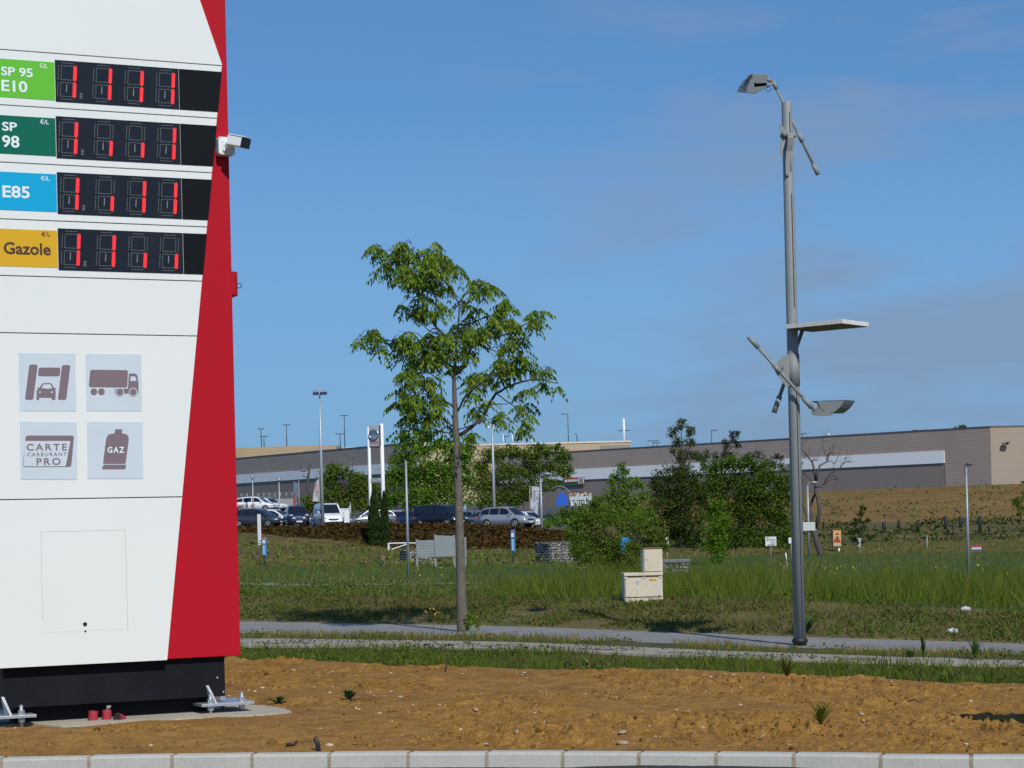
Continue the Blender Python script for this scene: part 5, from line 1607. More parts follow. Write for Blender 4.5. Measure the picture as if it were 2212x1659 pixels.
# white mast with cross bar
b = P(1348.5, 955, 436); t_ = thing('antenna_mast', 'white antenna mast with cross bar on the beige hall roof', 'mast', b)
s = 436 / F
MB().tube([(0, 0, -.3), (0, 0, s * 51)], [s * 3, s * 2.2], 8).build('mast', M_wht, t_)
MB().tube([(-s * 12, 0, s * 25), (s * 13, 0, s * 25)], s * .9, 6).build('cross_bar', M_dark, t_)
MB().tube([(s * 2, 0, s * 49), (s * 8, 0, s * 50), (s * 10, 0, s * 44), (s * 9, 0, s * 38), (s * 3, 0, s * 34)], s * .5, 5).build('cable_loop', M_pst, t_)
b = P(1789, 950, 305); t_ = thing('roof_vent', 'small white vent pipe on the warehouse roof', 'vent', b)
MB().tube([(0, 0, -.5), (0, 0, 305 / F * 11), (0, 0, 305 / F * 13)], [.25, .25, .4], 8).build('pipe', M_wht, t_)

# floodlight mast
def mast(u, vb, vt, D, heads, label):
    bb = P(u + (vb - vt) * .0244, vb, D); g_ = stand(u, D)
    H_ = P(u, vt, D).z - g_.z
    t = thing('floodlight_mast', label, 'floodlight mast', (bb.x, D, g_.z), 0, 'floodlight masts')
    s = D / F
    MB().tube([(0, 0, -.2), (0, 0, H_ * .5), (0, 0, H_)], [s * 4.2, s * 3.1, s * 1.6], 10).build('pole', M_gl2, t)
    MB().tube([(-s * 15, 0, H_ - s * 4), (s * 14, 0, H_ - s * 4)], s * .8, 5).build('cross_arm', M_pst, t)
    for x, w_ in heads:
        MB().add([(s * (x - w_), -.1, H_ - s * 7), (s * (x + w_), -.1, H_ - s * 7), (s * (x + w_ * .8), -.25, H_ - s * 14), (s * (x - w_ * .8), -.25, H_ - s * 14), (s * (x - w_), .3, H_ - s * 6), (s * (x + w_), .3, H_ - s * 6), (s * (x + w_ * .8), .15, H_ - s * 13), (s * (x - w_ * .8), .15, H_ - s * 13)],
                 [(0, 1, 2, 3), (4, 5, 6, 7), (0, 1, 5, 4), (1, 2, 6, 5), (2, 3, 7, 6), (3, 0, 4, 7)]).build('floodlight', M_navy if len(heads) > 2 else M_wht, t)
M_gl2 = mat('galvanised_mast', (.40, .43, .45), .45, .35)
M_navy = mat('navy_lamp_housing', (.02, .025, .06), .4)
mast(690, 1137, 840, 125, [(-12, 2.2), (-5.5, 3.6), (4.5, 3.2), (12, 3.8)], 'tall tapering floodlight mast with four dark lamps at the hedge')
mast(1063, 1108, 910, 190, [(-7, 3), (6, 3)], 'slim floodlight mast with two pale lamps right of the young tree')
# small car-park lights
def lot_light(u, vt, vb, D, label):
    g_ = stand(u, D); H_ = P(u, vt, D).z - g_.z; s = D / F
    t = thing('car_park_light', label, 'car park light', g_, 0, 'small car park lights')
    MB().tube([(0, 0, -.2), (0, 0, H_ - s * 8)], s * 1.2, 8).build('pole', M_gl2, t)
    MB().tube([(0, 0, H_ - s * 8), (0, 0, H_ - s * 1.5), (0, 0, H_)], [s * 1.3, s * 4.5, s * 4.7], 10).build('lamp_head', M_pst, t)
    MB().tube([(0, 0, H_ - s * 5), (0, 0, H_ - s * 2)], s * 1.6, 8).build('reflector', M_wht, t).location = (0, -s * 3.5, 0)
lot_light(548, 1028, 1100, 200, 'cone headed car park light nearest the red totem edge')
lot_light(605, 1033, 1100, 200, 'cone headed car park light behind the black pickup')

# street lamps with a swan neck and box head
def street(u, vb, vt_pole, vt, head_u, label, glass=False):
    p = hit(u, vb)
    s = p.y / F
    t = thing('street_lamp', label, 'street lamp', p, 0, 'grey street lamps in the meadow')
    H1, H2 = (vb - vt_pole) * s, (vb - vt) * s
    MB().tube([(0, 0, -.2), (0, 0, H1)], [s * 3.1, s * 2.4], 12).build('pole', M_pst, t)
    dx = (head_u - u + (vb - vt) * -.0) * s
    if not glass:
        x0 = -s * 2.6
        MB().tube([(x0, 0, H1 - s * 18), (x0, 0, H2 - s * 5), (x0 + s * 1.5, 0, H2 - s * 2), (x0 + s * 5, 0, H2 - s * 1)], s * .8, 6).build('swan_neck', M_dark, t)
        MB().rbox((x0 + s * 9, 0, H2 - s * 2), (s * 10, s * 14, s * 6), ry=R(8)).build('lamp_head', M_dark, t, bevel=.02)
    else:
        MB().tube([(0, 0, H1), (s * 2, 0, H2 - s * 3), (s * 8, 0, H2 - s * 2)], s * .9, 6).build('swan_neck', M_pst, t)
        MB().ellipsoid((s * 14, 0, H2 - s * 2), (s * 9, s * 7, s * 3.6), 14, 8).build('lamp_head', mat('pale_lamp_shell', (.30, .33, .33), .4, .3), t)
    return t
street(883, 1257, 995, 972, 886, 'grey street lamp with black box head in front of the sign board')
street(2093, 1257, 1010, 1001, 2085, 'grey street lamp with black box head at the right side of the meadow')
st3 = street(1171, 1170, 1033, 1022, 1185, 'grey street lamp with oval head above the broad gabion', True)
st4 = street(1748, 1202, 1048, 1041, 1756, 'thin grey street lamp beside the bare dead tree', True)
MB().rbox((0, -.12, (1202 - 1137) * st4.location.y / F), (.62, .05, .42)).build('notice_plate', mat('white_plate', (.52, .55, .53), .5), st4)
MB().tube([(-.9, 0, 2.0), (.5, 0, 1.2)], .035, 5).build('side_bar', M_pst, st4)
sx3 = st3.location.y / F
MB().tube([(sx3 * -22, 0, sx3 * 112), (sx3 * 3, 0, sx3 * 113)], sx3 * .8, 5).build('flag_bar', M_wht, st3)
MB().tube([(sx3 * -8, 0, sx3 * 113), (sx3 * 12, 0, sx3 * 83)], sx3 * .8, 5).build('brace_bar', M_pst, st3)

# ------------------------------------------------------------------ pylon with emblem and name
D6 = 131.0
g_ = stand(815, D6)
s = D6 / F
ex6 = Vector((math.cos(R(-22)), math.sin(R(-22)), 0))
py = thing('dealer_pylon', 'tall white twin post dealer pylon with silver emblem and red name', 'pylon sign', (P(812, 1100, D6).x, D6, g_.z), R(-28))
cosr = math.cos(R(28))
def pyz(v, u=812): return P(u, v, D6).z - g_.z
def pyx(u, v): return (P(u, v, D6).x - P(812 - (1100 - v) * .0244, v, D6).x) / cosr
zt_py = pyz(918)
xl_, xr2 = pyx(796, 930), pyx(825, 930)
for nm, x, w_, zt in (('post', xl_, s * 3.6, pyz(921)), ('post', xr2, s * 4.3, pyz(916))):
    mb = MB()
    mb.tube([(x, 0, -.3), (x, 0, zt * .3), (x, 0, zt)], [w_, w_, w_ * .92], 14)
    mb.build(nm, M_wht, py)
px0, px1 = xl_ + s * 2.5, xr2 - s * 2.5
pz1, pz0 = pyz(919.5), pyz(964)
M_silver = mat('silver_panel', (.42, .42, .44), .5)
pnl = MB().box(px0, px1, -.10, .10, pz0, pz1).build('name_panel', M_silver, py, bevel=.01)
MB().box(px1 - .03, px1 + .06, -.12, .12, pz0, pz1).build('panel_edge', M_navy, py)
M_chr = mat('chrome', (.55, .60, .66), .15, .9)
pcx, pcz = (px0 + px1) / 2 - s * .5, pyz(939)
er = (px1 - px0) * .40
def ring(cx, cz, rx, rz_, th, n=28):
    mb = MB()
    mb.tube([(cx + rx * math.cos(2 * PI * k / n), -.16, cz + rz_ * math.sin(2 * PI * k / n)) for k in range(n + 1)], th, 8, cap=False)
    return mb
em = ring(pcx, pcz, er, er * .92, er * .14)
for r2 in (ring(pcx, pcz + er * .42, er * .62, er * .24, er * .09), ring(pcx, pcz, er * .25, er * .78, er * .09)):
    b0_ = len(em.v); em.v += r2.v; em.f += [[i + b0_ for i in f] for f in r2.f]; em.mi += r2.mi; em.sm += r2.sm
em.build('emblem', M_chr, pnl)
MB().tube([(pcx, -.101, pcz), (pcx, -.115, pcz)], er * .9, 24).build('emblem_disc', mat('emblem_grey', (.30, .36, .42), .4, .2), pnl)
M_rtx = mat('red_lettering', (.45, .01, .06), .45)
text_obj('lettering', 'TOYOTA', M_rtx, lambda x, z, d: (x, -.105 - d, z), px0 + s * 2, px1 - s * 3, pyz(960), pyz(953), pnl, bold=.04, depth=.004)
p2 = MB().box(px0 + s * .5, px1, -.07, .07, pyz(1042), pyz(1033)).build('small_panel', mat('pale_panel', (.42, .44, .43), .5), py)
M_gtx = mat('grey_lettering', (.10, .12, .15), .5)
text_obj('lettering', 'Dartus', M_gtx, lambda x, z, d: (x, -.072 - d, z), px0 + s * 8, px1 - s * 7, pyz(1037.5), pyz(1034), p2, depth=.003)
text_obj('lettering', 'Automobiles', M_gtx, lambda x, z, d: (x, -.072 - d, z), px0 + s * 3.5, px1 - s * 3.5, pyz(1041), pyz(1038), p2, depth=.003)

# ------------------------------------------------------------------ flags
M_flag = mat('flag_cloth', (.42, .44, .50), .7); M_forg = mat('flag_orange', (.62, .22, .06), .7); M_fred = mat('flag_red', (.42, .03, .05), .7); M_fblu = mat('flag_blue', (.11, .14, .22), .7); M_fwht = mat('flag_white', (.68, .70, .72), .7); M_flbl = mat('flag_sky', (.20, .36, .55), .7)
def flag(u, vb, vt, D, outline, label, m, stripes=(), pole_u=None, words=()):
    """outline: pixel polygon of the cloth"""
    g_ = stand(u, D)
    t = thing('banner_flag', label, 'flag', g_, 0, 'advertising flags on the car park')
    f3 = lambda x, y, d: tuple(P(x, y, D + .12 * math.sin((x + y) * .25) - d) - g_)
    ptop = P(pole_u or u, vt, D) - g_
    MB().tube([(ptop.x + .02, .03, -.1), (ptop.x, .03, ptop.z)], .035, 6).build('pole', M_pst, t)
    c = MB().prism(outline, f3, .0, -.012).build('cloth', m, t)
    for poly, mm_ in stripes:
        MB().prism(poly, f3, .004, .010).build('stripe', mm_, c)
    for s_, m2, x0, y0, x1, y1 in words:      # writing running up the cloth
        text_obj('lettering', s_, m2, lambda x, z, d: f3(x0 + (z - 0) * (x1 - x0), y1 + (y0 - y1) * x, .013), 0, 1, 1, 0, c, depth=.0)
    return t
flag(640, 1105, 1037, 190, [(634, 1040), (645, 1044), (644, 1050), (640, 1100), (633, 1100), (634, 1070)], 'dark grey blue banner flag behind the black pickup', M_fblu, [([(634.5, 1062), (638, 1062), (637, 1100), (633.5, 1100)], M_fred)], 645)
flag(690, 1105, 1034, 186, [(688, 1034), (682, 1041), (677, 1060), (675, 1083), (688, 1083), (690, 1050)], 'white and orange feather flag left of the floodlight mast', M_flag, [([(683, 1040), (679, 1056), (675, 1083), (679, 1083), (682, 1060), (685, 1043)], M_forg), ([(689, 1047), (686, 1062), (688, 1062), (690, 1050)], M_forg)], 689, [('OCCASIONS', M_fblu, 683, 1050, 687, 1080)])
flag(757, 1132, 1085, 184, [(758, 1085), (754, 1095), (751, 1122), (755, 1118), (758, 1100)], 'slim grey feather flag beside the white van', M_flag, [([(756, 1092), (753.5, 1100), (752, 1118), (754, 1112)], M_fred)], 757)
flag(912, 1132, 1097, 188, [(921, 1097), (914, 1103), (909, 1120), (918, 1120), (920, 1110)], 'short white feather flag left of the black minivan', M_fwht, [([(914, 1112), (917, 1110), (916, 1118), (912, 1118)], M_fblu)], 920)
flag(1002, 1132, 1088, 188, [(1005, 1088), (1000, 1097), (999, 1114), (1005, 1114), (1006, 1100)], 'light blue feather flag right of the tree trunk', M_flbl, [([(1003, 1093), (1001, 1112), (1003, 1112), (1005, 1095)], M_fwht)], 1006)
flag(1148, 1120, 1050, 190, [(1146, 1050), (1165, 1051.5), (1164, 1075), (1161, 1112), (1154, 1111), (1145, 1092), (1147, 1070)], 'tall grey banner flag with red edge at the right end of the car park', M_flag, [([(1146, 1051), (1149, 1051.2), (1149.5, 1072), (1147.5, 1095), (1145, 1091), (1147, 1070)], M_fred)], 1144,
     [('TOYOTA OCCASIONS', M_fblu, 1152, 1058, 1157, 1104), ('PLUS', M_fred, 1158.5, 1070, 1162.5, 1088)])
# ------------------------------------------------------------------ signs on the right
def post_sign(u, vb, u0, u1, v0, v1, label, m, D=None, posts=1, name='small_sign'):
    p = hit(u, vb) if D is None else stand(u, D)
    s = p.y / F
    t = thing(name, label, 'sign', p, 0)
    a, b = P(u0, v1, p.y) - p, P(u1, v0, p.y) - p
    for k in range(posts):
        x = (a.x + b.x) / 2 if posts == 1 else a.x + (b.x - a.x) * (.1 + .8 * k)
        MB().tube([(x, .03, -.2), (x, .03, b.z)], s * .9, 6).build('post', M_pst, t)
    pl = MB().box(a.x, b.x, -.035, .0, a.z, b.z).build('panel', m, t)
    return t, pl, p, s
def lz(p): return lambda x, y, d: tuple(Vector((P(x, y, p.y).x, p.y - .037 - d, P(x, y, p.y).z)) - p)
M_wsg = mat('white_sign_face', (.66, .69, .71), .5)
M_ink = mat('grey_ink', (.10, .10, .12), .6)
t, pl, p, s = post_sign(1667, 1216, 1653.5, 1676.5, 1159, 1179.5, 'square white advertising sign with red bracket and handwriting in the meadow', M_wsg)
ff = lz(p)
rm = MB()
for q in ([(1656.5, 1161), (1660, 1161), (1660, 1162.2), (1658.2, 1162.2), (1658.2, 1167.8), (1660.5, 1167.8), (1660.5, 1169), (1656.5, 1169)],): rm.prism(q, ff, 0, .006)
rm.build('red_bracket', M_fred, pl)
text_obj('lettering', 'Pacha', M_ink, lambda x, z, d: ff(x, z, d), 1660.5, 1674.5, 1169, 1162.5, pl, depth=.005)
im = MB()
for i in range(5): im.prism([(1665 + 2 * i, 1171 + (i % 2)), (1666.2 + 2 * i, 1171), (1666.2 + 2 * i, 1174), (1665 + 2 * i, 1174)], ff, 0, .005)
for i in range(8): im.prism([(1658 + 2.1 * i, 1176), (1659.5 + 2.1 * i, 1176), (1659.5 + 2.1 * i, 1178.3), (1658 + 2.1 * i, 1178.3)], ff, 0, .005)
im.build('printing', M_ink, pl)
post_sign(1708, 1212, 1703.5, 1714, 1161, 1174, 'small white sign half hidden behind the big street lamp pole', M_wsg)
# backlit poster panel
p = hit(1806, 1192); s = p.y / F
t = thing('poster_panel', 'black framed advertising panel with orange poster of a dark figure', 'poster panel', p)
a, b = P(1797, 1182, p.y) - p, P(1818, 1143.5, p.y) - p
ca = (a.x + b.x) / 2
MB().box(a.x, b.x, -.10, .10, a.z, b.z).build('frame', M_dk, t, bevel=.02)
MB().tube([(ca + .1, 0, -.2), (ca + .1, 0, a.z)], s * 2.0, 8).build('post', M_wsg, t)
def fp_(x, y, d): return tuple(Vector((P(x, y, p.y).x, p.y - .102 - d, P(x, y, p.y).z)) - p)
po = MB().prism([(1799, 1145.5), (1816, 1145.5), (1816.6, 1180), (1799.6, 1180)], fp_, 0, .004).build('poster', mat('orange_poster', (.60, .33, .10), .6), t)
MB().prism([(1800, 1172), (1801.5, 1165.5), (1805, 1163), (1810.5, 1163), (1814, 1166), (1815.5, 1172)], fp_, .0045, .007).build('figure_torso', mat('brick_red_print', (.30, .045, .02), .6), po)
MB().prism(rr([(1805.3, 1163), (1805.3, 1154), (1808, 1150.5), (1810.8, 1154), (1810.6, 1163)], 2), fp_, .0045, .008).build('figure_head', mat('dark_print', (.05, .015, .01), .6), po)
MB().prism([(1806, 1156.3), (1810.2, 1156.3), (1810.2, 1158.5), (1806, 1158.5)], fp_, .0085, .010).build('pale_print', M_wsg, po)
MB().prism([(1799.6, 1173), (1816.3, 1173), (1816.5, 1179.5), (1799.8, 1179.5)], fp_, .0045, .007).build('caption_strip', mat('beige_print', (.48, .36, .26), .6), po)
# give-way sign seen from behind
p = hit(1858, 1197); s = p.y / F
t = thing('give_way_sign', 'grey back of a triangular give-way sign on a post at the far meadow edge', 'road sign', p)
MB().tube([(0, 0, -.2), (0, 0, s * 34)], s * 1.5, 6).build('post', M_pst, t)
MB().add([(-s * 6, -.03, s * 35), (s * 5, -.03, s * 35), (-s * .5, -.03, s * 22), (-s * 6, .0, s * 35), (s * 5, .0, s * 35), (-s * .5, .0, s * 22)], [(0, 1, 2), (3, 4, 5), (0, 1, 4, 3), (1, 2, 5, 4), (2, 0, 3, 5)]).build('panel', M_pst, t)
MB().box(-s * 4, -s * 1, -.05, -.02, s * 17, s * 20).build('small_plate', M_wsg, t)
p = hit(2003, 1192); s = p.y / F
t = thing('marker_post', 'slim grey post with short top bar before the ochre hillside', 'post', p)
MB().tube([(0, 0, -.2), (0, 0, s * 34)], s * 1.1, 6).build('post', M_pst, t)
MB().tube([(-s * 1.5, 0, s * 34), (s * 1, 0, s * 34)], s * 1.1, 6).build('top_bar', M_pst, t)
p = hit(1702, 1228); s = p.y / F
t = thing('marker_post', 'white leaning marker stake in the grass left of the big lamp pole', 'post', p)
MB().tube([(0, 0, -.1), (-s * 2.5, 0, s * 16)], s * .9, 6).build('post', M_pst, t)
MB().tube([(-s * 2.5, 0, s * 16), (-s * 4, 0, s * 34)], s * 1.4, 6).build('white_tip', M_wht, t)
t, pl, p, s = post_sign(2109, 1196, 2098, 2120, 1179, 1188, 'low blue and white banner with red top edge near the right lamp', mat('banner_blue', (.16, .30, .55), .6), posts=2)
ff = lz(p)
MB().prism([(2098, 1179), (2120, 1178.5), (2120, 1181.5), (2098, 1182)], ff, 0, .004).build('red_band', M_fred, pl)
MB().prism([(2099, 1183.5), (2119, 1183), (2119, 1185), (2099, 1185.5)], ff, 0, .004).build('white_band', M_wsg, pl)

# ------------------------------------------------------------------ vehicles
M_glass = mat('car_glass', (.010, .014, .020), .08, spec=.6)
M_tyre = mat('tyre_rubber', (.012, .012, .013), .8)
M_rim = mat('alloy_rim', (.50, .52, .54), .3, .7)
M_hl = mat('headlight', (.62, .65, .68), .12, .3)
M_tail = mat('tail_light', (.40, .02, .02), .25)
M_grl = mat('black_grille', (.010, .010, .012), .4)
M_plate = mat('number_plate', (.70, .72, .72), .4)
CARPAINT = {}
def paint(nm, c, metal=.0):
    if nm not in CARPAINT: CARPAINT[nm] = mat('paint_' + nm, c, .3, metal, coat=.6)
    return CARPAINT[nm]
# side profiles, x forward, metres: (x, z) of bonnet/belt line and of the roof line
SHAPES = {
    'hatch': dict(L=4.2, W=1.78, belt=[(-2.1, .62), (-2.05, .92), (-1.4, .98), (.75, .93), (1.2, .88), (1.75, .76), (2.03, .62), (2.1, .45)], roof=[(-2.02, .93), (-1.62, 1.38), (-1.0, 1.48), (.0, 1.50), (.45, 1.43), (1.22, .90)], wb=(-1.28, 1.30), r=.31),
    'mpv': dict(L=4.5, W=1.82, belt=[(-2.25, .60), (-2.2, .98), (-1.5, 1.02), (.9, .98), (1.5, .92), (1.95, .80), (2.2, .62), (2.25, .42)], roof=[(-2.18, 1.0), (-1.95, 1.48), (-1.2, 1.62), (-.1, 1.65), (.55, 1.55), (1.62, .93)], wb=(-1.36, 1.38), r=.32),
    'saloon': dict(L=4.5, W=1.80, belt=[(-2.25, .60), (-2.2, .90), (-1.7, .94), (.7, .92), (1.2, .88), (1.9, .76), (2.2, .60), (2.25, .42)], roof=[(-1.85, .94), (-1.2, 1.34), (-.6, 1.42), (.1, 1.42), (.45, 1.36), (1.22, .89)], wb=(-1.35, 1.38), r=.32),
    'suv': dict(L=4.7, W=1.90, belt=[(-2.35, .62), (-2.3, 1.05), (-1.6, 1.10), (.8, 1.06), (1.3, 1.02), (2.0, .92), (2.3, .74), (2.35, .50)], roof=[(-2.27, 1.07), (-1.95, 1.58), (-1.3, 1.70), (.0, 1.72), (.45, 1.64), (1.30, 1.03)], wb=(-1.40, 1.42), r=.37),
    'van': dict(L=4.8, W=1.92, belt=[(-2.4, .55), (-2.4, 1.10), (-1.6, 1.12), (1.3, 1.12), (1.65, 1.06), (2.05, .92), (2.32, .68), (2.4, .42)], roof=[(-2.39, 1.12), (-2.36, 1.90), (-1.5, 1.95), (.6, 1.94), (.95, 1.86), (1.72, 1.08)], wb=(-1.45, 1.55), r=.33),
    'minivan': dict(L=4.9, W=1.92, belt=[(-2.45, .55), (-2.42, 1.05), (-1.6, 1.08), (1.3, 1.06), (1.65, 1.0), (2.1, .88), (2.38, .66), (2.45, .42)], roof=[(-2.41, 1.07), (-2.28, 1.80), (-1.5, 1.88), (.5, 1.86), (.95, 1.76), (1.75, 1.02)], wb=(-1.5, 1.58), r=.33),
    'pickup': dict(L=5.2, W=1.86, belt=[(-2.6, .60), (-2.6, 1.12), (-1.0, 1.12), (.9, 1.14), (1.4, 1.16), (2.2, 1.10), (2.52, .98), (2.6, .55)], roof=[(-1.02, 1.14), (-.85, 1.72), (-.4, 1.80), (.3, 1.80), (.62, 1.74), (1.32, 1.17)], wb=(-1.55, 1.55), r=.39)}
def lerp2(pts, x):
    xs, zs = zip(*pts); return float(np.interp(x, xs, zs))
def vehicle(name, shape, label, cat, col, loc, rz, group='cars on the dealer car park', blind=False, grille=True, plate=True, lights=True):
    S = SHAPES[shape]; L, W = S['L'], S['W']
    t = thing(name, label, cat, loc, rz, group)
    xs = sorted({x for x, z in S['belt']} | set(np.linspace(-L / 2 + .02, L / 2 - .02, 15)))
    mb = MB(); rings = []
    for x in xs:
        f = min((L / 2 - abs(x)) / .7, 1.0)
        w = W / 2 * (.72 + .28 * math.sqrt(max(0, min(1, f * 1.05))))
        zt = lerp2(S['belt'], x); zb = .24 + .12 * max(0, 1 - f)
        zt = max(zt, zb + .1)
        mid = zb + (zt - zb) * .55
        rings.append([(x, -w * .55, zt + .015), (x, -w * .86, zt), (x, -w * .97, zt - (zt - zb) * .18), (x, -w, mid), (x, -w * .95, zb + .06), (x, -w * .85, zb), (x, w * .85, zb), (x, w * .95, zb + .06), (x, w, mid), (x, w * .97, zt - (zt - zb) * .18), (x, w * .86, zt), (x, w * .55, zt + .015)])
    n = 12; vs = [p for r_ in rings for p in r_]
    fs = [(i * n + k, i * n + (k + 1) % n, (i + 1) * n + (k + 1) % n, (i + 1) * n + k) for i in range(len(rings) - 1) for k in range(n)]
    fs += [tuple(range(n)), tuple(range((len(rings) - 1) * n, len(rings) * n))]
    mb.add(vs, fs, 0, True)
    rf = S['roof']; vs, fs = [], []
    zr = max(z for x, z in rf)
    def hw(x, z):
        zb_ = lerp2(S['belt'], x)
        k = max(0, min(1, (z - zb_) / (zr - zb_)))
        return W / 2 * (.87 - .17 * k)
    m_ = len(rf)
    low = []
    for x, z in rf:
        zb_ = lerp2(S['belt'], x) - .01
        low.append((x, zb_))
        w = hw(x, z)
        vs += [(x, -W / 2 * .87, min(zb_, z)), (x, -w, z - .03), (x, -w * .88, z), (x, w * .88, z), (x, w, z - .03), (x, W / 2 * .87, min(zb_, z))]
    for i in range(m_ - 1):
        for k in range(5): fs.append((i * 6 + k, i * 6 + k + 1, (i + 1) * 6 + k + 1, (i + 1) * 6 + k))
    mb.add(vs, fs, 0, False)
    mb.build('body', col, t)
    gl = MB()
    def inset(q, a, off):
        c_ = sum((Vector(p) for p in q), Vector()) / len(q)
        nn = (Vector(q[1]) - Vector(q[0])).cross(Vector(q[2]) - Vector(q[0]))
        if nn.length < 1e-6: return None
        nn.normalize()
        if nn.dot(c_ - Vector((0, 0, .6))) < 0: nn = -nn
        return [c_ + (Vector(p) - c_) * a + nn * off for p in q]
    # windscreen and rear window
    for (i, j) in ((m_ - 2, m_ - 1), (0, 1)):
        (xa, za), (xb, zb_) = rf[i], rf[j]
        q = [(xa, -hw(xa, za) * .88, za), (xa, hw(xa, za) * .88, za), (xb, hw(xb, zb_) * .9, zb_), (xb, -hw(xb, zb_) * .9, zb_)]
        q = inset(q, .93, .012)
        if q and not (blind and i == 0): gl.add(q, [(0, 1, 2, 3)])
    xs_ = np.linspace(rf[0][0], rf[-1][0], 60)
    for sd_ in (-1, 1):
        cuts = [rf[0][0] + .18, rf[0][0] + .30 * (rf[-1][0] - rf[0][0]), rf[0][0] + .58 * (rf[-1][0] - rf[0][0]), rf[-1][0] - .22]
        if blind: cuts = [rf[0][0] + .70 * (rf[-1][0] - rf[0][0]), rf[-1][0] - .25]
        for a, b in zip(cuts[:-1], cuts[1:]):
            top, bot = [], []
            for x in np.linspace(a + .04, b - .04, 7):
                zt2 = lerp2(rf, x) - .10; zb2 = lerp2(S['belt'], x) + .05
                if zt2 < zb2 + .01: zt2 = zb2 + .01
                top.append((x, sd_ * (hw(x, zt2) + .012), zt2)); bot.append((x, sd_ * (W / 2 * .87 + .012 - .0), zb2))
            gl.add(bot + top[::-1], [list(range(14))])
    gl.build('windows', M_glass, t, fixn=False)
    for wx in S['wb']:
        for sd_ in (-1, 1):
            y = sd_ * (W / 2 - .09)
            r_ = S['r']
            MB().tube([(wx, y - sd_ * .02, r_), (wx, y + sd_ * .092, r_)], r_ * 1.13, 18).build('wheel_arch', M_grl, t)
            wh = MB().tube([(wx, y - .1, r_), (wx, y + sd_ * .102, r_)], r_, 18).build('wheel', M_tyre, t)
            rmm = MB()
            rmm.tube([(wx, y + sd_ * .09, r_), (wx, y + sd_ * .108, r_)], r_ * .20, 10)
            for k in range(5):
                a = 2 * PI * k / 5 + .3
                rmm.tube([(wx, y + sd_ * .106, r_), (wx + r_ * .62 * math.cos(a), y + sd_ * .106, r_ + r_ * .62 * math.sin(a))], r_ * .085, 4)
            rmm.tube([(wx + r_ * .66 * math.cos(2 * PI * k / 16), y + sd_ * .104, r_ + r_ * .66 * math.sin(2 * PI * k / 16)) for k in range(17)], r_ * .06, 4, cap=False)
            rmm.build('rim', M_rim, wh)
    zh = lerp2(S['belt'], L / 2 - .12) - .02
    if lights:
        for sd_ in (-1, 1):
            MB().ellipsoid((L / 2 - .22, sd_ * W * .35, zh), (.20, .20, .085), 10, 6).build('headlight', M_hl, t)
            MB().ellipsoid((-L / 2 + .08, sd_ * W * .37, lerp2(S['belt'], -L / 2 + .06) - .12), (.08, .14, .15), 8, 6).build('tail_light', M_tail, t)
    if grille:
        MB().rbox((L / 2 - .03, 0, zh - .10), (.07, W * .42, .10)).build('grille', M_grl, t)
        MB().rbox((L / 2 - .02, 0, .34), (.06, W * .6, .10)).build('air_intake', M_grl, t)
    if plate: MB().rbox((L / 2 + .02, 0, .47), (.02, .50, .11)).build('number_plate', M_plate, t)
    for sd_ in (-1, 1):
        MB().ellipsoid((rf[-1][0] - .35, sd_ * (W / 2 + .07), lerp2(S['belt'], rf[-1][0] - .35) + .10), (.08, .11, .08), 8, 6).build('wing_mirror', col, t)
    return t
def park(u, D, dz=0.0):
    p = stand(u, D); p.z += dz
    return p
def up_park(u, v, D): return P(u, v, D)
M_silv = paint('silver', (.42, .44, .46), .5); M_wcar = paint('white', (.75, .76, .76)); M_gry = paint('dark_grey', (.055, .06, .075), .4); M_nav = paint('navy', (.012, .018, .045), .3)
M_bgry = paint('blue_grey', (.17, .21, .27), .4); M_blk = paint('black', (.008, .010, .022), .2); M_dblu = paint('dark_blue', (.02, .045, .11), .3); M_mar = paint('maroon', (.10, .012, .03), .2)
vehicle('parked_car', 'mpv', 'dark grey people carrier nearest the totem, seen from its right side', 'car', M_gry, park(556, 178), R(-18))
vehicle('parked_car', 'mpv', 'white car half hidden behind the dark grey people carrier', 'car', M_wcar, park(590, 187), R(-24))
wc = vehicle('parked_car', 'hatch', 'white hatchback on the upper row with a red price on its door', 'car', M_wcar, up_park(553, 1106, 203), R(-14))
text_obj('red_price', '109 €', M_fred, lambda x, z, d: (x, -.905 - d, z), -1.5, .3, .42, .80, wc, bold=.01)
vehicle('parked_car', 'saloon', 'white car peeping out behind the white hatchback on the upper row', 'car', M_wcar, up_park(575, 1106, 209), R(-30))
vehicle('pickup_truck', 'pickup', 'navy blue pickup truck facing the camera', 'pickup', M_nav, park(640, 176), R(-78))
pk = bpy.data.objects['pickup_truck']
S_ = SHAPES['pickup']
MB().rbox((2.61, 0, .88), (.03, .72, .06)).rbox((2.61, 0, .78), (.03, .62, .05)).build('chrome_bars', M_chr, pk)
MB().add([(2.63, -.06, .80), (2.63, .06, .80), (2.63, 0, .95)], [(0, 1, 2)]).build('badge', M_chr, pk)
vehicle('delivery_van', 'van', 'white delivery van facing the camera right of the pickup', 'van', M_wcar, park(709, 172), R(-74), blind=True)
vehicle('parked_car', 'hatch', 'blue grey small car facing left behind the cypresses', 'car', M_bgry, park(803, 180), R(192))
vehicle('parked_car', 'hatch', 'silver small car behind the right cypress with red plate', 'car', M_silv, park(842, 188), R(205))
vehicle('parked_car', 'saloon', 'maroon car tail just right of the right cypress', 'car', M_mar, park(858, 194), R(-150))
vehicle('parked_car', 'saloon', 'dark blue saloon behind the thin street lamp', 'car', M_dblu, park(893, 180), R(-28))
vehicle('minivan', 'minivan', 'black minivan left of the young tree trunk', 'van', M_blk, park(952, 174), R(-42))
vehicle('parked_car', 'saloon', 'dark blue car mostly hidden by the tree trunk', 'car', M_dblu, park(993, 182), R(-50))
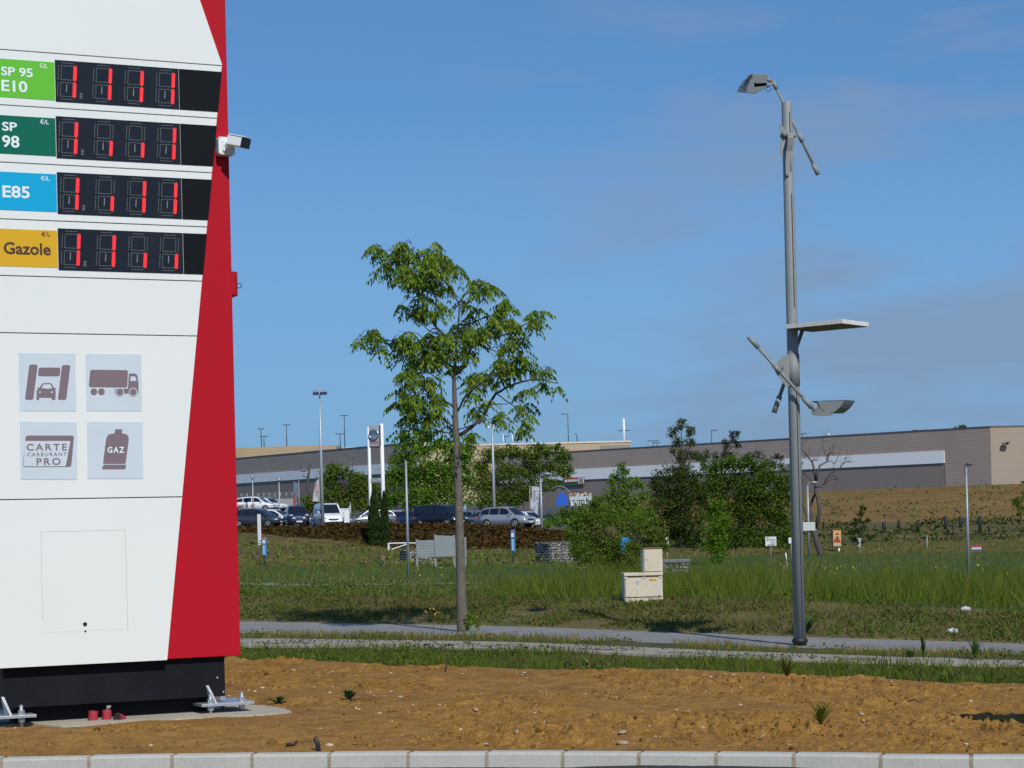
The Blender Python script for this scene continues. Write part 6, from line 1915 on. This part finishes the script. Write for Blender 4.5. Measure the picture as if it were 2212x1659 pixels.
vehicle('parked_car', 'saloon', 'blue grey saloon just right of the tree trunk', 'car', M_bgry, park(1024, 176), R(-48))
vehicle('parked_car', 'saloon', 'second blue grey saloon before the silver estate', 'car', paint('steel_blue', (.20, .24, .29), .4), park(1060, 173), R(-46))
vehicle('parked_car', 'suv', 'large silver estate car near the right end of the row', 'car', M_silv, park(1096, 168), R(-36))
vehicle('parked_car', 'hatch', 'white car with black bonnet at the right end of the row', 'car', M_wcar, park(1136, 170, -.12), R(-40))
vehicle('parked_car', 'hatch', 'black car nose at the very end of the row behind the lamp', 'car', M_blk, park(1166, 178, -.4), R(-45), plate=False)
p = park(745, 176)
wb_ = thing('storage_box', 'white upright storage box between the van and the slim flag', 'box', p)
MB().box(-.42, .42, -.3, .3, 0, 1.45).build('body', M_wht, wb_, bevel=.02)
MB().box(-.46, .46, -.34, .34, 1.46, 1.56).build('lid', M_wht, wb_)
MB().box(-.05, -.02, -.305, -.301, .1, 1.35).build('door_gap', M_dk, wb_)
p = park(668, 178)
pl = thing('planter', 'low white planter box between pickup and van', 'planter', (p.x, p.y - 2.4, p.z))
MB().box(-.55, .55, -.3, .3, 0, .75).build('body', M_wht, pl, bevel=.02)
MB().box(-.5, .5, -.25, .25, .72, .76).build('soil', M_dk, pl)

# goods outside the warehouse, blue tarpaulin, skip
p = Vector((P(1213, 1091, 215).x, 215, P(1213, 1092, 215).z))
tp_ = thing('blue_tarpaulin', 'bright blue tarpaulin covered stack beside the shop door', 'tarpaulin', p)
s = 215 / F
poly = [(-10, 0), (-12, 8), (-6, 22), (-3, 28), (5, 29), (9, 24), (12, 18), (13, 0)]
MB().prism([(x * s, z * s) for x, z in poly], lambda x, z, d: (x, d, z), 0, 1.2).build('cover', mat('blue_tarp', (.012, .10, .52), .5, bump=.5, bscale=3), tp_)
p = Vector((P(1255, 1092, 208).x, 208, P(1255, 1093, 208).z)); s = 208 / F
sk = thing('skip', 'grey ribbed metal skip full of scrap outside the warehouse', 'skip', p)
MB().box(-s * 24, s * 24, 0, 2, s * 1, s * 21).build('body', mat('grey_skip', (.36, .40, .39), .6), sk)
MB().box(-s * 24.6, s * 24.6, -.1, 2.1, s * 13, s * 21.05).build('upper_rail', mat('pale_skip', (.42, .47, .47), .6), sk)
for x in (-21, -11, -1, 9, 18): MB().box(s * (x - .9), s * (x + .9), -.25, .0, 0, s * 13).build('rib', M_wht, sk)
sc = np.stack([RNG.uniform(-s * 22, s * 22, 220), RNG.uniform(.1, 1.9, 220), s * 20 + np.abs(RNG.normal(0, s * 3.4, 220))], 1)
leaves('scrap', sc, .45, leaf_mat('scrap_bits', [(.35, .25, .14), (.55, .45, .30), (.20, .12, .08), (.6, .58, .5), (.25, .14, .16)], trans=0), sk, aspect=.6)
arch = thing('arch_frame', 'thin pale arch pipe frame left of the skip', 'frame', Vector((P(1212, 1092, 212).x, 212, P(1212, 1092, 212).z)))
s = 212 / F
MB().tube([(s * 32 * math.cos(a) - s * 4, 0, s * 42 * math.sin(a)) for a in np.linspace(.0, 2.2, 14)], s * .7, 5).build('pipe', M_pst, arch)

# ------------------------------------------------------------------ trees and shrubs by blobs
L_bright = leaf_mat('bright_tree_leaf', [(0.0459, 0.1130, 0.0072), (0.0803, 0.1732, 0.0120), (0.1262, 0.2369, 0.0168), (0.1836, 0.2916, 0.0264)], trans=.3)
L_olive = leaf_mat('olive_tree_leaf', [(0.0446, 0.0896, 0.0099), (0.0797, 0.1364, 0.0149), (0.1195, 0.1794, 0.0218), (0.1754, 0.2340, 0.0347)], trans=.25)
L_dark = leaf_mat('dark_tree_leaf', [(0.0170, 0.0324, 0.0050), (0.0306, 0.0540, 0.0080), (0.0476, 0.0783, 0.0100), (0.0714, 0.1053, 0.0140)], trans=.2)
L_mid = leaf_mat('mid_tree_leaf', [(0.0298, 0.0709, 0.0066), (0.0531, 0.1098, 0.0099), (0.0850, 0.1519, 0.0132), (0.1275, 0.1941, 0.0198)], trans=.28)
L_bush = leaf_mat('bush_leaf', [(0.0446, 0.1018, 0.0096), (0.0810, 0.1492, 0.0144), (0.1255, 0.2018, 0.0216), (0.1924, 0.2633, 0.0360), (0.1215, 0.1492, 0.0240)], trans=.35)
L_cyp = leaf_mat('cypress_leaf', [(.016, .036, .008), (.026, .052, .010), (.042, .072, .018)], trans=.15)
M_tbark = mat('tree_bark', (.055, .042, .032), .9, var=.3, scale=3, bump=.4, bscale=12)
M_dead = mat('dead_wood', (.085, .068, .058), .85, var=.35, scale=2, bump=.4, bscale=10)
DENS = 3.2
def blob_tree(name, label, cat, m, base_u, D, blobs, leaf_px, dens, trunk_px=3.0, depth=.8, group=None, base=None, trunk_to=None, droop=0.0, inner=True):
    """blobs: (u, v, ru, rv) patches of foliage in image pixels at distance D"""
    b = base if base is not None else stand(base_u, D)
    t = thing(name, label, cat, b, 0, group)
    s = D / F
    leaf_px = leaf_px * .74
    pts = []
    bm_ = MB(b)
    top = min(blobs, key=lambda q: q[1])
    big = max(blobs, key=lambda q: q[2] * q[3])
    fork = P(base_u * .6 + big[0] * .4, big[1] + big[3] * .5, D)
    pfork = Vector((fork.x, D, max(fork.z, b.z + .4)))
    bm_.tube([b - Vector((0, 0, .3)), b.lerp(pfork, .5) + Vector((.05, 0, 0)), pfork], [s * trunk_px, s * trunk_px * .8, s * trunk_px * .6], 8)
    for (u, v, ru, rv) in blobs:
        dc = random.uniform(-.4, .4) * depth * ru * s
        c_ = P(u, v, D); c_.y += dc
        bm_.tube([pfork, pfork.lerp(c_, .55) + Vector((0, 0, .12 * (c_ - pfork).length)), c_], [s * trunk_px * .45, s * trunk_px * .28, s * trunk_px * .12], 5, cap=False)
        n = int(ru * rv * PI * dens * DENS / (leaf_px ** 2)) + 6
        nc = max(3, int(n / 30))
        for _ in range(nc):                                    # clumps of leaves inside the patch
            a = random.uniform(0, 2 * PI); z_ = random.uniform(-1, 1); r_ = random.random() ** .45
            w = math.sqrt(1 - z_ * z_)
            cc = c_ + Vector((ru * s * r_ * w * math.cos(a), depth * ru * s * r_ * w * math.sin(a), rv * s * r_ * z_))
            cs = random.uniform(.20, .38) * min(ru, rv) * s + s * leaf_px * .6
            k = int(n / nc)
            q = RNG.normal(0, 1, (k, 3)) * cs * np.array([.62, .62, .5])
            pts.append(q + np.array([cc.x, cc.y, cc.z]))
    bm_.build('trunk', M_tbark, t)
    leaves('crown', np.concatenate(pts), s * leaf_px * 1.15, m, t, origin=b, droop=droop, aspect=.7)
    return t
# behind the car park
TG = 'trees behind the car park'
blob_tree('tree', 'dense bright green tree behind the parked minivan', 'tree', L_bright, 930, 214,
          [(870, 985, 30, 28), (915, 968, 32, 20), (960, 965, 30, 18), (990, 985, 30, 28), (860, 1030, 34, 34), (910, 1020, 40, 36), (960, 1015, 38, 36), (1000, 1030, 28, 32), (850, 1080, 30, 26), (900, 1075, 40, 30), (950, 1070, 40, 34), (990, 1080, 32, 26), (880, 955, 18, 12), (1010, 975, 16, 16)], 6.0, 2.6, 5, group=TG)
blob_tree('tree', 'olive green loose tree right of the bright dense one', 'tree', L_olive, 1095, 216,
          [(1040, 1010, 22, 22), (1065, 985, 26, 18), (1100, 978, 30, 16), (1140, 980, 28, 18), (1180, 978, 24, 14), (1215, 985, 20, 16), (1050, 1045, 34, 26), (1100, 1025, 38, 26), (1150, 1015, 34, 24), (1200, 1012, 30, 20), (1225, 1020, 16, 14), (1060, 1080, 36, 22), (1110, 1070, 40, 26), (1150, 1060, 26, 22), (1190, 1045, 22, 14), (1165, 965, 12, 9), (1205, 968, 12, 8)], 4.6, 3.2, 4, group=TG)
blob_tree('tree', 'yellowish green tree behind the white van', 'tree', L_olive, 745, 212,
          [(710, 1030, 22, 20), (735, 1018, 22, 14), (770, 1035, 24, 20), (720, 1065, 30, 24), (760, 1070, 32, 26), (795, 1055, 24, 22), (700, 1090, 26, 16), (745, 1100, 34, 16), (795, 1092, 30, 18), (665, 1085, 22, 16), (655, 1100, 20, 12), (715, 1010, 14, 10)], 4.6, 3.4, 4, group=TG)
blob_tree('tree', 'small dark green tree between the white pylon posts', 'tree', L_mid, 815, 205, [(815, 1060, 14, 20), (830, 1070, 16, 24), (820, 1095, 22, 18), (848, 1050, 12, 18)], 4.6, 2.2, 3, group=TG)
# middle right
RG = 'trees at the right behind the meadow'
blob_tree('tree', 'dark green tree left of the right group', 'tree', L_dark, 1470, 122,
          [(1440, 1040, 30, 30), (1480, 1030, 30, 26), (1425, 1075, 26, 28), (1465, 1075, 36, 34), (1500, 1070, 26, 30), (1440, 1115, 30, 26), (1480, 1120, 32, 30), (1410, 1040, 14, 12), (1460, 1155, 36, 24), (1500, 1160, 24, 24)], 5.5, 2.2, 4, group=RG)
blob_tree('tree', 'tall sparse tree rising over the warehouse roof', 'tree', leaf_mat('sparse_leaf', [(0.0562, 0.0813, 0.0275), (0.0938, 0.1187, 0.0440), (0.1375, 0.1625, 0.0660)], trans=.3), 1480, 126,
          [(1470, 915, 16, 12), (1455, 935, 16, 12), (1488, 935, 16, 12), (1468, 955, 22, 12), (1495, 955, 14, 10), (1450, 975, 12, 9), (1480, 985, 20, 14), (1505, 985, 14, 12), (1470, 1010, 26, 16)], 4.4, 2.0, 4, group=RG)
blob_tree('tree', 'thin half bare tree with a broken top right of the sparse tree', 'tree', leaf_mat('thin_leaf', [(.03, .05, .02), (.06, .075, .03)], trans=.3), 1550, 128,
          [(1582, 942, 14, 11), (1595, 935, 8, 8), (1568, 958, 12, 9), (1590, 962, 12, 9), (1572, 985, 16, 12), (1548, 985, 8, 14)], 3.8, 1.7, 4, group=RG)
blob_tree('tree', 'broad mid green tree filling the right group', 'tree', L_mid, 1600, 124,
          [(1540, 1010, 30, 22), (1585, 1000, 36, 22), (1625, 1010, 32, 22), (1665, 1025, 30, 22), (1695, 1040, 18, 22), (1530, 1050, 34, 30), (1580, 1045, 44, 34), (1635, 1055, 44, 34), (1685, 1075, 30, 32), (1540, 1100, 32, 30), (1590, 1100, 44, 34), (1645, 1105, 44, 34), (1690, 1125, 24, 30), (1560, 1150, 36, 26), (1610, 1155, 44, 26), (1660, 1160, 42, 24), (1700, 1165, 20, 18)], 5.6, 2.4, 5, group=RG)
blob_tree('tree', 'grey green scrubby treetop behind the pole of the big lamp', 'tree', leaf_mat('grey_leaf', [(.05, .065, .03), (.08, .095, .05), (.12, .13, .07)], trans=.25), 1665, 130, [(1630, 985, 22, 10), (1660, 1000, 24, 12), (1690, 1005, 20, 14), (1680, 985, 14, 8), (1520, 985, 22, 12)], 3.8, 1.6, 3, group=RG)
blob_tree('young_tree', 'young bright green bushy tree in front of the right group', 'tree', L_bright, 1548, 88,
          [(1545, 1090, 18, 14), (1540, 1115, 26, 18), (1560, 1125, 22, 20), (1545, 1150, 28, 22), (1535, 1180, 22, 20), (1552, 1195, 18, 22), (1560, 1165, 18, 16), (1543, 1215, 12, 10)], 4.6, 2.2, 2)
BD = hit(1320, 1240).y
BG = 'big shrubs in the meadow'
blob_tree('shrub', 'tall pointed light green shrub of the big meadow clump', 'shrub', leaf_mat('light_shrub_leaf', [(0.0607, 0.1404, 0.0120), (0.1013, 0.2018, 0.0192), (0.1519, 0.2633, 0.0288), (0.2430, 0.3335, 0.0480)], trans=.35), 1335, BD + 2,
          [(1340, 1003, 9, 12), (1348, 1020, 18, 14), (1325, 1030, 14, 14), (1345, 1050, 28, 20), (1375, 1045, 16, 18), (1320, 1075, 28, 22), (1360, 1080, 32, 24), (1392, 1075, 14, 20), (1330, 1110, 34, 24), (1375, 1115, 28, 22), (1405, 1105, 12, 14)], 5.2, 1.8, 2.5, group=BG)
blob_tree('shrub', 'wide olive green shrub at the foot of the big meadow clump', 'shrub', L_bush, 1300, BD,
          [(1290, 1090, 24, 20), (1265, 1120, 26, 22), (1310, 1120, 34, 26), (1355, 1135, 36, 26), (1400, 1150, 34, 26), (1250, 1155, 26, 24), (1290, 1165, 38, 28), (1340, 1180, 40, 28), (1390, 1190, 36, 24), (1430, 1165, 18, 22), (1255, 1195, 28, 24), (1300, 1210, 40, 24), (1350, 1220, 34, 20), (1410, 1130, 18, 16), (1240, 1135, 14, 16)], 5.0, 2.0, 2.5, group=BG)
blob_tree('shrub', 'small dense shrub between the gabion and the big meadow clump', 'shrub', L_mid, 1245, BD + 6, [(1238, 1165, 16, 18), (1250, 1190, 18, 18), (1228, 1110, 20, 12), (1250, 1120, 22, 14), (1235, 1140, 16, 12)], 4.6, 2.0, 2, group=BG)
blob_tree('sapling', 'dark green sapling before the ochre hillside', 'tree', L_dark, 1860, 128, [(1862, 1098, 10, 7), (1858, 1112, 12, 8), (1848, 1128, 16, 8), (1870, 1125, 14, 7), (1855, 1145, 20, 10), (1842, 1150, 12, 8), (1858, 1165, 18, 10), (1878, 1160, 12, 7)], 4.2, 1.7, 1.6)
blob_tree('sapling', 'pale green sapling at the right edge of the hillside', 'tree', L_olive, 2202, 150, [(2200, 1085, 12, 9), (2208, 1098, 12, 9), (2196, 1075, 8, 6), (2215, 1068, 10, 12), (2205, 1110, 8, 6), (2216, 1040, 8, 6)], 4.0, 1.8, 1.4)
blob_tree('tree', 'green treetop peeping over the warehouse roof', 'tree', L_mid, 2077, 330, [(2070, 923, 7, 4), (2082, 923, 8, 5), (2077, 921, 8, 4)], 3.4, 2.0, 1.5, base=Vector((P(2077, 945, 330).x, 330, 6)))
bb_ = stand(1352, BD - .45); s = bb_.y / F
bt_ = thing('banner', 'bright sky blue banner showing through the big meadow shrub', 'banner', bb_)
def bq(x, y, d): return tuple(P(x, y, bb_.y + d + .1 * math.sin(y * .3)) - bb_)
MB().prism([(1338, 1163), (1346, 1160), (1359, 1161), (1361, 1167), (1353, 1172), (1350, 1186), (1344, 1193), (1340, 1180)], bq, 0, .02).build('cloth', mat('sky_blue_cloth', (.03, .19, .42), .7), bt_)
MB().tube([(P(1349, 1163, bb_.y) - bb_ + Vector((0, .12, 0))), (0, .14, -.1)], .012, 6).build('stake', M_tbark, bt_)
wb2 = stand(1441, BD + .5)
wq = thing('banner', 'narrow white upright banner at the right side of the big meadow shrub', 'banner', wb2)
MB().prism([(1438, 1160), (1443, 1159), (1446, 1178), (1440, 1180)], lambda x, y, d: tuple(P(x, y, wb2.y + d) - wb2), 0, .02).build('cloth', M_wht, wq)
MB().tube([(P(1442, 1160, wb2.y) - wb2), (0, .04, -.1)], .02, 6).build('stake', M_pst, wq)
# cypresses
def cypress(u, vb, vt, hw_, label):
    b = stand(u, 121.0); s = 121.0 / F
    vbp = CV - (b.z - CAMH) / s
    t = thing('cypress', label, 'tree', b, 0, 'pair of cypresses')
    H_ = P(u, vt, 121).z - b.z
    n = 5200
    f = RNG.random(n) ** .9
    r_ = hw_ * s * np.interp(f, [0, .05, .3, .6, .85, 1], [.80, .95, 1.0, .78, .42, .06]) * np.sqrt(RNG.uniform(.35, 1.0, n)) * (1 + .12 * np.sin(f * 40 + RNG.uniform(0, .6, n)))
    a = RNG.uniform(0, 2 * PI, n)
    c_ = np.stack([b.x + r_ * np.cos(a), b.y + r_ * np.sin(a), b.z + f * H_], 1)
    MB().tube([(0, 0, -.2), (0, 0, H_ * .9)], [s * 3, s * .5], 6).build('trunk', M_tbark, t)
    leaves('crown', c_, .15, L_cyp, t, origin=b, droop=-1.4, aspect=.4)
cypress(809, 1180, 1058, 14, 'left slender dark cypress in front of the hedge')
cypress(832, 1180, 1062, 11, 'right slender dark cypress in front of the hedge')

# bare dead tree on the right
db = hit(1772, 1199); DD = db.y
dt = thing('dead_tree', 'bare twisted dead tree with pale trunk before the ochre hillside', 'tree', db)
def dp(x, y, dy=0.0): return P(1672 + x / 3.8405, 891 + y / 3.8405, DD + dy)
s = DD / F
mbt = MB(db); mbb = MB(db)
mbt.tube([dp(388, 1195), dp(380, 1150), dp(355, 1080), dp(338, 1010), dp(335, 955)], [s * 7.5, s * 6.8, s * 6.2, s * 5.8, s * 5], 10)
mbt.tube([dp(335, 960), dp(310, 880, .2), (dp(298, 790, .3)), dp(320, 720, .3), dp(345, 670, .1)], [s * 4, s * 3.4, s * 3.2, s * 3, s * 2.6], 8)
mbt.tube([dp(335, 960), dp(372, 870, -.2), dp(378, 790, -.3), dp(362, 700, -.2), dp(345, 640), dp(345, 570)], [s * 4.8, s * 4.2, s * 4.2, s * 4, s * 3.8, s * 3], 8)
mbt.build('trunk', M_dead, dt)
LB = [([(345, 580), (335, 480), (315, 410), (270, 350), (230, 300), (215, 285)], 2.6), ([(315, 410), (335, 380), (322, 400), (350, 400)], 1.2), ([(350, 570), (362, 500), (380, 440), (440, 408), (450, 350), (470, 335), (505, 345)], 2.6), ([(440, 408), (400, 250), (390, 205)], .8),
      ([(345, 590), (290, 540), (240, 500), (215, 475), (225, 440), (240, 405)], 2.0), ([(345, 610), (395, 620), (430, 560), (470, 505), (540, 470), (575, 425), (600, 408), (640, 403)], 2.0), ([(470, 540), (500, 520), (530, 550)], .9), ([(575, 425), (585, 385)], .7),
      ([(335, 960), (265, 840), (240, 770), (232, 690), (240, 560), (225, 520)], 3.0), ([(240, 700), (215, 650), (222, 600)], 1.4), ([(375, 770), (420, 755), (470, 785), (500, 800), (535, 808)], 1.3), ([(500, 800), (495, 835)], .7), ([(215, 475), (180, 450)], .9),
      ([(270, 350), (255, 380), (235, 372)], .8), ([(440, 408), (480, 400), (500, 430), (490, 470)], 1.0), ([(410, 600), (460, 560), (520, 552)], 1.0), ([(230, 300), (235, 260), (225, 230)], .6), ([(450, 350), (470, 300), (490, 270)], .7)]
for pts_, r0 in LB:
    w3 = [dp(x, y, random.uniform(-.25, .25)) for x, y in pts_]
    mbb.tube(w3, [s * r0 * (1 - .6 * i / (len(w3) - 1)) for i in range(len(w3))], 6)
    for _ in range(4):
        q = w3[random.randint(len(w3) // 2, len(w3) - 1)]
        d = Vector((random.gauss(0, .5), random.gauss(0, .4), random.gauss(.1, .4)))
        mbb.tube([q, q + d * .4, q + d * .8 + Vector((random.uniform(-.2, .2), 0, .1))], [s * .5, s * .35, s * .2], 4, cap=False)
mbb.build('branches', M_dead, dt)
# lopped bare tree above the pickup
lb2 = stand(682, 220); s = 220 / F
lt_ = thing('lopped_tree', 'lopped bare trunk with a few crooked stubs in front of the left warehouse', 'tree', lb2)
def d2(x, y): return P((930 + x / 4.6075) / 1.8517, (1640 + y / 4.6075) / 1.8517, 220)
mbx = MB(lb2)
mbx.tube([lb2, d2(1375, 1400), d2(1400, 1200), d2(1420, 1080)], [s * 3.4, s * 2.8, s * 2.6, s * 2.2], 8)
mbx.build('trunk', M_dead, lt_)
mbx = MB(lb2)
for pts_, r0 in (([(1410, 1090), (1330, 1125), (1260, 1125), (1245, 1095), (1170, 1115), (1110, 1105)], 1.8), ([(1385, 1245), (1330, 1230), (1295, 1235), (1315, 1175)], 1.6), ([(1415, 1080), (1380, 1070), (1400, 1040), (1445, 985)], 1.6), ([(1385, 970), (1370, 920)], .6), ([(1245, 1095), (1270, 1000), (1240, 930)], .5), ([(1420, 1080), (1500, 880)], .5)):
    mbx.tube([d2(*q) for q in pts_], [s * r0 * (1 - .5 * i / (len(pts_) - 1)) for i in range(len(pts_))], 6)
mbx.build('stubs', M_dead, lt_)

# undergrowth and young planting on the hillside foot
def ground_leaves(name, label, m, spots, size):
    c = []
    for u0, u1, D0, D1, n, h in spots:
        for _ in range(n):
            u, D = random.uniform(u0, u1), random.uniform(D0, D1)
            p = P(u, 1150, D)
            if fbm(np.array([p.x * .22 + 5]), np.array([p.y * .22]), 3)[0] < .44: continue
            c.append((p.x, D, ground_z(p.x, D) + abs(random.gauss(0, h))))
    return props(leaves(name, c, size, m), label, 'undergrowth', kind='stuff')
ground_leaves('undergrowth', 'dark green low undergrowth at the foot of the ochre hillside', L_dark, [(1690, 1990, 130, 160, 1700, .26), (1990, 2320, 130, 142, 700, .24), (1990, 2320, 149, 160, 900, .26), (1400, 1720, 110, 150, 2500, .35)], .26)
ground_leaves('undergrowth', 'scattered green weeds on the ochre hillside', L_mid, [(1690, 2320, 163, 255, 1100, .25), (1170, 1420, 140, 190, 2600, .5)], .32)
ground_leaves('undergrowth', 'mixed weeds in the meadow behind the low bank', L_bush, [(480, 1300, 85, 118, 1800, .2)], .2)
M_guard = mat('dark_tree_guard', (.016, .022, .026), .8)
for u, v0, v1, w_ in ((1909, 1141, 1163, 8), (1941, 1142, 1160, 6), (1983, 1138, 1158, 5), (2042, 1128, 1155, 6), (2075, 1131, 1155, 7), (2117, 1122, 1156, 7), (2020, 1146, 1157, 4), (1932, 1152, 1162, 3), (2057, 1145, 1156, 3), (2135, 1145, 1155, 4)):
    D = 146 + random.uniform(-3, 3)
    b = stand(u, D); s = D / F
    t = thing('tree_guard', 'dark mesh tree guard round a sapling at the hillside foot', 'tree guard', b, 0, 'tree guards at the hillside foot')
    H_ = (v1 - v0) * s
    MB().tube([(0, 0, -.1), (.03, 0, H_ * .5), (0, 0, H_)], [w_ * s * .5, w_ * s * .54, w_ * s * .48], 10).build('guard', M_guard, t)
    MB().tube([(w_ * s * .55, 0, -.1), (w_ * s * .55, 0, H_ * 1.25)], .03, 5).build('stake', M_tbark, t)

# ------------------------------------------------------------------ weeds, twigs and litter near the path
L_weed = leaf_mat('weed_leaf', [(.04, .10, .02), (.07, .14, .03), (.11, .18, .045)], trans=.3)
def weed(u, v, h, w_, n, label, m=L_weed, tall=False):
    p = hit(u, v)
    t = thing('weed', label, 'weed', p, 0, 'single weeds on the verge')
    vs, fs = [], []
    for k in range(n * 2):
        a = random.uniform(0, 2 * PI); L = random.uniform(.25, 1.1)
        d = Vector((math.cos(a), math.sin(a), 0)); sd_ = Vector((-math.sin(a), math.cos(a), 0))
        z1 = h * random.uniform(.5, 1.1)
        ww = (.005 if tall else .013) * random.uniform(.7, 1.3)
        b = len(vs)
        vs += [tuple(sd_ * -.004), tuple(sd_ * .004), tuple(d * w_ * L * .5 + sd_ * ww + Vector((0, 0, z1 * .7))), tuple(d * w_ * L * .5 - sd_ * ww + Vector((0, 0, z1 * .7))), tuple(d * w_ * L + Vector((0, 0, z1 * (1.0 if tall else .8))))]
        fs += [(b, b + 1, b + 2), (b, b + 2, b + 3), (b + 3, b + 2, b + 4)]
    np_mesh('foliage', np.array(vs), np.array(fs), m, t)
weed(755, 1512, .11, .13, 16, 'leafy green weed alone on the soil beyond the concrete pad')
weed(600, 1520, .08, .14, 14, 'dark weed at the back edge of the concrete pad')
weed(1774, 1565, .16, .14, 26, 'grassy tuft on the soil below the big street lamp', G_green, True)
weed(2107, 1424, .24, .10, 34, 'upright bright green weed on the gravel strip at the right', L_weed, True)
weed(1965, 1420, .10, .10, 18, 'low green tuft on the gravel strip left of the upright weed')
weed(1700, 1460, .20, .16, 40, 'thick green tuft at the soil edge near the big lamp', G_green, True)
weed(1995, 1425, .30, .05, 14, 'tall thin dark weed stalk beside the gravel strip', L_dark, True)
weed(1740, 1370, .30, .35, 40, 'broad leaved plant on the bank just right of the big lamp pole')
p = hit(962, 1452)
tw = thing('dry_twig', 'thin bare twig with tiny yellow flowers leaning at the soil edge', 'twig', p)
def q9(x, y): return P((900 + x / 1.3825) / 1.8517, (2300 + y / 1.3825) / 1.8517, p.y) - p
mb = MB()
mb.tube([(0, 0, 0), q9(1235, 440), q9(1215, 400), q9(1165, 375), q9(1155, 340), q9(1150, 240)], [.008, .007, .006, .005, .004, .003], 5)
mb.tube([q9(1165, 375), q9(1120, 345), q9(1045, 275)], [.004, .003, .002], 4); mb.tube([q9(1160, 350), q9(1190, 320), q9(1205, 260)], [.004, .003, .002], 4); mb.tube([q9(1215, 410), q9(1260, 400), q9(1275, 350)], [.003, .003, .002], 4)
mb.tube([q9(1235, 260), q9(1250, 220), q9(1290, 195)], [.003, .003, .002], 4)
mb.build('stems', M_twig, tw)
leaves('flowers', [tuple(q9(x + random.uniform(-8, 8), y + random.uniform(-6, 6))) for x, y in ((1105, 205), (1140, 190), (1155, 215), (1180, 205), (1150, 190)) for _ in range(3)], .016, M_yel, tw, aspect=.9)
M_lit = mat('white_litter', (.48, .52, .54), .7)
for u, v, lab in ((2059, 1366, 'crumpled white paper on the low bank above the path edge'), (2087, 1318, 'white plastic scrap at the top of the low bank')):
    p = hit(u, v)
    t = MB().add([(-.07, 0, .02), (.06, -.02, .02), (.08, .06, .035), (-.05, .07, .04), (0, .03, .055), (-.07, 0, 0), (.06, -.02, 0)], [(0, 1, 4), (1, 2, 4), (2, 3, 4), (3, 0, 4), (0, 5, 6, 1)]).build('litter', M_lit)
    t.location = p; props(t, lab, 'litter')
p = hit(690, 1622)
st = MB().tube([(0, 0, -.03), (-.012, 0, .05), (-.025, 0, .085), (-.03, 0, .092)], [.016, .016, .015, .008], 10).build('black_stake', mat('black_plastic', (.02, .02, .025), .5))
st.location = p; props(st, 'short black plastic stub standing in the soil by the kerb', 'stub')
p = hit(618, 1613)
st = MB().tube([(0, 0, .012), (.05, .01, .016), (.075, .02, .03)], [.012, .011, .008], 8).build('black_scrap', bpy.data.materials['black_plastic'])
st.location = p; props(st, 'small black plastic scrap lying on the soil left of the stub', 'scrap')
# dry sticks lying in the verge
for a, b, lab in (((2003, 1432), (2080, 1440), None),):
    pass
# the sign whose shadow falls on the soil, standing outside the picture at the right
shp = hit(2150, 1553)
hs_ = 2.35
tgt = shp + sd * (hs_ / sd.z)
rs_ = thing('road_sign', 'round road sign outside the right edge, casting its shadow on the soil', 'road sign', (tgt.x + .12, tgt.y, .05))
MB().tube([(0, 0, -.2), (0, 0, hs_ + .3)], .03, 10).build('post', M_pst, rs_)
dsc = MB()
dsc.tube([(-.12, -.05, hs_ - .0), (-.12, -.035, hs_ - .0)], .36, 32)
dsc.build('disc', M_pst, rs_)
